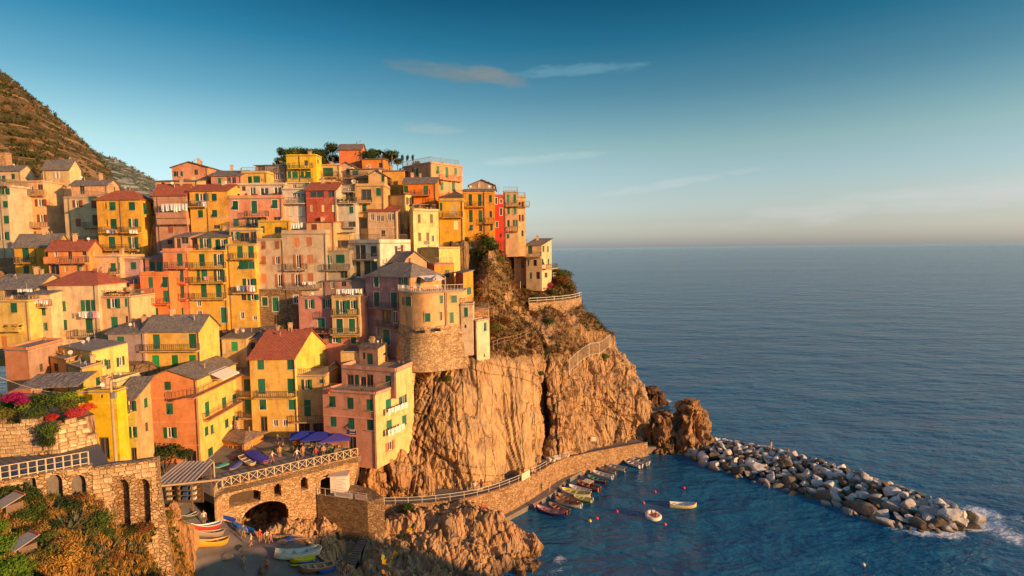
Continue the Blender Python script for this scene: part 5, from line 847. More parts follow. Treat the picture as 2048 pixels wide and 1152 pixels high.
def planar(label, name, a, b, outer_px, holes_px, thick, col, mat='stone', cat='wall', zoff=0.0, frame='N'):
    """vertical wall through plan points a, b; outline and holes given in pixels and carried onto its plane"""
    a = Vector((a.x, a.y, 0)); b = Vector((b.x, b.y, 0)); d = (b - a).normalized(); n = Vector((d.y, -d.x, 0))
    def uz(q): p = Pplane(fx(frame, q[0]), fy(frame, q[1]), a, n); return ((p - a).dot(d), p.z)
    return a, d, n, uz
def arch(uz, x0, x1, yb, ys, yc, n=7):
    """pixel arch: sides x0,x1, bottom yb, spring ys, crown yc -> (u,z) loop"""
    a, b, c = uz((x0, ys)), uz((x1, ys)), uz(((x0 + x1) / 2, yc)); p0, p1 = uz((x0, yb)), uz((x1, yb)); u0, u1 = a[0], b[0]; zs = (a[1] + b[1]) / 2; rise = c[1] - zs; loop = [(u0, min(p0[1], p1[1])), (u1, min(p0[1], p1[1]))]
    for k in range(n + 1): th = math.pi * k / n; loop.append(((u0 + u1) / 2 + (u1 - u0) / 2 * math.cos(th), zs + rise * math.sin(th)))
    return loop
def build_arcade():
    segs = [((-40, 38.2), (181, 41.6), [(45, 72, 1030, 965, 950), (92, 125, 1010, 965, 949), (143, 172, 1008, 965, 950)], 936, 'long buttressed stone wall with shallow arches below the garden railing'), ((181, 41.6), (312, 43.3), [(231, 259, 1058, 975, 958), (275, 300, 1046, 972, 957)], 924, 'stone wall end with two tall narrow arches above the slope')]
    for (p0, y0), (p1, y1), ar, ytop, lab in segs:
        a, b = P(p0, 930, y0), P(p1, 930, y1); a_, d, n, uz = planar('', '', a, b, None, None, 0, None); L_ = (Vector((b.x, b.y, 0)) - a_).length; zt = uz((p1 - 10, ytop))[1]; zbm = 14.0
        holes = [arch(uz, *q) for q in ar]; outer = [(0, zbm), (L_ + (1.0 if p1 > 300 else 0), zbm), (L_, zt), (0, zt)]
        t = thing('retaining_wall', lab, 'wall', (a_.x, a_.y, 0), math.atan2(d.y, d.x)); bat = 0.07
        mb = holed_wall(outer, holes, 0.7); mb.v = [(x, y - bat * (zt - z), z) for x, y, z in mb.v]; obj('wall_face', mb.mesh('wall_face', 'stone'), t, (1, .92, .82))
        mb = MB(); mb.box(0.0, L_ - 0.02, 0.72, 1.3, zbm, zt - 0.01); mb.v = [(x, y - bat * (zt - z), z) for x, y, z in mb.v]; obj('recess_back', mb.mesh('recess_back', 'stone'), t, (.85, .75, .66))
        mb = MB(); mb.box(-0.05, L_ + 0.08, -0.12, 0.5, zt, zt + 0.16); obj('coping', mb.mesh('coping', 'stone'), t, (1.1, 1, .9))
        if p1 > 300: mb = MB(); mb.box(L_ - .3, L_ + .05, .0, 1.4, zbm, zt - .02); obj('return_wall', mb.mesh('return_wall', 'stone'), t, (1, .92, .82))
        def skip(u, z, hw, hh, H=holes):
            for lp in H:
                us = [q[0] for q in lp]; zs = [q[1] for q in lp]
                if u + hw > min(us) - .02 and u - hw < max(us) + .02 and z - hh < max(zs) + .05: return z + hh > min(zs)
            return False
        stones(t, 0.05, L_ - 0.05, 16.0, zt - 0.05, 0.36, skip, int(p1), STC, bat, zt)
build_arcade()
def slab_poly(name, poly, z0, z1, mat, col=(1, 1, 1)): mb = MB(); mb.prism(poly, z0, z1); return structure(name, mb.mesh(name, mat), col)
_a, _b, _c = P(-40, 930, 38.2), P(181, 930, 41.6), P(312, 930, 43.3)
slab_poly('garden_path', [(_a.x, _a.y + .6), (_b.x, _b.y + .6), (_c.x - .5, _c.y + .7), (_b.x + .2, _b.y + 1.6), (P(200, 900, 46.5).x, 46.6), (P(196, 900, 47.5).x, 47.6), (-62, 47), (-62, _a.y + 1)], 20.0, P(181, 936, 41.6).z - 0.15, 'paving')
def build_garden_wall():
    zp = P(181, 936, 41.6).z - 0.15
    for k, (q0, q1, ytops, lab) in enumerate([((-30, 44.2), (118, 45.2), [842, 850, 838, 846], 'rough dry-stone garden wall under the vines'), ((118, 45.2), (196, 47.5), [846, 836, 838, 868], 'dry-stone garden wall with stepped top by the gate')]):
        a, b = P(q0[0], 900, q0[1]), P(q1[0], 900, q1[1]); a_, d, n, uz = planar('', '', a, b, None, None, 0, None); L_ = (Vector((b.x, b.y, 0)) - a_).length
        t = thing('garden_wall', lab, 'wall', (a_.x, a_.y, zp), math.atan2(d.y, d.x)); m = len(ytops); tops = []
        for i, y in enumerate(ytops): px = q0[0] + (q1[0] - q0[0]) * (i + .5) / m; tops.append(uz((px, y))[1] - zp)
        mb = MB()
        for i in range(m): mb.box(L_ * i / m, L_ * (i + 1) / m - 0.003, 0, 0.6, -0.4, tops[i])
        obj('wall_core', mb.mesh('wall_core', 'stone'), t, (.8, .72, .62))
        stones(t, 0.02, L_ - 0.02, 0.0, max(tops), 0.33, lambda u, z, hw, hh: z + hh > tops[min(m - 1, max(0, int(u / L_ * m)))] + 0.12, 50 + k, STC)
    # railing along the path edge
    p0, p1 = P(-20, 932, 38.6), P(178, 937, 41.7); p0.z = p1.z = zp + 0.45; t = thing('path_railing', 'pale metal railing with square panels along the garden path', 'railing', p0); v = p1 - p0; n = 11; pm = MB(); pm.bar((0, 0, -0.4), (0, 0, 1.0), 0.07); pme = pm.mesh('post', 'paint')
    for i in range(n + 1): obj('post', pme, t, (0.72, 0.58, 0.40), v * (i / n))
    for z in (0.98, 0.08, 0.52): m1 = MB(); m1.bar((0, 0, z), v + Vector((0, 0, z)), 0.05 if z != .52 else .03); obj('rail', m1.mesh('rail', 'paint'), t, (0.72, 0.58, 0.40))
build_garden_wall()
slab_poly('garden_terrace', [(P(-30, 900, 44.2).x, 44.9), (P(118, 900, 45.2).x, 45.9), (P(196, 900, 47.5).x - .5, 48.1), (-41, 51), (-46.5, 56), (-62, 56), (-62, 45)], 22.0, 27.7, 'rock')
slab_poly('lane', [(-49, 50), (-37.5, 50), (-38, 57), (-40, 66), (-46, 70), (-54, 66)], 10, 14.0, 'paving')
NS = [[(-60, 990, 38), (0, 985, 38.6), (60, 1000, 39.2), (120, 1000, 40), (180, 1002, 41), (240, 1062, 41.5), (300, 1052, 42.3), (335, 1030, 45)],
      [(-60, 1060, 34), (0, 1050, 35.5), (60, 1060, 36.5), (120, 1060, 37.5), (180, 1070, 38.5), (240, 1095, 40.5), (300, 1092, 43), (352, 1075, 47)],
      [(-60, 1130, 30), (0, 1120, 31.5), (60, 1120, 33), (120, 1120, 34), (180, 1130, 36), (240, 1142, 38.5), (305, 1140, 41.5), (372, 1125, 48)],
      [(-60, 1250, 27), (0, 1220, 28), (60, 1220, 29), (120, 1220, 30.5), (180, 1230, 32.5), (240, 1240, 35), (310, 1250, 38), (392, 1190, 47)],
      [(-60, 1500, 24), (0, 1500, 24), (60, 1500, 25), (120, 1500, 26), (180, 1500, 28), (240, 1500, 31), (320, 1500, 35), (400, 1400, 44)]]
def build_near_slope():
    g = catmull(np.array([[tuple(P(*q)) for q in r] for r in NS]), 70); g = np.moveaxis(catmull(np.moveaxis(g, 1, 0), 110), 0, 1)
    for i in range(g.shape[0]):
        for j in range(g.shape[1]): x, y, z = g[i, j]; g[i, j, 2] += .35 * fbm(x * .5, y * .5, 1, 4) - .05
    structure('near_slope', grid_mesh('near_slope', g, 'rock', True, {'veg': np.full(g.shape[:2], .8)})); return g
NSG = build_near_slope()
# low lit wall and outcrop beside the ramp
def build_lower_wall():
    a, b = P(290, 1070, 46.5), P(352, 1060, 50.0); a_, d, n, uz = planar('', '', a, b, None, None, 0, None); L_ = (Vector((b.x, b.y, 0)) - a_).length; z0, z1 = uz((295, 1062))[1], uz((348, 1036))[1]
    t = thing('retaining_wall', 'small sunlit block wall with sloping top above the boat ramp', 'wall', (a_.x, a_.y, 0), math.atan2(d.y, d.x)); mb = holed_wall([(0, 11), (L_, 11), (L_, z1), (0, z0)], [], 0.5); obj('wall_face', mb.mesh('wall_face', 'stone'), t, (1, .92, .82)); stones(t, 0.02, L_ - .02, 12.5, z1, 0.34, lambda u, z, hw, hh: z + hh > z0 + (z1 - z0) * u / L_ + .05, 77, STC)
    for px, py, Y_, s, sz, lab in [(346, 1085, 52.0, 1.9, 4.6, 'sunlit crumbling rock face beside the boat ramp'), (340, 1142, 50.5, 2.2, 2.6, 'low tawny outcrop at the near end of the ramp rocks'), (330, 1022, 51.0, 1.3, 2.0, 'tawny rock knob under the hut corner'), (790, 955, 80.5, 3.2, 5.5, 'ribbed rock buttress under the pink house side wall'), (755, 950, 79.5, 2.6, 4.2, 'shaded rock buttress at the pink house corner'), (728, 940, 80.5, 2.4, 4.0, 'dark rock mass behind the stair below the pink house')]:
        q = P(px, py, Y_); tag(obj('rock_outcrop', rock_mesh('rock_outcrop', int(px), 9, 5, 'rock', 0.28, (0.5, 0.9), oct=5, fr=2.2), None, (1, .9, .8), q - Vector((0, 0, 0.6)), (0, 0, px), (s, s * .8, sz)), lab, 'rock')
build_lower_wall()
# ------------------------------------------------------------------ piazza, bridge, ramp
RB = [PZ(x, y, 13.0) for x, y in [(428, 996), (433, 984), (445, 976), (716, 913)]]
slab = [(p.x, p.y) for p in RB] + [(-19.3, 79.5), (-20, 88), (-48, 88), (-50, 73), (-45.5, 69.5), (-42.5, 67.8)]
def build_piazza():
    mb = MB(); k = len(slab); f0, f1 = RB[2], RB[3]; d = (f1 - f0).normalized(); zf = lambda x, y: 13.02 + max(0, (Vector((x, y, 0)) - Vector((f0.x, f0.y, 0))).dot(Vector((-d.y, d.x, 0)))) * 0.13
    mb.v = [(x, y, zf(x, y)) for x, y in slab] + [(x, y, 12.2) for x, y in slab]; mb.f = [tuple(range(k)), tuple(reversed(range(k, 2 * k)))] + [(i, i + k, (i + 1) % k + k, (i + 1) % k) for i in range(k)]; mb.mi = [0] * len(mb.f)
    structure('piazza', mb.mesh('piazza', 'paving')); return zf
PIZ = build_piazza()
def build_bridge():
    a_, d, n, uz = planar('', '', RB[2], RB[3], None, None, 0, None); L_ = (Vector((RB[3].x, RB[3].y, 0)) - a_).length; rz = math.atan2(d.y, d.x); t = thing('bridge_wall', 'stone bridge wall with low arch carrying the restaurant square', 'bridge', (a_.x, a_.y, 0), rz)
    big = arch(uz, 481, 577, 1075, 1030, 1003, 12); win = [uz(q) for q in [(458, 1016), (521, 1001), (522, 983), (512, 980), (496, 981), (478, 985), (464, 990), (458, 996)]]; w1 = arch(uz, 548, 562, 991, 972, 966); w2 = arch(uz, 601, 615, 978, 959, 953); rec = [uz(q) for q in [(641, 1000), (691, 990), (691, 946), (668, 950), (650, 956), (641, 961)]]
    zt = 13.0; zb = 3.0; big = [(u, max(z, zb + 0.4)) for u, z in big]
    mb = holed_wall([(0, zb), (L_ * 0.86, zb), (L_ * 0.93, 7.5), (L_, 11.5), (L_, zt), (0, zt)], [big, win, w1, w2, rec], 1.3); obj('fascia', mb.mesh('fascia', 'stone'), t, (1.25, 1.1, .92))
    for h in (win, w1, w2, rec):
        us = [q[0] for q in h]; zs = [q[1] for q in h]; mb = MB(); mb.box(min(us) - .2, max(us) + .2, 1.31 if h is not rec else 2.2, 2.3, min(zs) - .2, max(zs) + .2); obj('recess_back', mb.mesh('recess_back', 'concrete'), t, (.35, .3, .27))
    mb = MB(); q = big[2:]
    for i in range(len(q) - 1): mb.quad((q[i][0], 1.3, q[i][1]), (q[i + 1][0], 1.3, q[i + 1][1]), (q[i + 1][0], 9, q[i + 1][1] + .6), (q[i][0], 9, q[i][1] + .6))
    for i in (0, -1): mb.quad((q[i][0], 1.3, q[i][1]), (q[i][0], 9, q[i][1]), (q[i][0], 9, zb), (q[i][0], 1.3, zb))
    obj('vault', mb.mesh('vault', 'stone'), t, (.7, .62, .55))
    for nm, loop in (('arch_ring', big[2:]), ('arch_ring', w1[2:]), ('arch_ring', w2[2:])):
        mb = MB()
        for i in range(len(loop) - 1): mb.bar((loop[i][0], -0.03, loop[i][1] + .1), (loop[i + 1][0], -0.03, loop[i + 1][1] + .1), 0.1, 0.3)
        obj(nm, mb.mesh(nm, 'stone'), t, (1.3, 1.2, 1.05))
    mb = MB(); mb.box(0, L_, -0.14, 0.35, zt - .02, zt + 0.14); obj('coping', mb.mesh('coping', 'stone'), t, (1.3, 1.15, 1))
    # cross-braced railing
    r = thing('bridge_railing', 'cross-braced wooden railing along the bridge edge', 'railing', (a_.x, a_.y, zt + .14), rz); c = (0.72, 0.56, 0.34); N_ = 17; st = L_ / N_; pm = MB(); pm.box(-.05, .05, -.05, .05, 0, 1.05); pme = pm.mesh('post', 'paint'); rm = MB(); rm.bar((0.05, 0, 0.06), (st - .05, 0, 0.98), 0.05); rme = rm.mesh('brace', 'paint'); rm = MB(); rm.bar((0.05, 0.03, 0.98), (st - .05, 0.03, 0.06), 0.05); rme2 = rm.mesh('brace', 'paint'); tm = MB(); tm.bar((0, 0, 1.07), (st, 0, 1.07), 0.11, 0.06); tme = tm.mesh('rail', 'paint')
    for i in range(N_ + 1): obj('post', pme, r, c, (i * st, 0.1, 0))
    for i in range(N_): obj('brace', rme, r, c, (i * st, 0.1, 0)); obj('brace', rme2, r, c, (i * st, 0.1, 0)); obj('rail', tme, r, c, (i * st, 0.1, 0))
    # returning end at the left
    t2 = thing('bridge_wall', 'curving left end of the bridge wall by the sloping road', 'wall', (0, 0, 0)); pr = [RB[2], RB[1], RB[0]]; mb = MB()
    for i in range(2):
        p, q = pr[i], pr[i + 1]; mb.quad((q.x, q.y, 6), (p.x, p.y, 6), (p.x, p.y, 13.1), (q.x, q.y, 13.1)); mb.quad((q.x - .4, q.y + .3, 13.1), (q.x, q.y, 13.1), (p.x, p.y, 13.1), (p.x - .4, p.y + .3, 13.1))
    obj('wall_face', mb.mesh('wall_face', 'stone'), t2, (1.25, 1.1, .92)); m2 = MB()
    for i in range(2): railing(m2, pr[i] + Vector((0, 0.1, .1)), pr[i + 1] + Vector((0, 0.1, .1)), 1.0, 0.6, 0.06)
    obj('railing', m2.mesh('railing', 'paint'), t2, c)
build_bridge()
def build_ramp():
    right = [(418, 955, 73), (424, 985, 70), (440, 1022, 67.8), (466, 1046, 66.6), (518, 1074, 66), (545, 1080, 66.2), (600, 1080, 67), (632, 1102, 66), (646, 1122, 65), (700, 1158, 63.2)]; left = [(370, 930, 74), (366, 965, 68), (362, 1000, 64), (360, 1040, 60), (366, 1075, 57.5), (372, 1110, 56), (372, 1130, 55), (372, 1160, 54.5), (372, 1180, 54), (372, 1200, 53.5)]
    r, l = catmull([tuple(P(*q)) for q in right], 60), catmull([tuple(P(*q)) for q in left], 60); r[:8, 2] = np.minimum(r[:8, 2], 13.2)
    rows = np.stack([l + (r - l) * k for k in np.linspace(0, 1, 24)])
    for i in range(24):
        for j in range(60): rows[i, j, 2] += 0.05 * noise.noise((rows[i, j, 0] * .6, rows[i, j, 1] * .6, 0))
    structure('boat_ramp', grid_mesh('boat_ramp', rows, 'paving', True)); skirt = r.copy(); skirt[:, 2] -= 6
    tag(obj('ramp_wall', grid_mesh('ramp_wall', np.stack([skirt, r]), 'stone', False), col=(.9, .85, .8)), 'stone side wall of the boat ramp above the inlet', 'wall')
    mb = MB(); kk = [Vector(r[j]) for j in range(21, 56)]; o0 = kk[0]
    for i in range(len(kk) - 1): mb.bar(kk[i] - o0 + Vector((-.2, .1, .22)), kk[i + 1] - o0 + Vector((-.2, .1, .22)), 0.4, 0.5)
    tag(obj('kerb_wall', mb.mesh('kerb_wall', 'stone'), col=(1.2, 1.05, .92), loc=o0), 'low stone kerb wall bending round the boat ramp edge', 'wall')
    flat = rows.reshape(-1, 3)
    def rz(x, y): d = (flat[:, 0] - x) ** 2 + (flat[:, 1] - y) ** 2; return flat[np.argmin(d), 2]
    q = (flat - np.array(CAM)) @ np.array(CAMR); fp = np.stack([CX + FPX * q[:, 0] / -q[:, 2], CY - FPX * q[:, 1] / -q[:, 2]], 1)
    def rp(px, py): d = np.hypot(fp[:, 0] - px, fp[:, 1] - py); k = np.argsort(d)[:3]; w = 1 / (d[k] + .01); return Vector((flat[k] * w[:, None]).sum(0) / w.sum())
    return rp
RP = build_ramp()
def build_platform():
    z = 9.1; pts = [PZ(x, y, z) for x, y in [(634, 990), (735, 1003), (768, 996), (745, 978), (700, 966), (640, 968)]]; mb = MB(); mb.prism([(p.x, p.y) for p in pts], 1.5, z); tag(obj('landing_platform', mb.mesh('landing_platform', 'stone'), col=(.62, .57, .52)), 'concrete platform with stained wall beside the bridge', 'platform')
    m2 = MB(); t = thing('path_railing', 'two bar railing on the concrete platform edge', 'railing', pts[0]); railing(m2, (0, .1, 0), pts[1] - pts[0] + Vector((-.1, .1, 0)), 1.0, 1.2, 0.05); obj('rail', m2.mesh('rail', 'paint'), t, (0.7, 0.62, 0.5)); m3 = MB()
    for k, (u0, u1, c) in enumerate([(0.35, 0.72, (0.78, 0.74, 0.68)), (0.76, 0.97, (0.75, 0.52, 0.42))]):
        a, b = (pts[1] - pts[0]) * u0, (pts[1] - pts[0]) * u1; mb = MB(); mb.quad(a + Vector((0, -.02, .1)), b + Vector((0, -.02, .1)), b + Vector((0, -.02, .85)), a + Vector((0, -.02, .85))); bo = tag(obj('banner', mb.mesh('banner', 'cloth'), None, c, pts[0]), ['white printed banner on the platform railing', 'reddish banner on the platform railing'][k], 'banner')
        mb = MB()
        for q in (.35, .5, .62): mb.quad(a + (b - a) * .12 + Vector((0, -.03, q)), a + (b - a) * .88 + Vector((0, -.03, q)), a + (b - a) * .88 + Vector((0, -.03, q + .06)), a + (b - a) * .12 + Vector((0, -.03, q + .06)))
        obj('printed_lines', mb.mesh('printed_lines', 'paint'), bo, (0.3, 0.3, 0.34))
    p = PZ(661, 986, z); q = PZ(695, 984, z); t = thing('kiosk', 'small white kiosk with notice panel under the bridge', 'kiosk', p, math.atan2((q - p).y, (q - p).x)); w = (q - p).length; mb = MB(); mb.box(0, w, 0, 1.6, 0, 2.3); obj('cabin', mb.mesh('cabin', 'paint'), t, (0.78, 0.70, 0.60)); mb = MB(); mb.box(-.25, w + .15, -.25, 1.8, 2.3, 2.42); obj('roof', mb.mesh('roof', 'paint'), t, (0.6, 0.5, 0.42)); mb = MB(); mb.box(w * .3, w * .98, -.04, -.002, .25, 2.15); pn = obj('notice_panel', mb.mesh('notice_panel', 'paint'), t, (0.82, 0.80, 0.74)); mb = MB()
    for k in range(7): mb.box(w * .36, w * (.9 - .1 * (k % 3)), -.052, -.042, .5 + k * .21, .56 + k * .21)
    obj('printed_lines', mb.mesh('printed_lines', 'paint'), pn, (0.35, 0.32, 0.3))
    # steps down to the water
    a, b = P(742, 1045, 72.5), P(700, 1140, 66.5); t = thing('stone_stair', 'narrow stone stair descending into the shaded inlet', 'stairs', b); v = a - b; n = 20; hd = Vector((v.x, v.y, 0)) / n; pw = Vector((-hd.y, hd.x, 0)).normalized() * -1; ms = MB(); ms.box(-.55, .55, -.45, .45, -1.2, 0); me = ms.mesh('step', 'concrete')
    for i in range(n): obj('step', me, t, (.75, .72, .7), hd * i + Vector((0, 0, v.z * (i + 1) / n)), (0, 0, math.atan2(hd.y, hd.x) - math.pi / 2))
    a, b = P(722, 905, 80), P(700, 965, 76.5); b.z = 9.1; v = a - b; t = thing('stone_stair', 'stone stair climbing from the platform to the square', 'stairs', b); n = 16; hd = Vector((v.x, v.y, 0)) / n
    for i in range(n): obj('step', me, t, (1, .9, .8), hd * i + Vector((0, 0, v.z * (i + 1) / n)), (0, 0, math.atan2(hd.y, hd.x) - math.pi / 2))
build_platform()
def build_hut():
    q = P(345, 985, 60); g = 13.4; t = thing('boat_hut', 'open-fronted hut with pale sheet roof beside the road', 'hut', (q.x, q.y, g)); w = 4.2
    mb = MB(); mb.v = [(-1.6, -1.2, 3.0), (2.9, -1.0, 3.2), (2.9, 3.4, 4.0), (-.7, 3.2, 4.1)]; mb.v += [(x, y, z - .1) for x, y, z in mb.v]; mb.f = [(0, 1, 2, 3), (7, 6, 5, 4)] + [(i, i + 4, (i + 1) % 4 + 4, (i + 1) % 4) for i in range(4)]; mb.mi = [0] * 6; obj('roof', mb.mesh('roof', 'matte'), t, (0.42, 0.36, 0.32)); mb = MB()
    for k in range(9): f = k / 8.0; mb.bar((-1.6 + 4.5 * f, -1.2 + .2 * f, 3.04 + .2 * f), (-.7 + 3.6 * f, 3.2 + .2 * f, 4.14 - .1 * f), 0.06)
    obj('roof_ribs', mb.mesh('roof_ribs', 'matte'), t, (0.40, 0.34, 0.3)); mb = MB(); mb.bar((-1.7, -1.3, 2.95), (6.5, -.6, 3.5), 0.12, .18); obj('eaves_beam', mb.mesh('eaves_beam', 'paint'), t, (0.72, 0.55, 0.34))
    for x, y in ((-1.4, -1), (2.7, -.9), (2.7, 3), (-.6, 3)): mb = MB(); mb.box(x - .07, x + .07, y - .07, y + .07, 0, 3.1 if y < 0 else 3.9); obj('post', mb.mesh('post', 'matte'), t, (.2, .14, .1))
    mb = MB(); mb.box(-1.4, 2.7, 1.2, 1.35, 0, 3.2); obj('back_wall', mb.mesh('back_wall', 'matte'), t, (0.13, 0.08, 0.05))
    for k in range(4): mb = MB(); mb.box(-1.2, 2.5, .5, 1.2, .5 + .6 * k, .56 + .6 * k); obj('shelf', mb.mesh('shelf', 'matte'), t, (.26, .17, .1))
    rnd = random.Random(2)
    for k in range(12): mb = MB(); mb.box(-.25, .25, -.2, .2, 0, .3); tag(obj('crate', mb.mesh('crate', 'matte'), None, [(.6, .5, .35), (.3, .2, .12), (.05, .12, .35), (.65, .6, .5)][k % 4], (q.x - .9 + (k % 4) * .95 + rnd.uniform(-.1, .1), q.y + .8, g + .565 + .6 * (k // 4))), 'small crate on the shelves of the open hut', 'crate', 'crates in the hut')
build_hut()
# ------------------------------------------------------------------ structures on the seaward slope
def build_slope_bits():
    # curved garden terrace wall
    px = [(1058, 632), (1085, 632), (1110, 630), (1135, 624), (1152, 616), (1163, 606)]; pts = catmull([tuple(P(x, y, 108 + k * 1.9)) for k, (x, y) in enumerate(px)], 24); o0 = Vector(pts[0]); t = thing('terrace_wall', 'curved stone garden terrace wall with white rail on the headland', 'wall', o0); mb = MB(); top = pts.copy(); top[:, 2] = [P(*project(q), q[1]).z + 2.4 for q in pts]; top[:, 2] = top[:, 2].mean() * .8 + top[:, 2] * .2
    for i in range(23):
        a, b, c, e = Vector(pts[i]) - o0, Vector(pts[i + 1]) - o0, Vector(top[i + 1]) - o0, Vector(top[i]) - o0; dn = Vector((0, 0, -3)); mb.quad(a + dn, b + dn, c, e); mb.quad(e, c, c + Vector((-.3, 4, 0)), e + Vector((-.3, 4, 0)))
    obj('wall_face', mb.mesh('wall_face', 'stone'), t, (.95, .85, .75)); m2 = MB()
    for z in (.45, .95): m2.tube([Vector(q) - o0 + Vector((0, .15, z)) for q in top], 0.05, 6)
    for q in top[::3]: m2.bar(Vector(q) - o0 + Vector((0, .15, 0)), Vector(q) - o0 + Vector((0, .15, .95)), 0.06)
    obj('railing', m2.mesh('railing', 'paint'), t, (0.72, 0.66, 0.58))
    def fence(name, label, pp, h, bars, col, step, dia=0.05, lift=0.0):
        ps = [surf(x, y) + Vector((0, -.25, lift)) for x, y in pp]; o0 = ps[0]; t = thing(name, label, 'fence', o0); c = catmull([tuple(p) for p in ps], len(ps) * 6); pm = MB(); pm.bar((0, 0, -.5), (0, 0, h), dia * 1.5); pme = pm.mesh('post', 'paint')
        for z in bars: m1 = MB(); m1.tube([Vector(q) - o0 + Vector((0, 0, z)) for q in c], dia / 2, 5); obj('rail', m1.mesh('rail', 'paint'), t, col)
        for q in c[::step]: obj('post', pme, t, col, Vector(q) - o0)
        return t, c, o0
    fence('path_fence', 'wooden rail fence along the cliff path right of slender tower', [(984, 690), (1010, 684), (1040, 676), (1062, 668), (1082, 660)], 1.1, (.45, 1.05), (0.5, 0.36, 0.2), 4)
    fence('path_fence', 'pale handrail rising beside the lone house steps', [(1040, 572), (1048, 562), (1065, 556), (1090, 553), (1112, 552)], 1.2, (.5, 1.1), (0.66, 0.58, 0.48), 3, 0.07, .2)
    t, c, o0 = fence('safety_fence', 'rockfall net fence with steel posts on the headland', [(1140, 742), (1160, 728), (1182, 716), (1204, 704), (1226, 690)], 2.4, (.1, 2.3), (0.62, 0.55, 0.45), 7, 0.09, .3); m = MB()
    for i in range(len(c) - 1):
        a, b = Vector(c[i]) - o0, Vector(c[i + 1]) - o0
        for k in range(7): m.bar(a + Vector((0, 0, .1 + k * .33)), b + Vector((0, 0, .1 + k * .33)), 0.035)
        for f in (0, .33, .66): m.bar(a.lerp(b, f) + Vector((0, 0, .1)), a.lerp(b, f) + Vector((0, 0, 2.2)), 0.035)
    obj('net', m.mesh('net', 'paint'), t, (0.42, 0.30, 0.18))
    for x, y, w, h, lab in [(1192, 873, 1.0, 0.8, 'small white warning board on the headland rock')]:
        q = surf(x, y) + Vector((0, -.6, 0)); t = thing('sign', lab, 'sign', q - Vector((0, 0, 2.3))); m = MB(); m.bar((0, .03, 0), (0, .03, 2.6), .07); obj('post', m.mesh('post', 'paint'), t, (.5, .45, .4)); m = MB(); m.box(-w / 2, w / 2, -.03, 0, 1.9, 1.9 + h); obj('board', m.mesh('board', 'paint'), t, (.8, .76, .68))
    i = 40; p = Vector(QC[i]); d = Vector(QC[i + 3]) - Vector(QC[i - 3]); n = Vector((d.y, -d.x, 0)).normalized(); q = PZ(1048, 968, 0); 
    k = min(range(90), key=lambda j: abs(project(QOFF(.3, QC[:, 2])[j])[0] - 1048)); p = Vector(QOFF(.50, QC[:, 2] + .2)[k]); d = Vector(QC[k + 1]) - Vector(QC[k - 1]); t = thing('sign', 'large pale information board on the quay railing', 'sign', p, math.atan2(d.y, d.x)); m = MB(); m.box(-1.1, 1.1, -.06, 0, .1, 1.25); obj('board', m.mesh('board', 'paint'), t, (.84, .74, .5)); m = MB()
    for kk in range(4): m.box(-.9, .9 - .2 * (kk % 2), -.075, -.062, .3 + .22 * kk, .36 + .22 * kk)
    obj('printed_lines', m.mesh('printed_lines', 'paint'), t, (.5, .42, .3))
build_slope_bits()
# ------------------------------------------------------------------ far hills
def build_hills():
    def hill(name, cols, depths, seed, amp, nc, nr, terr, sil):
        c = np.array([[tuple(P(px, y, d)) for y, d in zip(ys, depths)] for px, ys in cols]); back = c[:, :1].copy(); back[..., 1] += 120; back[..., 2] -= 60; g = catmull(np.moveaxis(catmull(np.concatenate([back, c], 1), nc), 1, 0), nr)
        for i in range(nr):
            for j in range(nc):
                x, y, z = g[i, j]; d = amp * fbm(x * .02 + seed, y * .02, z * .02, 5) + amp * .25 * fbm(x * .12, y * .12, seed, 3); z2 = z + d; s = 6.0; f = z2 / s; t = math.floor(f) + min(1, max(0, (f - math.floor(f) - .25) / .45)); g[i, j, 2] = z2 * (1 - terr) + t * s * terr
        sx_, sy_ = [c_[0] for c_ in sil], [c_[1] for c_ in sil]
        for i in range(nr):
            for j in range(nc):
                a_, b_ = project(g[i, j]); lim_ = np.interp(a_, sx_, sy_)
                if b_ < lim_: g[i, j, 2] -= (lim_ - b_) * g[i, j, 1] / FPX
        structure(name, grid_mesh(name, g, 'hill', True), (1, 1, 1) if name[0] == 't' else (1.1, 1.8, 3.2)); return g  # distant ridge: haze put into its colour as a blue tint
    h1 = hill('terraced_hill', [(-600, (-330, 60, 330, 430)), (-350, (-160, 140, 350, 430)), (-150, (20, 210, 370, 430)), (0, (146, 284, 385, 430)), (60, (200, 308, 392, 432)), (130, (288, 352, 408, 436)), (190, (372, 398, 424, 442)), (222, (432, 440, 445, 450)), (250, (500, 490, 480, 470)), (320, (470, 470, 470, 470))], (300, 240, 190, 150), 3, 4.5, 150, 130, .55, [(-600, -330), (-150, 20), (0, 146), (30, 165), (60, 192), (90, 214), (130, 250), (165, 284), (190, 310), (215, 342), (228, 362), (240, 385), (255, 430), (300, 470)])
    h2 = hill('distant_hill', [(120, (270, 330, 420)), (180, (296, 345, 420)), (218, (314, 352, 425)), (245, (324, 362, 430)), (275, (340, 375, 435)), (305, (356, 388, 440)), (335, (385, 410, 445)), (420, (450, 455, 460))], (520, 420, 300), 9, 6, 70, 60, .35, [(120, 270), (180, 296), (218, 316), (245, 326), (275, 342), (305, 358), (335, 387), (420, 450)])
    return h1, h2
HILL1, HILL2 = build_hills()
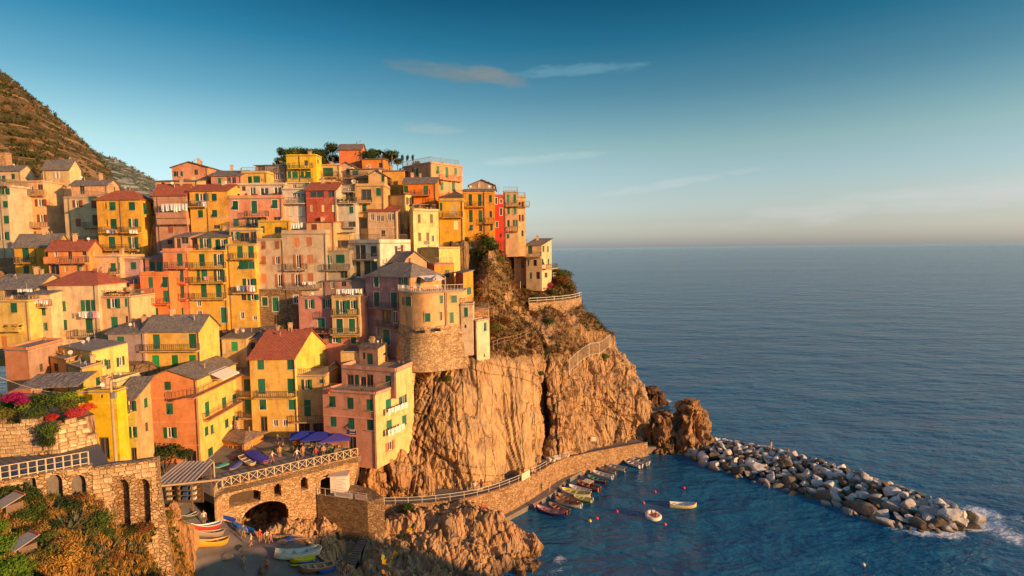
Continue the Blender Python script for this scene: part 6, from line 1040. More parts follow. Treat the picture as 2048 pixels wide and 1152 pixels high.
# ------------------------------------------------------------------ boats
def boat_meshes(beam=0.34, dep=0.15, sheer=0.05, stern=0.72):
    n = 13; sec = []
    for i in range(n):
        t = i / (n - 1); b = beam / 2 * (stern + (1 - stern) * math.sin(min(t / .45, 1) * math.pi / 2)) * (1 if t < .5 else math.sqrt(max(0, 1 - ((t - .5) / .5) ** 2.3))); b = max(b, .004); k = dep * 0.9 * max(0, (t - .72) / .28) ** 2.2; g = dep + sheer * (t * 2 - .9) ** 2 + (.05 if t > .9 else 0) * (t - .9) * 10 * .4; sec.append((t - .5, b, k * .55, g))
    def shell(mb, inset, zlo, m=0):
        R_ = []
        for x, b, k, g in sec:
            bb = max(b - inset, .002); R_.append([(x, -bb * f, k + zlo + (g - k - zlo) * h) for f, h in ((1, 1), (.93, .6), (.74, .25), (.35, .04), (0, 0))] + [(x, bb * f, k + zlo + (g - k - zlo) * h) for f, h in ((.35, .04), (.74, .25), (.93, .6), (1, 1))])
        for i in range(n - 1):
            for j in range(8): mb.quad(R_[i][j], R_[i][j + 1], R_[i + 1][j + 1], R_[i + 1][j], m) if inset == 0 else mb.quad(R_[i + 1][j], R_[i + 1][j + 1], R_[i][j + 1], R_[i][j], m)
        k = len(mb.v); mb.v += R_[0]; mb.f.append(tuple(range(k, k + 9)) if inset else tuple(reversed(range(k, k + 9)))); mb.mi.append(m)
    h = MB(); shell(h, 0, 0.0); inn = MB(); shell(inn, .012, .035); rim = MB()
    for sg in (-1, 1):
        for i in range(n - 1): a, b = sec[i], sec[i + 1]; rim.bar((a[0], sg * (a[1] - .004), a[3] + .004), (b[0], sg * (b[1] - .004), b[3] + .004), .022, .014)
    rim.bar((sec[0][0], -sec[0][1], sec[0][3]), (sec[0][0], sec[0][1], sec[0][3]), .02, .016)
    th = MB(); th.box(-.03, .03, -.45, .45, 0, .018); tar = MB(); pr = None
    for i in range(n):
        x, b, k, g = sec[i]; b += .012; q = .075 * math.sin(math.pi * min(1, .12 + i / (n - 1))) ; cur = [(x, -b, g - .05), (x, -b, g + .012), (x, -b * .5, g + .012 + q * .62), (x, 0, g + .012 + q), (x, b * .5, g + .012 + q * .62), (x, b, g + .012), (x, b, g - .05)]
        if pr:
            for j in range(6): tar.quad(pr[j], pr[j + 1], cur[j + 1], cur[j])
        pr = cur
    return dict(hull=h.mesh('hull', 'paint', True), inner=inn.mesh('inner_hull', 'paint', True), rim=rim.mesh('gunwale', 'paint'), thwart=th.mesh('thwart', 'paint'), tarp=tar.mesh('tarpaulin', 'cloth', True), sec=sec)
BT = [boat_meshes(), boat_meshes(.40, .14, .03, .85), boat_meshes(.28, .13, .08, .6)]
def motor_mesh():
    mb = MB(); mb.box(-.13, .13, -.1, .1, .35, .72); mb.box(-.1, .1, -.07, .07, .72, .8); mb.box(-.05, .05, -.05, .05, -.25, .35); mb.box(.1, .22, -.12, .12, .05, .4); mb.bar((.1, 0, .55), (.55, 0, .62), .04); return mb.mesh('outboard_motor', 'paint')
MOT = motor_mesh()
def boat(label, bow, stern, hull, inner, rim, t=0, motor=True, tarp=None, z=None, roll=0.0, group='boats moored along the quay', canopy=None, name='rowing_boat', extra=1.0):
    bow, stern = Vector(bow), Vector(stern); c = (bow + stern) / 2; d = bow - stern; L_ = d.length * extra; B_ = BT[t]; o = thing(name, label, 'boat', c, 0, group); o.rotation_euler = (roll, -math.atan2(d.z, Vector((d.x, d.y)).length), math.atan2(d.y, d.x)); S = (L_, L_, L_)
    obj('hull', B_['hull'], o, hull, None, None, S); obj('gunwale', B_['rim'], o, rim, None, None, S)
    if tarp: obj('tarpaulin', B_['tarp'], o, tarp, None, None, S)
    else:
        obj('inner_hull', B_['inner'], o, inner, None, None, S)
        for x in (-.28, 0.0, .22): i = min(range(13), key=lambda k: abs(B_['sec'][k][0] - x)); s = B_['sec'][i]; obj('thwart', B_['thwart'], o, rim, (x * L_, 0, s[3] * .72 * L_), None, (L_, s[1] * 1.96 * L_, L_))
    if motor: obj('outboard_motor', MOT, o, (0.05, 0.05, 0.055) if (int(c.x * 10) % 3) else (0.6, 0.6, 0.6), (-.5 * L_ - .12, 0, .04 * L_))
    if canopy:
        m = MB(); m.box(-.8, .8, -.75, .75, 1.35, 1.42); obj('canopy', m.mesh('canopy', 'cloth'), o, canopy); m = MB()
        for x in (-.7, .7):
            for y in (-.65, .65): m.bar((x, y, .4), (x, y, 1.36), .04)
        obj('canopy_frame', m.mesh('canopy_frame', 'paint'), o, (.5, .4, .3))
    return o
W_, WD, DK = (0.82, 0.80, 0.76), (0.34, 0.20, 0.11), (0.10, 0.07, 0.05)
for lab, b, s, h, i_, r, t, kw in [
    ('blue boat with red and white trim nearest in the moored row', (1064, 1021), (1122, 1034), (0.02, 0.06, 0.32), (0.55, 0.5, 0.45), (0.42, 0.06, 0.08), 2, {}),
    ('small brown wooden boat beside the blue boat', (1092, 1012), (1130, 1027), (0.26, 0.13, 0.08), WD, (0.45, 0.25, 0.18), 0, {}),
    ('white boat with brown sheer stripe moored at quay', (1103, 1004), (1154, 1016), W_, WD, (0.3, 0.14, 0.08), 2, {}),
    ('tan varnished boat moored between two white boats', (1109, 994), (1150, 1008), (0.42, 0.24, 0.12), (0.5, 0.33, 0.2), WD, 0, {}),
    ('lime yellow hulled dinghy moored under white boat', (1140, 995), (1176, 1004), (0.62, 0.60, 0.03), (0.6, 0.6, 0.3), (0.7, 0.68, 0.1), 1, {}),
    ('long white boat with yellow floor moored at quay', (1115, 987), (1173, 996), W_, (0.65, 0.55, 0.1), (0.7, 0.66, 0.4), 0, {}),
    ('pale grey boat with white engine box', (1131, 977), (1173, 988), (0.5, 0.5, 0.47), W_, (0.6, 0.58, 0.54), 0, {}),
    ('red-brown boat under a cream canopy', (1147, 968), (1192, 983), (0.30, 0.08, 0.06), WD, (0.4, 0.14, 0.1), 0, dict(canopy=(0.7, 0.58, 0.42))),
    ('crimson boat with teal foredeck cover', (1169, 957), (1206, 967), (0.42, 0.03, 0.06), (0.06, 0.3, 0.22), (0.2, 0.4, 0.33), 0, {}),
    ('plain white boat fifth from the far end of moored row', (1179, 948), (1218, 958), W_, (0.6, 0.58, 0.55), W_, 0, {}),
    ('cream boat with brown thwarts moored in the row', (1187, 938), (1226, 948), (0.6, 0.55, 0.42), (0.45, 0.4, 0.33), WD, 0, {}),
    ('white boat with grey outboard, third from far end', (1202, 933), (1244, 943), W_, (0.5, 0.48, 0.45), (0.55, 0.52, 0.45), 0, {}),
    ('white boat with pinkish interior near end of quay', (1243, 922), (1276, 935), W_, (0.6, 0.42, 0.42), W_, 1, {}),
    ('grey inflatable-like dinghy at the far end of moored row', (1251, 917), (1290, 930), (0.4, 0.42, 0.4), (0.3, 0.32, 0.3), (0.55, 0.55, 0.52), 1, {}),
    ('white and yellow boat adrift alone in the harbour', (1393, 1017), (1340, 1015), (0.72, 0.62, 0.25), W_, (0.75, 0.72, 0.66), 0, dict(motor=False, group=None))]:
    pb_, ps_ = PZ(*b, -.12), PZ(*s, -.12); dv_ = (ps_ - pb_).normalized() * (.7 if kw.get('group', 1) else 0); boat(lab, pb_ + dv_, ps_ + dv_, h, i_, r, t, **kw)
    if kw.get('group', 1):
        p = PZ(*b, .45); q = Vector((p.x - 2.2, p.y + 1.6, .8)); m = MB(); m.tube([Vector((0, 0, 0)).lerp(q - p, f) - Vector((0, 0, .35 * 4 * f * (1 - f))) for f in (0, .2, .4, .6, .8, 1)], .03, 4); tag(obj('mooring_rope', m.mesh('mooring_rope', 'matte'), None, (.5, .42, .3), p), 'mooring rope of the ' + lab[:60], 'rope', 'mooring ropes')
def lp(x, y): return RP(fx('L', x), fy('L', y))
G2 = 'boats laid up on the ramp'
for lab, b, s, h, i_, r, t, kw in [
    ('boat under bright blue tarpaulin against the bridge wall', lp(345, 690), lp(470, 735), (0.03, 0.08, 0.4), W_, (0.1, 0.15, 0.5), 1, dict(tarp=(0.015, 0.06, 0.42), extra=1.35)),
    ('boat under pale blue tarpaulin at the foot of bridge wall', lp(475, 790), lp(605, 830), (0.5, 0.45, 0.4), W_, (0.1, 0.2, 0.45), 1, dict(tarp=(0.03, 0.14, 0.45), extra=1.35)),
    ('red and white boat drawn up at the ramp side', lp(350, 815), lp(150, 815), (0.5, 0.05, 0.03), W_, W_, 2, {}),
    ('grey-brown boat between red boat and yellow boat', lp(375, 868), lp(170, 855), (0.33, 0.27, 0.22), (0.28, 0.22, 0.17), (0.45, 0.38, 0.3), 2, {}),
    ('orange yellow boat lying beside the ramp rocks', lp(410, 930), lp(185, 940), (0.72, 0.36, 0.03), (0.6, 0.32, 0.1), (0.7, 0.42, 0.1), 2, {}),
    ('large white boat with turquoise gunwale on the ramp', lp(820, 1035), lp(1095, 1010), (0.82, 0.76, 0.64), (0.6, 0.6, 0.52), (0.3, 0.5, 0.5), 2, {}),
    ('dark boat with white bow on the upper road', lp(195, 715), lp(100, 735), (0.06, 0.08, 0.06), WD, W_, 2, {}),
    ('brown wooden boat at the lower edge of the ramp', lp(1000, 1140), lp(1215, 1105), (0.36, 0.19, 0.10), WD, (0.55, 0.38, 0.22), 0, {}),
    ('yellow boat half hidden by rocks, bottom left of ramp', RP(342, 1140) + Vector((0, 0, .1)), RP(322, 1156), (0.72, 0.55, 0.03), (0.7, 0.6, 0.1), W_, 1, {})]:
    kw = dict(dict(motor=False, group=G2, extra=1.22), **kw); boat(lab, b + Vector((0, 0, .12)), s + Vector((0, 0, .12)), h, i_, r, t, **kw)
for lab, b, s, c in [('slim yellow kayak on the ramp', lp(915, 1062), lp(1095, 1040), (0.66, 0.55, 0.02)), ('short yellow kayak beside blue dinghy', lp(915, 1092), lp(985, 1085), (0.66, 0.55, 0.02)), ('blue kayak lying between the yellow ones', lp(990, 1082), lp(1090, 1052), (0.02, 0.12, 0.5)), ('bright blue kayak at the ramp corner', lp(1140, 1150), lp(1265, 1112), (0.02, 0.12, 0.5))]:
    boat(lab, b + Vector((0, 0, .08)), s + Vector((0, 0, .08)), c, c, c, 2, motor=False, tarp=c, group=None, name='kayak')
def pz(px, py):
    z = 13.4
    for _ in range(4): q = PZ(px, py, z); z = PIZ(q.x, q.y)
    q.z = z; return q
for lab, b, s, c, h in [('boat under teal tarpaulin on the square', (430, 941), (457, 932), (0.05, 0.33, 0.30), (0.5, 0.5, 0.4)), ('boat under violet-blue tarpaulin left of cream boat', (460, 946), (484, 930), (0.10, 0.11, 0.34), (0.3, 0.3, 0.4)), ('boat under violet-blue tarpaulin behind the bridge railing', (536, 934), (500, 915), (0.06, 0.06, 0.36), (0.4, 0.15, 0.15))]:
    boat(lab, pz(*b) + Vector((0, 0, .2)), pz(*s) + Vector((0, 0, .2)), h, W_, h, 1, motor=False, tarp=c, group=None)
boat('cream boat standing between blue tarpaulins', pz(508, 938) + Vector((0, 0, .2)), pz(484, 920) + Vector((0, 0, .2)), (0.7, 0.52, 0.34), (0.6, 0.45, 0.3), (0.7, 0.6, 0.45), 1, motor=False, group=None)
for lab, b, s, c in [('upturned olive boat on the square behind tarpaulins', (522, 912), (562, 905), (0.12, 0.12, 0.07)), ('dark covered boat beside the restaurant tables', (545, 908), (588, 902), (0.16, 0.15, 0.10))]: boat(lab, pz(*b) + Vector((0, 0, .2)), pz(*s) + Vector((0, 0, .2)), c, c, c, 0, motor=False, tarp=c, group=None)
# inflatable
def build_inflatable():
    q = PZ(1307, 1036, 0.05); t = thing('inflatable_boat', 'round white inflatable with bathers in the harbour', 'boat', q, .5); m = MB(); m.tube([(math.cos(a) * 1.0, math.sin(a) * .95, .25 + (.35 if math.sin(a) > .2 else 0) * math.sin(a)) for a in np.linspace(0, 2 * math.pi, 25)], .3, 10, cap=False); obj('tube', m.mesh('tube', 'paint', True), t, (0.78, 0.74, 0.68)); m = MB(); m.prism([(math.cos(a) * .95, math.sin(a) * .9) for a in np.linspace(0, 2 * math.pi, 17)[:-1]], 0.02, .1); obj('floor', m.mesh('floor', 'paint'), t, (.6, .55, .5))
build_inflatable()
bm_ = MB(); bm_.tube([(0, 0, -.12), (0, 0, -.05), (0, 0, .1), (0, 0, .25), (0, 0, .33), (0, 0, .38)], [.05, .2, .27, .2, .08, .05], 10); bm_.tube([(0, 0, .36), (0, 0, .46)], .03, 6); BUOY = bm_.mesh('buoy', 'paint', True)
for x, y, c, lab in [(1368, 977, (0.75, 0.04, 0.06), 'red buoy farthest out, toward the breakwater'), (1310, 985, (0.7, 0.04, 0.1), 'red buoy between moored row and breakwater'), (1287, 1007, (0.75, 0.04, 0.08), 'red buoy just above the white inflatable'), (1234, 1024, (0.75, 0.05, 0.05), 'red buoy midway between moored boats and inflatable'), (1194, 1038, (0.8, 0.05, 0.03), 'bright red buoy beside the yellow buoy'), (1180, 1043, (0.75, 0.6, 0.05), 'yellow buoy near the blue boat'), (1727, 1131, (0.75, 0.72, 0.68), 'white buoy alone in open water lower right'), (1330, 1050, (0.7, 0.08, 0.1), 'small red float right of the inflatable')]:
    tag(obj('buoy', BUOY, None, c, PZ(x, y, 0), None, (.95,) * 3), lab, 'buoy', 'mooring buoys')
# ------------------------------------------------------------------ people
def person_material(name, zs):
    t = NT(name, .8, .2); z = t.n('SeparateXYZ'); t.L.new(t.coord('Object'), z.inputs[0]); ax = t.math('ABSOLUTE', z.outputs[0]); skin = (0.50, 0.27, 0.16); hair = (0.05, 0.03, 0.02); r = t.objrand()
    tr = t.ramp(r, [(0, (0.05, 0.06, 0.10)), (.35, (0.3, 0.25, 0.18)), (.7, (0.35, 0.05, 0.05)), (1, (0.55, 0.5, 0.45))]); c = t.mix(t.math('GREATER_THAN', z.outputs[2], zs[0]), skin, tr); c = t.mix(t.math('GREATER_THAN', z.outputs[2], zs[1]), c, t.objcol()); arm = t.math('MULTIPLY', t.math('GREATER_THAN', ax, .235), t.math('LESS_THAN', z.outputs[2], zs[2])); c = t.mix(arm, c, skin); c = t.mix(t.math('GREATER_THAN', z.outputs[2], zs[3]), c, skin); c = t.mix(t.math('LESS_THAN', z.outputs[2], .07), c, (0.1, 0.07, 0.05)); t.col(c)
person_material('person', (.48, .93, 1.22, 1.43)); person_material('person_sitting', (.05, .52, .78, 1.0))
def person_mesh(name, J, mat):
    """J: joint name -> ((x,y,z), radius); grown by a Skin modifier from the pelvis"""
    E = [('pel', 'wai'), ('wai', 'che'), ('che', 'nec'), ('nec', 'jaw'), ('jaw', 'hea'), ('hea', 'top'), ('jaw', 'nos')]
    for s in 'lr': E += [('pel', s + 'hip'), (s + 'hip', s + 'kne'), (s + 'kne', s + 'ank'), (s + 'ank', s + 'toe'), ('che', s + 'sho'), (s + 'sho', s + 'elb'), (s + 'elb', s + 'wri'), (s + 'wri', s + 'pal'), (s + 'pal', s + 'fin'), (s + 'pal', s + 'thu'), (s + 'pal', s + 'fi2')]
    ks = list(J); me = bpy.data.meshes.new(name); me.from_pydata([J[k][0] for k in ks], [(ks.index(a), ks.index(b)) for a, b in E if a in J and b in J], []); me.materials.append(MATS[mat])
    o = bpy.data.objects.new(name, me); COL.objects.link(o); m = o.modifiers.new('skin', 'SKIN'); m.use_smooth_shade = True; s = o.modifiers.new('sub', 'SUBSURF'); s.levels = s.render_levels = 1
    if not me.skin_vertices:
        bpy.context.view_layer.objects.active = o
        bm = bmesh.new(); bm.from_mesh(me); ly = bm.verts.layers.skin.verify(); bm.to_mesh(me); bm.free()
    for i, k in enumerate(ks): me.skin_vertices[0].data[i].radius = J[k][1]; me.skin_vertices[0].data[i].use_root = (k == 'pel')
    dg = bpy.context.evaluated_depsgraph_get(); ev = bpy.data.meshes.new_from_object(o.evaluated_get(dg)); bpy.data.objects.remove(o)
    ev.name = name; ev.polygons.foreach_set('use_smooth', [True] * len(ev.polygons)); ev.materials.clear(); ev.materials.append(MATS[mat]); return ev
def pose(walk=0.0, sit=False, lift=0.0):
    r = lambda *a: a; J = {}
    dz = -.45 if sit else 0
    J['pel'] = ((0, 0, .95 + dz), r(.155, .12)); J['wai'] = ((0, .0, 1.1 + dz), r(.14, .10)); J['che'] = ((0, .0, 1.32 + dz), r(.16, .11)); J['nec'] = ((0, .0, 1.47 + dz), r(.06, .06)); J['jaw'] = ((0, -.01, 1.55 + dz), r(.075, .085)); J['hea'] = ((0, 0, 1.64 + dz), r(.08, .10)); J['top'] = ((0, .01, 1.72 + dz), r(.055, .07)); J['nos'] = ((0, -.115, 1.595 + dz), r(.015, .018))
    for s, g in (('l', -1), ('r', 1)):
        f = walk * g; J[s + 'hip'] = ((g * .10, 0, .90 + dz), r(.095, .10))
        if sit: J[s + 'kne'] = ((g * .12, -.44, .50), r(.065, .065)); J[s + 'ank'] = ((g * .12, -.46, .08), r(.042, .045)); J[s + 'toe'] = ((g * .13, -.62, .03), r(.045, .03))
        else: J[s + 'kne'] = ((g * .10, -.12 * f - .03, .50), r(.065, .068)); J[s + 'ank'] = ((g * .10, -.28 * f + .03, .09 + .04 * max(0, -f)), r(.042, .045)); J[s + 'toe'] = ((g * .11, -.28 * f - .14, .035), r(.045, .03))
        J[s + 'sho'] = ((g * .19, 0, 1.40 + dz), r(.062, .062)); e = -f * .25 - (.12 if sit else 0); J[s + 'elb'] = ((g * .27, e, 1.14 + dz), r(.045, .045)); J[s + 'wri'] = ((g * .27, e * 2.0 - .07, .92 + dz + (.12 if sit else 0) + lift * (g > 0)), r(.03, .03)); w = Vector(J[s + 'wri'][0])
        J[s + 'pal'] = (tuple(w + Vector((0, -.02, -.07))), r(.02, .038)); J[s + 'fin'] = (tuple(w + Vector((0, -.045, -.16))), r(.009, .012)); J[s + 'fi2'] = (tuple(w + Vector((0, .0, -.165))), r(.009, .012)); J[s + 'thu'] = (tuple(w + Vector((-g * .03, -.06, -.09))), r(.009, .009))
    return J
PM = [person_mesh('body', pose(0), 'person'), person_mesh('body', pose(.8), 'person'), person_mesh('body', pose(-.5, lift=.2), 'person'), person_mesh('body', pose(sit=True), 'person_sitting')]
def hair_mesh():
    bm = bmesh.new(); bmesh.ops.create_icosphere(bm, subdivisions=2, radius=.108)
    for v in bm.verts:
        v.co.z *= 1.12
        if v.co.y < -.055: v.co.z = max(v.co.z, .045); v.co.y = max(v.co.y, -.095)
        elif v.co.z < -.05: v.co.z = -.06
    me = bpy.data.meshes.new('hair'); bm.to_mesh(me); bm.free(); me.materials.append(MATS['paint']); return me
HAIR = hair_mesh()
def person(label, p, rz, k, shirt, hair=(.05, .03, .02), s=1.0):
    t = thing('person', label, 'person', p, rz); obj('body', PM[k], t, shirt, None, None, (s,) * 3); obj('hair', HAIR, t, hair, (0, .015 * s, (1.665 + (-.45 if k == 3 else 0)) * s), None, (s,) * 3); return t
ORS, RED_, WH2, DK2 = (0.7, 0.3, 0.1), (0.6, 0.06, 0.05), (0.7, 0.65, 0.6), (0.08, 0.09, 0.14)
for lab, p, rz, k, c in [('person in white top walking up the ramp alone', lp(615, 930), 2.6, 1, WH2), ('person in red top at the left of the ramp trio', lp(697, 900), .5, 0, RED_), ('person in white top in the middle of ramp trio', lp(732, 903), 3.0, 2, WH2), ('person in orange top at the right of ramp trio', lp(764, 902), 2.2, 1, ORS), ('person with red bag low on the ramp', lp(573, 1108), .8, 1, (0.55, 0.3, 0.12)), ('person in orange beside the brown dog-like bundle, bottom', lp(738, 1130), -.4, 2, ORS), ('person in blue shorts on the lower ramp edge', RP(690, 1136), 2.0, 0, (0.5, 0.28, 0.15)), ('person in orange at the bottom of the inlet wall', RP(705, 1150), 1.2, 1, (0.75, 0.22, 0.05)),
    ('person in dark top near the blue tarpaulin boats', lp(560, 860), 1.0, 1, DK2), ('person in white shirt on the road below the hut', lp(260, 760), .4, 0, WH2), ('person in white crossing the square toward the pavilion', pz(545, 925), 2.0, 1, WH2), ('person in orange beside the covered boats on the square', pz(560, 915), .6, 0, ORS), ('person in white walking behind the bridge railing', pz(594, 921), 1.4, 1, WH2), ('person in orange standing mid-square', pz(606, 915), .2, 0, ORS), ('person in red leaning at the bridge railing', pz(632, 918), .1, 2, RED_), ('person in orange at the bridge railing right of the red one', pz(647, 914), .3, 0, ORS), ('person with blue bag under the tan house', pz(566, 893), 2.6, 1, (0.5, 0.4, 0.4)), ('person in white at left of the restaurant', pz(556, 890), -.8, 0, WH2)]: person(lab, p, rz, k, c)
def qz(px, k): i = min(range(90), key=lambda j: abs(project(QOFF(k, QC[:, 2])[j])[0] - px)); return Vector(QOFF(k, QC[:, 2])[i])
for lab, p, rz, k, c in [('person sunbathing in red on the quay parapet', PZ(1040, 1003, 1.05), .6, 3, RED_), ('person in orange sitting on the landing', PZ(1052, 1000, 1.05), .2, 3, (0.7, 0.25, 0.08)), ('person in swim shorts standing on the landing', PZ(1099, 985, 1.05), .9, 0, (0.5, 0.27, 0.16)), ('person in pink sitting on the quay wall', qz(1071, .2) + Vector((0, 0, -.15)), .8, 3, (0.7, 0.2, 0.25)), ('person standing by the cliff path in white', qz(948, -1.6), .3, 0, WH2), ('person in red on the cliff path', qz(962, -1.5), -.4, 1, RED_), ('person in dark clothes beside the path cleft', qz(985, -1.8), .2, 0, DK2), ('person sitting high on the foreground rock', P(965, 1022, 75.2), .4, 3, (0.6, 0.1, 0.08)),
    ('person standing on the breakwater crest', PZ(1542, 900, 3.6), .5, 0, (0.45, 0.26, 0.18)), ('person crouched on the breakwater crest further right', PZ(1575, 908, 3.5), -.5, 3, (0.4, 0.3, 0.25)), ('bather in red sitting in the inflatable', PZ(1303, 1036, .15), .6, 3, RED_), ('bather in orange vest at the inflatable edge', PZ(1312, 1038, .15), -.6, 3, (0.65, 0.2, 0.1))]: person(lab, p, rz, k, c)
# ------------------------------------------------------------------ restaurant square
house('J', 'orange glazed restaurant pavilion with broad low roof', (77, 75, 79), [632, 842, 996], 945, 1050, (0.74, 0.30, 0.06), 'hip', 0.7, 'w 658,694,730,766,802 1000 26,66 b; 1 w 862,895,928,962 985 18,64 b; c 1035', rcol=(1.6, 1.15, .85), base=1.5, o=.3, name='pavilion', cat='pavilion')
def parasol(label, p, w, d, h, rz, col):
    t = thing('parasol', label, 'parasol', p, rz); m = MB(); m.tube([(0, 0, 0), (0, 0, h + .45)], .04, 6); obj('pole', m.mesh('pole', 'paint'), t, (.5, .2, .12)); m = MB(); a = [(-w / 2, -d / 2, h), (w / 2, -d / 2, h), (w / 2, d / 2, h), (-w / 2, d / 2, h)]; apx = (0, 0, h + .6)
    for i in range(4): q = a[(i + 1) % 4]; m.tri(a[i], q, apx); m.quad((a[i][0], a[i][1], h - .18), (q[0], q[1], h - .18), q, a[i])
    obj('canopy', m.mesh('canopy', 'cloth'), t, col); m = MB()
    for q in a: m.bar((0, 0, h + .3), (q[0] * .98, q[1] * .98, h - .02), .035)
    obj('ribs', m.mesh('ribs', 'paint'), t, (.5, .3, .2)); return t
BLU = (0.035, 0.05, 0.36)
parasol('blue square parasol at the left of the restaurant terrace', pz(605, 898), 3.2, 2.6, 2.1, .25, BLU); parasol('blue square parasol in the middle of restaurant terrace', pz(634, 902), 4.0, 3.0, 2.2, .25, BLU); parasol('blue-violet parasol next to the pink house door', pz(672, 905), 4.2, 3.0, 2.2, .25, (0.09, 0.07, 0.36))
def table_thing():
    t = thing('cafe_table', 'x', 'table'); m = MB(); m.box(-.4, .4, -.4, .4, .72, .75); obj('tabletop', m.mesh('tabletop', 'paint'), t, (.7, .6, .45)); m = MB(); m.bar((0, 0, 0), (0, 0, .72), .07); m.box(-.25, .25, -.25, .25, 0, .03); obj('leg', m.mesh('leg', 'paint'), t, (.1, .1, .1)); return t
def chair_thing(col=(.12, .2, .18)):
    t = thing('chair', 'x', 'chair'); m = MB(); m.box(-.22, .22, -.22, .22, .43, .47); obj('seat', m.mesh('seat', 'paint'), t, col); m = MB(); m.box(-.22, .22, .18, .22, .5, .9); obj('backrest', m.mesh('backrest', 'paint'), t, col); lm = MB(); lm.bar((0, 0, 0), (0, 0, .43), .04); lme = lm.mesh('leg', 'paint')
    for x in (-.19, .19):
        for y in (-.19, .19): obj('leg', lme, t, col, (x, y, 0))
    return t
def place(root, first, p, rz, label, group, col=None):
    o = root if first else copy_tree(root); o.location = p; o.rotation_euler = (0, 0, rz); tag(o, label, None, group)
    if col:
        for c in o.children: c.color = (*col, 1)
    return o
T0, C0 = table_thing(), chair_thing(); ft = fc = True; rnd = random.Random(11)
for k, (x, y) in enumerate([(608, 906), (622, 903), (636, 901), (650, 907), (662, 903), (676, 908), (690, 903), (615, 897), (645, 896), (668, 897)]):
    p = pz(x, y); place(T0, ft, p, rnd.uniform(0, 1), 'cafe table among chairs on the restaurant terrace', 'cafe tables on the square'); ft = False
    for a in (0, math.pi / 2, math.pi): rz = a + rnd.uniform(-.3, .3); place(C0, fc, p + Vector((math.sin(rz) * -.7, math.cos(rz) * .7, 0)), rz, 'chair at a cafe table on the restaurant terrace', 'cafe chairs on the square', [(.12, .2, .18), (.5, .36, .2), (.05, .12, .3)][rnd.randrange(3)]); fc = False
    if k % 3 == 0: pass
WT, WC = [], []
for k, (x, y, kind) in enumerate([(480, 560, 'c'), (520, 560, 't'), (560, 563, 'c'), (610, 560, 't'), (640, 562, 'c'), (590, 566, 'c'), (425, 562, 'c'), (400, 560, 'c'), (680, 560, 'c')]):
    p = P(fx('H', x), fy('H', y + 12), 85.0 + (k % 3) * .5); p.z = BZ
    place(C0 if kind == 'c' else T0, False, p, k, 'white terrace chair on top of round bastion' if kind == 'c' else 'white table on top of round bastion', 'furniture on the bastion terrace', (.75, .7, .62))
parasol('small pale pink parasol on the bastion terrace', Vector((P(fx('H', 650), 560, 86).x, 86, BZ)), 1.8, 1.8, 1.9, .4, (.7, .5, .5))
# sign on the pink house, lamp, pole and wires
A_, B_ = P(fx('K', 345), 900, 77.8), P(fx('K', 745), 900, 75.5); d_ = Vector((B_.x - A_.x, B_.y - A_.y, 0)).normalized(); n_ = Vector((d_.y, -d_.x, 0)); q = Pplane(fx('K', 555), fy('K', 862), Vector((A_.x, A_.y, 0)) + n_ * .05, n_); t = thing('shop_sign', 'dark blue sign board over the pink house door', 'sign', q, math.atan2(d_.y, d_.x)); m = MB(); m.prism([(-.6, -.05), (.6, -.05), (.6, 0), (-.6, 0)], -.3, .3); m.prism([(-.45, -.05), (.45, -.05), (.45, 0), (-.45, 0)], .302, .5); obj('board', m.mesh('board', 'paint'), t, (.03, .03, .12)); m = MB()
for x in (-.36, -.14, .08, .3): m.bar((x, -.06, .12), (x + .1, -.06, .38), .06); m.bar((x + .1, -.06, .38), (x + .14, -.06, .2), .05)
m.box(-.45, .45, -.062, -.052, -.2, -.1); obj('lettering', m.mesh('lettering', 'paint'), t, (.7, .7, .72))
q = P(233, 935, 53.5); t = thing('utility_pole', 'tall pale utility pole in front of the brilliant yellow house', 'pole', q); hgt = P(230, 762, 53.5).z - q.z; m = MB(); m.tube([(0, 0, -.5), (-.05, 0, hgt)], [.16, .11], 8); obj('pole', m.mesh('pole', 'concrete'), t, (1.6, 1.4, 1.1)); m = MB(); m.bar((-.5, 0, hgt - .4), (.5, 0, hgt - .4), .08); obj('crossarm', m.mesh('crossarm', 'paint'), t, (.3, .28, .26)); m = MB(); m.box(.05, .45, -.2, .1, hgt - 1.7, hgt - 1.1); obj('junction_box', m.mesh('junction_box', 'paint'), t, (.3, .28, .26))
def wire(label, a, b, sag): m = MB(); a, b = Vector(a), Vector(b); m.tube([a.lerp(b, k / 14) - Vector((0, 0, sag * 4 * (k / 14) * (1 - k / 14))) - a for k in range(15)], .013, 4); tag(obj('cable', m.mesh('cable', 'paint'), None, (.6, .52, .42), a), label, 'cable')
top = q + Vector((0, 0, hgt - .4)); wire('overhead cable from the utility pole to the left edge', top, P(-20, 745, 44), 1.2); wire('overhead cable from the utility pole to the coral house', top + Vector((0, 0, -2)), P(300, 850, 70.6), .4); wire('overhead cable slung from the utility pole toward the lemon house', top, P(140, 765, 60), .5)
wire('thin cable crossing the square to the pink house', P(490, 822, 82), P(650, 805, 79), .4)
q = P(432, 1010, 66.8); q.z = RP(432, 1010).z; t = thing('mooring_gantry', 'thin white double post crane at the top of the ramp', 'crane', q); m = MB(); m.bar((0, 0, 0), (0, 0, 6.2), .1); obj('post', m.mesh('post', 'paint'), t, (.7, .6, .48)); m = MB(); m.bar((-.75, .5, 0), (-.75, .5, 6.4), .1); obj('post', m.mesh('post', 'paint'), t, (.7, .6, .48)); m = MB(); m.bar((-.75, .5, 6.35), (0, 0, 6.1), .1); obj('crossbar', m.mesh('crossbar', 'paint'), t, (.7, .6, .48))
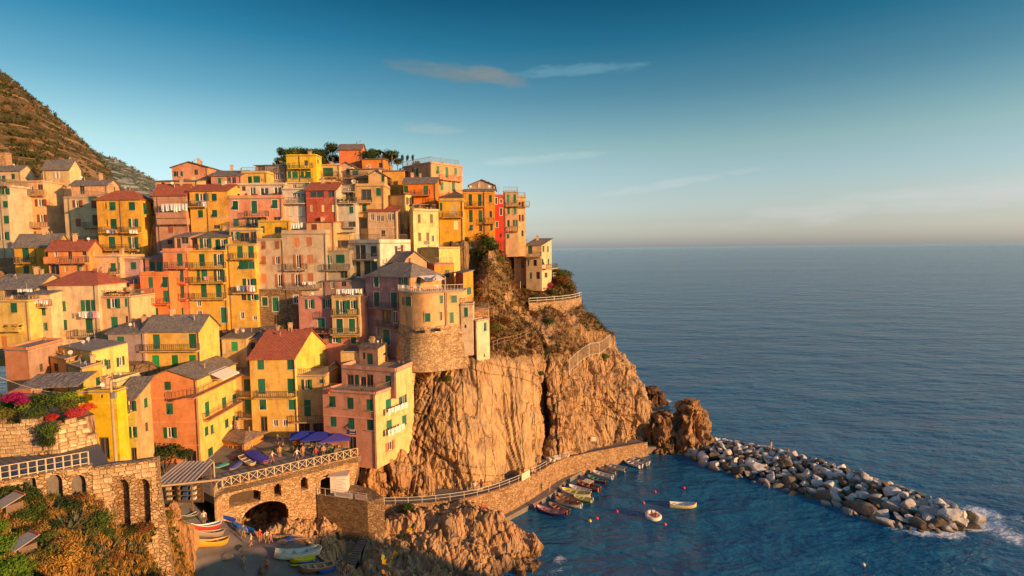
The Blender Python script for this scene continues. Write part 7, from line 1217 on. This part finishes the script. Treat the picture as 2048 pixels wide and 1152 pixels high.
a, b = P(393, 1152, 57), P(428, 1102, 62); a.z = RP(393, 1152).z; b.z = RP(428, 1102).z; t = thing('ramp_railing', 'pale slatted railing dividing the lower ramp', 'railing', a); m = MB(); railing(m, (0, 0, 0), b - a, 1.1, .35, .06); obj('rail', m.mesh('rail', 'paint'), t, (.72, .56, .36))
m = MB(); m.prism([(0, 0), (3.2, 0.4), (3.0, 3.6), (-.2, 3.0)], 0, .08); m.v = [(x, y, z + .25 * y) for x, y, z in m.v]
cq = P(35, 775, 52); tag(obj('canopy_roof', m.mesh('canopy_roof', 'slate'), None, (1.6, 1.4, 1.25), (cq.x - .2, cq.y, cq.z - .2), None, (1.75, 1, 1)), 'ribbed grey sheet roof behind the vines at far left', 'roof')

for k, (p, c, lab) in enumerate([(lp(850, 900), (.25, .2, .15), 'heap of brown fishing net beside the kerb wall'), (lp(905, 885), (.05, .12, .4), 'blue bundled sail by the kerb wall'), (lp(700, 1120), (.2, .13, .07), 'dark bundle of nets on the lower ramp'), (lp(420, 1020), (.3, .25, .2), 'grey net heap below the yellow boat'), (lp(560, 960), (.12, .11, .1), 'small coil of dark rope on the ramp'), (pz(470, 915), (.3, .12, .1), 'reddish net pile beside the pavilion')]):
    tag(obj('net_pile', rock_mesh('net_pile', 300 + k, 6, 3, 'cloth', .25, (.6, .95), oct=4, fr=3), None, c, p + Vector((0, 0, .1)), (0, 0, k), (.8, .55, .3)), lab, 'nets')
om = MB(); om.tube([(0, 0, 0), (3.2, 0, 0)], .03, 5); om.box(2.6, 3.4, -.09, .09, -.012, .012); OAR = om.mesh('oar', 'matte')
for k, (p, rz, lab) in enumerate([(lp(820, 900), .3, 'wooden oar leaning flat by the kerb wall'), (lp(830, 880), .15, 'second wooden oar beside the first at the kerb wall'), (lp(860, 860), .05, 'third oar lying nearest the bridge on the kerb side')]): tag(obj('oar', OAR, None, (.5, .36, .2), p + Vector((0, 0, .12)), (0, 0, rz)), lab, 'oar')
# ------------------------------------------------------------------ plants
def leaf_mesh(name, n, seed, leaf=.22, blobs=7, flat=1.0, spread=.55, br=(.32, .5)):
    """n leaf-sized faces spread through several overlapping clumps inside a unit radius"""
    rnd = np.random.default_rng(seed); c = rnd.normal(0, 1, (blobs, 3)); c /= np.linalg.norm(c, axis=1, keepdims=True); c *= rnd.uniform(.15, spread, (blobs, 1)); c[:, 2] = np.abs(c[:, 2]) * flat; r = rnd.uniform(*br, blobs); k = rnd.integers(0, blobs, n); d = rnd.normal(0, 1, (n, 3)); d /= np.linalg.norm(d, axis=1, keepdims=True)
    p = c[k] + d * (r[k] * rnd.uniform(.55, 1.08, n))[:, None] * np.array([1, 1, flat]); nn = d + rnd.normal(0, .55, (n, 3)); nn /= np.linalg.norm(nn, axis=1, keepdims=True); t = np.cross(nn, rnd.normal(0, 1, (n, 3))); t /= np.linalg.norm(t, axis=1, keepdims=True) + 1e-9; b = np.cross(nn, t); s = (leaf * rnd.uniform(.6, 1.3, n))[:, None]
    v = np.stack([p - t * s * .5, p + b * s * .32 + nn * s * .08, p + t * s * .5, p - b * s * .32 + nn * s * .08], 1).reshape(-1, 3); f = np.arange(4 * n).reshape(n, 4); me = bpy.data.meshes.new(name); me.from_pydata(v.tolist(), [], f.tolist()); me.materials.append(MATS['leaf']); return me
LM = [leaf_mesh('foliage', 520, k, .20, 8, .85) for k in range(4)]; LD = [leaf_mesh('foliage', 1700, 20 + k, .12, 11, .9) for k in range(3)]; LC = [leaf_mesh('foliage', 500, 40 + k, .2, 9, 1.0, .5, (.25, .4)) for k in range(2)]
st_ = MB(); st_.tube([(0, 0, -.6), (.03, 0, 0), (0, .04, .45)], [.06, .05, .02], 5)
for a in range(4): st_.tube([(0, 0, .0), (.28 * math.cos(a * 1.7), .28 * math.sin(a * 1.7), .45)], [.035, .012], 4)
STEM = st_.mesh('stem', 'bark')
GRN, DGR, OLV, DRY, RST, BLG, LIM = (0.058, 0.105, 0.02), (0.03, 0.058, 0.015), (0.12, 0.13, 0.03), (0.30, 0.19, 0.05), (0.20, 0.095, 0.035), (0.035, 0.07, 0.04), (0.12, 0.20, 0.022)
def shrub(label, p, r, col, k=0, dense=False, sx=1.0, sz=.8, group=None, name='shrub', cat='shrub'):
    t = thing(name, label, cat, p, (k * 1.3) % 6.28, group); obj('foliage', (LD if dense else LM)[k % (3 if dense else 4)], t, col, (0, 0, r * sz * .25), None, (r * sx, r, r * sz)); obj('stem', STEM, t, None, None, None, (r, r, r * .8)); return t
def tree(label, p, h, cr, col, k=0, trunk=.35, sz=1.0, dense=True, name='tree'):
    t = thing(name, label, 'tree', p, k * 1.1); m = MB(); m.tube([(0, 0, -.6), (.03 * h, 0, h * trunk * .6), (0, .02 * h, h * trunk), (.02 * h, 0, h * .75)], [h * .035, h * .028, h * .022, h * .008], 7)
    for a in range(5): m.tube([(0, .01 * h, h * trunk * .9), (cr * .5 * math.cos(a * 1.3 + k), cr * .5 * math.sin(a * 1.3 + k), h * .72)], [h * .016, h * .006], 5)
    obj('trunk', m.mesh('trunk', 'bark'), t); obj('crown', (LD if dense else LM)[k % 3], t, col, (0, 0, h - cr * sz * .75), None, (cr, cr, cr * sz)); return t
# trees on the summit
for k, (px, py, Y_, h, cr, c, lab) in enumerate([(566, 318, 119, 4.2, 1.6, DGR, 'dark round tree at the left end of summit grove'), (585, 314, 120, 4.0, 1.8, GRN, 'second tree from the left in summit grove'), (605, 312, 121, 3.6, 1.9, DGR, 'dark low tree behind the bright yellow house'), (628, 312, 120, 3.4, 1.8, OLV, 'olive tree in the middle of summit grove'), (648, 314, 119, 3.6, 1.7, GRN, 'tree left of the tallest summit tree'), (665, 318, 118.5, 5.2, 1.9, DGR, 'tallest dark tree left of the vermilion cube'), (748, 316, 122, 3.8, 1.7, GRN, 'tree just right of the vermilion cube'), (775, 318, 121, 3.2, 1.6, DGR, 'low dark tree right of vermilion cube'), (795, 322, 120, 2.4, 1.3, OLV, 'small olive tree near the antenna poles'), (833, 326, 118, 2.2, 1.2, DGR, 'small dark tree behind salmon corner house'), (640, 325, 117, 2.6, 1.8, DGR, 'low dark tree above the tan house roof'), (596, 322, 117, 2.6, 1.7, GRN, 'low green tree above the tan house')]): tree(lab, P(px, py, Y_) - Vector((0, 0, 1.6)), h, cr * 1.15, c, k, .2, 1.0)
for k, px in enumerate([562, 574, 588, 602, 618, 634, 650, 670, 738, 752, 768, 782]): shrub('dense summit thicket bush, number %s from the left' % ['one', 'two', 'three', 'four', 'five', 'six', 'seven', 'eight', 'nine', 'ten', 'eleven', 'twelve'][k], P(px, 322 - (k % 3) * 5, 118 + (k % 4)) - Vector((0, 0, .8)), 1.9 + .3 * (k % 3), [DGR, GRN, OLV, DGR][k % 4], k, True, 1.1, .9, 'summit thicket')
def palm(label, p, h, r, k):
    t = thing('palm_tree', label, 'tree', p, k); m = MB(); m.tube([(0, 0, -.5), (.1, 0, h * .5), (0, 0, h)], [.22, .17, .14], 7); obj('trunk', m.mesh('trunk', 'bark'), t); m = MB(); rnd = random.Random(k)
    for a in range(16):
        an = a * .393 * 2 + rnd.uniform(-.2, .2); up = rnd.uniform(.1, .9); pts = [Vector((math.cos(an) * r * q, math.sin(an) * r * q, h + r * (up * q - (.5 + .5 * up) * q * q))) for q in (0, .3, .6, .85, 1.05)]; sd = Vector((-math.sin(an), math.cos(an), 0))
        for i in range(4): w0, w1 = .22 * r * math.sin(.3 + i * .6), .22 * r * math.sin(.3 + (i + 1) * .6) if i < 3 else .01; m.quad(pts[i] - sd * w0 - Vector((0, 0, w0 * .6)), pts[i + 1] - sd * w1 - Vector((0, 0, w1 * .6)), pts[i + 1], pts[i]); m.quad(pts[i], pts[i + 1], pts[i + 1] + sd * w1 - Vector((0, 0, w1 * .6)), pts[i] + sd * w0 - Vector((0, 0, w0 * .6)))
    obj('crown', m.mesh('crown', 'leaf'), t, GRN); return t
palm('palm tree on the summit right of the vermilion cube', P(757, 318, 121), 1.7, 1.7, 3); palm('smaller palm tree further right on the summit', P(784, 318, 119), .9, 1.3, 5)
for k, (px, Y_) in enumerate([(805, 118), (815, 118.5), (826, 118.3)]):
    q = P(px, 326, Y_); t = tag(thing('cypress', ['thin dark cypress left of three on the summit', 'thin dark cypress in the middle of three on the summit', 'thin dark cypress right of three on the summit'][k], 'tree', q - Vector((0, 0, .5)))); obj('crown', LM[k], t, DGR, (0, 0, 1.4), None, (.42, .42, 1.6)); obj('trunk', STEM, t, None, None, None, (1, 1, 2))
# citrus tree by the coral house, hedges, vines
for k, (px, py, r) in enumerate([(330, 905, 2.5)]): q = P(px, 935, 66); tree('dense dark green citrus tree against the coral house', Vector((q.x, q.y, 14)), 4.8, 2.7, (0.035, 0.06, 0.014), 1, .2, .75)
shrub('small dark bush left of the citrus tree', P(296, 905, 65.5), 1.5, DGR, 2, True); shrub('round bush right of the citrus tree by the coral door', P(368, 915, 66.5), 1.5, DGR, 1, True)
for k, (px, py, Y_, r, c, lab) in enumerate([(20, 815, 48, 1.5, GRN, 'leafy vine at the left end of the pergola'), (60, 805, 47.5, 1.5, LIM, 'bright vine over the pergola'), (95, 800, 47.5, 1.5, GRN, 'dense vine in the middle of garden wall'), (130, 797, 48, 1.2, LIM, 'light green vine near the yellow house'), (155, 800, 49, 1.0, GRN, 'vine end beside the yellow house corner'), (30, 795, 46.8, 1.0, (0.32, 0.012, 0.14), 'magenta bougainvillea over the garden wall'), (48, 802, 46.5, .7, (0.30, 0.015, 0.16), 'small magenta bougainvillea sprig beside the larger one'), (150, 825, 46.6, 1.0, (0.55, 0.06, 0.08), 'pinkish red oleander above the wall corner'), (172, 815, 48, .8, (0.6, 0.08, 0.04), 'scarlet oleander beside the yellow house'), (105, 835, 46.0, .7, (0.5, 0.05, 0.03), 'red geraniums on the garden wall'), (5, 830, 46, 1.3, OLV, 'olive shrub at left edge of garden'), (70, 830, 46, 1.1, GRN, 'green creeper over the garden wall top'), (97, 868, 44.6, 1.15, GRN, 'ivy hanging down the garden wall'), (97, 885, 44.4, .9, DGR, 'lower tip of ivy on the garden wall'), (20, 850, 45.2, .8, OLV, 'dry creeper low on the garden wall'), (65, 850, 45.3, .9, DRY, 'withered vine beside the ivy'), (135, 812, 47, 1.1, OLV, 'olive coloured vine behind oleander')]):
    shrub(lab, P(px, py, Y_) - Vector((0, 0, r * .3)), r, c, k, True, 1.25 if py < 840 else .9, .8 if py < 860 else 1.3)
def agave(label, p, r, n, k, col=(0.16, 0.17, 0.10)):
    t = thing('agave', label, 'plant', p, k); rnd = random.Random(k); lm = []
    for a in range(n):
        an = a * 2.4; el = .25 + .9 * (a / n); l = r * rnd.uniform(.75, 1.1); d = Vector((math.cos(an) * math.cos(el), math.sin(an) * math.cos(el), math.sin(el))); sd = Vector((-math.sin(an), math.cos(an), 0)); m = MB(); w = .085 * r; up = d.cross(sd) * -1
        pts = [d * l * q + Vector((0, 0, -.12 * l * q * q)) for q in (0, .35, .7, 1)]; ws = (w * .9, w * 1.1, w * .7, .004)
        for i in range(3): m.quad(pts[i] - sd * ws[i] + up * ws[i] * .4, pts[i + 1] - sd * ws[i + 1] + up * ws[i + 1] * .4, pts[i + 1], pts[i]); m.quad(pts[i], pts[i + 1], pts[i + 1] + sd * ws[i + 1] + up * ws[i + 1] * .4, pts[i] + sd * ws[i] + up * ws[i] * .4)
        obj('leaf', m.mesh('leaf', 'leaf'), t, col)
    return t
# foreground slope
_nf = NSG.reshape(-1, 3); _nq = (_nf - np.array(CAM)) @ np.array(CAMR); _np = np.stack([CX + FPX * _nq[:, 0] / -_nq[:, 2], CY - FPX * _nq[:, 1] / -_nq[:, 2]], 1)
def fg(x, y, dz=0.0):
    """ground point of the near slope under a pixel of the enlarged view"""
    return Vector(_nf[np.argmin(np.hypot(_np[:, 0] - fx('M', x), _np[:, 1] - fy('M', y)))]) + Vector((0, 0, dz))
FGS = [(120, 420, 1.7, DGR), (60, 380, 1.3, GRN), (200, 430, 1.3, GRN), (250, 520, 1.4, DGR), (290, 620, 1.4, GRN), (330, 700, 1.2, DGR), (200, 700, 1.5, GRN), (140, 600, 1.1, DRY), (60, 520, 1.3, OLV), (520, 560, 1.2, BLG), (600, 580, 1.4, DGR), (680, 520, 1.0, RST), (820, 740, 1.9, GRN), (900, 800, 1.2, GRN), (740, 820, 1.2, OLV), (850, 540, .9, RST), (450, 760, 1.1, DGR), (420, 640, 1.0, DRY), (560, 470, .8, RST), (660, 440, .7, OLV), (470, 430, .7, OLV), (500, 930, 1.4, DRY), (600, 1000, 1.5, (0.44, 0.26, 0.05)), (520, 1080, 1.5, (0.46, 0.28, 0.05)), (660, 1080, 1.2, DRY), (380, 980, 1.4, OLV), (300, 900, 1.3, GRN), (400, 860, 1.2, OLV), (270, 1020, 1.3, OLV), (950, 1020, 1.0, RST), (1080, 1010, .9, RST), (1000, 1130, 1.0, DRY), (1120, 760, 1.0, DGR), (1160, 700, .9, RST), (1230, 640, .8, RST), (1290, 600, .7, OLV), (1070, 800, .9, OLV), (1430, 560, .9, OLV), (1480, 600, .8, RST), (830, 1090, 1.0, OLV), (720, 960, .9, DRY), (1190, 1080, .9, DRY), (330, 800, 1.2, DRY), (180, 800, 1.2, DGR), (120, 740, 1.1, DRY), (380, 1100, 1.2, DRY), (200, 1120, 1.3, LIM)]
PLACE_ = ['below the left arch', 'under the arcaded wall', 'on the lower slope', 'near the agaves', 'by the tall arches', 'at the bottom edge']
for k, (x, y, r, c) in enumerate(FGS):
    nm = {DGR: 'dark green', GRN: 'green', OLV: 'olive', DRY: 'straw coloured dry', RST: 'rusty dry', BLG: 'blue-green', LIM: 'lime green'}.get(c, 'golden dry'); pl = PLACE_[0 if y < 560 and x < 420 else 1 if y < 660 and x < 960 else 4 if x > 960 else 3 if 480 < y < 900 and x > 400 else 5 if y > 1000 else 2]
    shrub('%s shrub %s of the near hillside' % (nm, pl), fg(x, y) + Vector((0, 0, -.1)), r * .8, c, k, True, 1.05, .85, 'shrubs on the near hillside')
for k, (x, y, r) in enumerate([(590, 760, 1.5), (650, 690, 1.3), (780, 1000, 1.3), (930, 940, 1.5), (860, 1010, 1.1), (1130, 970, 1.3), (1060, 940, 1.0), (690, 860, 1.0), (1180, 930, .8)]):
    agave(['spiky agave in the middle of the near slope', 'agave with upright leaves under the arches', 'yellow-edged agave low on the near slope', 'big agave left of the small lit wall', 'small agave among dry grass', 'agave beside the rusty shrubs near ramp rocks', 'agave above the rusty shrubs', 'small agave by the round green bush', 'smallest agave close to the lit wall'][k], fg(x, y, .05), r, 22, k, (0.20, 0.19, 0.09) if k % 2 else (0.13, 0.16, 0.10))
for k, (px, py, Y_, r) in enumerate([(2, 1090, 21, .75), (14, 1135, 20, .8), (40, 1155, 21, .55), (-4, 1050, 22, .5)]): shrub(['bright green pine bough at the left edge', 'bright green pine crown in bottom left corner', 'low pine branch right of the corner crown', 'upper pine tuft at the left edge'][k], P(px, py, Y_) - Vector((0, 0, .3)), r, (0.085, 0.19, 0.015), k, True, 1.0, 1.0, name='pine_bough', cat='pine')
for lab, mx_, my_, w, d, col in [('small plank roof at the left edge of the slope', 10, 600, .7, 1.3, (.5, .4, .3)), ('little lean-to roof with red edge on the near slope', 130, 960, .6, 1.3, (.45, .4, .36))]:
    q = fg(mx_, my_); t = thing('shed', lab, 'shed', q - Vector((.6, 0, .2)), -.45); m = MB()
    for i in range(7): m.bar((w * 2 * i / 7 + .05, 0, .55), (w * 2 * i / 7 + .05, d, 1.0), w * 2 / 7.4, .05)
    obj('roof_boards', m.mesh('roof_boards', 'matte'), t, col); m = MB(); m.box(.1, w * 2 - .1, .25, d - .1, -.8, .6); obj('shed_wall', m.mesh('shed_wall', 'matte'), t, (.2, .14, .1)); m = MB(); m.bar((0, d, 1.05), (w * 2, d, 1.05), .1); obj('ridge_board', m.mesh('ridge_board', 'paint'), t, (.5, .1, .05))
# slope of the headland: larger shrubs one by one
for k, (px, py, r, c, lab) in enumerate([(905, 472, 1.7, RST, 'reddish bush below the amber house'), (925, 470, 1.5, DGR, 'dark bush right of reddish bush'), (955, 478, 1.8, DGR, 'dark green bush under the tall orange house'), (972, 484, 1.6, GRN, 'green bush under the narrow red house'), (988, 494, 1.4, DGR, 'dark bush below the beige house'), (970, 500, 1.6, OLV, 'olive bush on the steep bank'), (935, 515, 1.3, GRN, 'green shrub beside the pale parasol terrace'), (955, 520, 1.1, GRN, 'small green shrub on the steep bank'), (1002, 520, 1.1, OLV, 'olive shrub left of the lone house'), (1122, 535, 2.0, OLV, 'large bush right of the lone house'), (1136, 545, 2.2, GRN, 'broad green bush on the seaward edge'), (1128, 560, 1.8, RST, 'rust coloured bush on the seaward edge'), (1140, 572, 1.6, OLV, 'lowest bush on the seaward edge'), (1096, 568, 1.5, (0.35, 0.05, 0.12), 'pink flowering bush in the lone house garden'), (1080, 575, 1.2, GRN, 'green bush left of pink flowering bush'), (1108, 585, 1.3, DGR, 'dark shrub on the curved terrace'), (1125, 588, 1.0, LIM, 'bright small shrub on the curved terrace'), (1070, 590, 1.1, GRN, 'shrub at the left end of curved terrace'), (945, 600, 1.2, LIM, 'leafy bush below the little orange house'), (1010, 640, 1.5, RST, 'bare rusty bush on the slope above the path fence'), (990, 655, 1.3, OLV, 'olive bush at the start of the path fence'), (1100, 640, 1.2, GRN, 'green shrub under the curved terrace wall'), (1216, 712, 1.1, LIM, 'bright shrub at the end of the net fence'), (1070, 690, 1.0, RST, 'rusty shrub below the cliff path'), (1150, 700, 1.0, RST, 'rusty shrub above the net fence'), (1030, 610, 1.2, DRY, 'straw coloured shrub mid slope'), (890, 755, .9, OLV, 'tuft on the cliff below the bastion'), (1085, 745, .8, GRN, 'green tuft at the head of the dark cleft'), (815, 1018, 1.2, GRN, 'green creeper on the quay wall foot'), (745, 1055, 1.4, LIM, 'bright moss-green creeper in the inlet')]):
    p = surf(px, py) if py < 800 else P(px, py, 75.5 - (3 if py > 1040 else 0)); shrub(lab, p - Vector((0, 0, .2)), r * 1.25, c, k, True, 1.2, .8)
for k, (px, py, Y_, r, c, lab) in enumerate([(898, 480, 104, 1.6, RST, 'reddish shrub left on the bank under the amber house'), (915, 494, 103.5, 1.5, DGR, 'dark shrub low on the bank under the amber house'), (903, 508, 102.5, 1.2, OLV, 'olive shrub above the plain sunlit wall'), (930, 482, 105, 1.6, DGR, 'dark shrub between the amber and orange houses'), (945, 505, 104, 1.5, GRN, 'green shrub at the top of the steep bank')]): shrub(lab, P(px, py, Y_) - Vector((0, 0, .3)), r, c, k, True, 1.2, .8)
# scrub too dense to count
def scatter_stuff(name, label, pts, nrm, leaf, per, rad, col, seed, up=0.5, wid=.16):
    rnd = np.random.default_rng(seed); n = len(pts) * per; c = np.repeat(pts, per, 0); d = rnd.normal(0, 1, (n, 3)); d /= np.linalg.norm(d, axis=1, keepdims=True); d[:, 2] = np.abs(d[:, 2]); R_ = np.repeat(rad * rnd.uniform(.5, 1.4, len(pts)), per)
    p = c + d * (R_ * rnd.uniform(.2, 1, n))[:, None]; t = d + rnd.normal(0, .4, (n, 3)); t[:, 2] += up; t /= np.linalg.norm(t, axis=1, keepdims=True); b = np.cross(t, rnd.normal(0, 1, (n, 3))); b /= np.linalg.norm(b, axis=1, keepdims=True) + 1e-9; s = (leaf * rnd.uniform(.6, 1.4, n))[:, None]
    v = np.stack([p - t * s * .5, p + b * s * wid, p + t * s * .5, p - b * s * wid], 1).reshape(-1, 3); me = bpy.data.meshes.new(name); me.from_pydata(v.tolist(), [], np.arange(4 * n).reshape(n, 4).tolist()); me.materials.append(MATS['leaf']); tag(obj(name, me, None, col), label, 'scrub', kind='stuff')
rg = np.random.default_rng(5); flat = CL[:, :400].reshape(-1, 3); vg = CVEG[:, :400].ravel(); cand = np.where(vg > .45)[0]
for nm, lab, c, n, sd in [('dry_scrub', 'rusty dry scrub covering the upper cliff slope', (0.15, 0.06, 0.024), 2600, 1), ('straw_grass', 'straw coloured grass tufts on the cliff slope', (0.25, 0.135, 0.05), 1500, 2), ('green_scrub', 'olive green scrub patches on the cliff slope', (0.055, 0.06, 0.018), 2400, 3)]:
    k = rg.choice(cand, n); pk = flat[k]; nz_ = np.array([noise.noise((q[0] * .13 + sd * 9, q[1] * .13, q[2] * .13)) for q in pk]); pk = pk[nz_ > -.12]; scatter_stuff(nm, lab, pk, None, .42, 15, .75, c, sd)
gp = _nf[rg.choice(len(_nf), 5200)] + rg.normal(0, .15, (5200, 3)) * np.array([1, 1, 0]); scatter_stuff('dry_grass', 'golden dry grass on the near hillside', gp[:3000], None, .55, 14, .2, (0.40, 0.24, 0.07), 7, 2.2, .045); scatter_stuff('green_weeds', 'green weeds among the dry grass on near hillside', gp[3000:], None, .26, 14, .3, (0.05, 0.07, 0.018), 8, .8)
hf = HILL1[6:].reshape(-1, 3); k = rg.choice(len(hf), 4000); scatter_stuff('hill_scrub', 'dark scrub scattered over the terraced hill', hf[k], None, 1.5, 14, 1.7, (0.045, 0.055, 0.018), 9, .3); k = rg.choice(len(hf), 700); scatter_stuff('hill_dry_scrub', 'brownish scrub scattered over the terraced hill', hf[k], None, 1.8, 10, 1.8, (0.16, 0.09, 0.035), 10, .3)
hf = HILL2[6:].reshape(-1, 3); k = rg.choice(len(hf), 600); scatter_stuff('distant_scrub', 'dark woods on the distant hill', hf[k], None, 2.0, 12, 2.2, (0.10, 0.125, 0.105), 11, .3)  # colour greyed to carry the ridge's haze
q = P(4, 312, 195); m = MB(); m.box(-1.2, 1.2, 0, 2.4, -6, 2.2); m.v = [(x, y, z) for x, y, z in m.v]; th_ = thing('hill_hut', 'small stone hut on the terraced hill at left edge', 'hut', q - Vector((0, 0, 1))); obj('wall', m.mesh('wall', 'stone'), th_, (1.2, 1, .85)); m = MB(); m.box(-1.4, 1.4, -.25, 2.6, 2.2, 2.45); obj('roof', m.mesh('roof', 'slate'), th_, (1, 1, 1))
# potted plants on balconies and terraces
pot_ = MB(); pot_.tube([(0, 0, 0), (0, 0, .3)], [.12, .18], 8); POT = pot_.mesh('pot', 'plaster')
def potted(label, p, r, c, k): t = thing('potted_plant', label, 'plant', p, k, 'potted plants on terraces'); obj('pot', POT, t, (.5, .2, .1)); obj('foliage', LC[k % 2], t, c, (0, 0, .3 + r * .4), None, (r, r, r * .9))
rnd = random.Random(21)
for fr, x0, x1, y, Y_, n, lab in [('K', 360, 730, 562, 77.2, 9, 'potted plant on the pink house terrace'), ('E', 880, 1080, 458, 80.7, 7, 'potted plant on the peach wing roof terrace'), ('C', 1100, 1300, 645, 99.5, 6, 'potted plant on the veranda terrace'), ('B', 690, 1090, 468, 97.3, 7, 'potted plant on the salmon house roof'), ('B', 760, 960, 352, 103.3, 4, 'potted plant before the roof-terrace house'), ('G', 560, 690, 998, 87.8, 5, 'flowering pot on the rose house balcony'), ('C', 510, 660, 598, 97.3, 5, 'potted plant on grey-white house balcony'), ('E', 20, 190, 735, 75.3, 6, 'flower pot on the yellow house balcony at left edge')]:
    for k in range(n):
        p = P(fx(fr, x0 + (x1 - x0) * (k + rnd.uniform(.2, .8)) / n), fy(fr, y), Y_ + rnd.uniform(-.2, .3)); potted(lab, p - Vector((0, 0, .1)), rnd.uniform(.3, .6), [GRN, DGR, LIM, (0.4, 0.05, 0.06)][rnd.randrange(4)], k)
for k, (x, y) in enumerate([(590, 893), (597, 890), (604, 888)]): potted('flower planter at the restaurant entrance', pz(x, y), .6, [(0.6, 0.35, 0.02), (0.6, 0.15, 0.02), GRN][k], k)
# vine sprig rising close to the camera at the bottom edge
q0, q1, q2 = P(768, 1200, 6.5), P(795, 1085, 6.5), P(826, 1040, 6.5); t = thing('vine_sprig', 'out of focus vine sprig with yellow-orange leaves at bottom edge', 'plant', (q0.x, q0.y, HZ(q0.x, q0.y) - .1)); o0 = t.location.copy(); m = MB(); m.tube([Vector((0, 0, 0)), Vector(q0) - o0, Vector(P(775, 1140, 6.5)) - o0, Vector(q1) - o0, Vector(q2) - o0], [.012, .008, .006, .005, .003], 5); obj('stem', m.mesh('stem', 'bark'), t); lf = MB(); lf.v = [(0, 0, 0), (.45, .5, .08), (1, 0, 0), (.45, -.5, .08), (.5, 0, 0)]; lf.f = [(0, 4, 1), (4, 2, 1), (0, 3, 4), (4, 3, 2)]; lf.mi = [0] * 4; LFM = lf.mesh('leaf', 'leaf'); rnd = random.Random(3)
for x, y in [(772, 1138), (764, 1128), (786, 1110), (806, 1068), (800, 1075), (812, 1058), (826, 1046), (783, 1118), (770, 1112), (792, 1090), (766, 1148), (779, 1148)]: obj('leaf', LFM, t, [(0.5, 0.22, 0.02), (0.45, 0.28, 0.02), (0.2, 0.22, 0.03)][rnd.randrange(3)], Vector(P(x, y, 6.5)) - o0, (rnd.uniform(0.6, 2.2), rnd.uniform(-.8, .8), rnd.uniform(0, 6)), (.085, .085, .085))
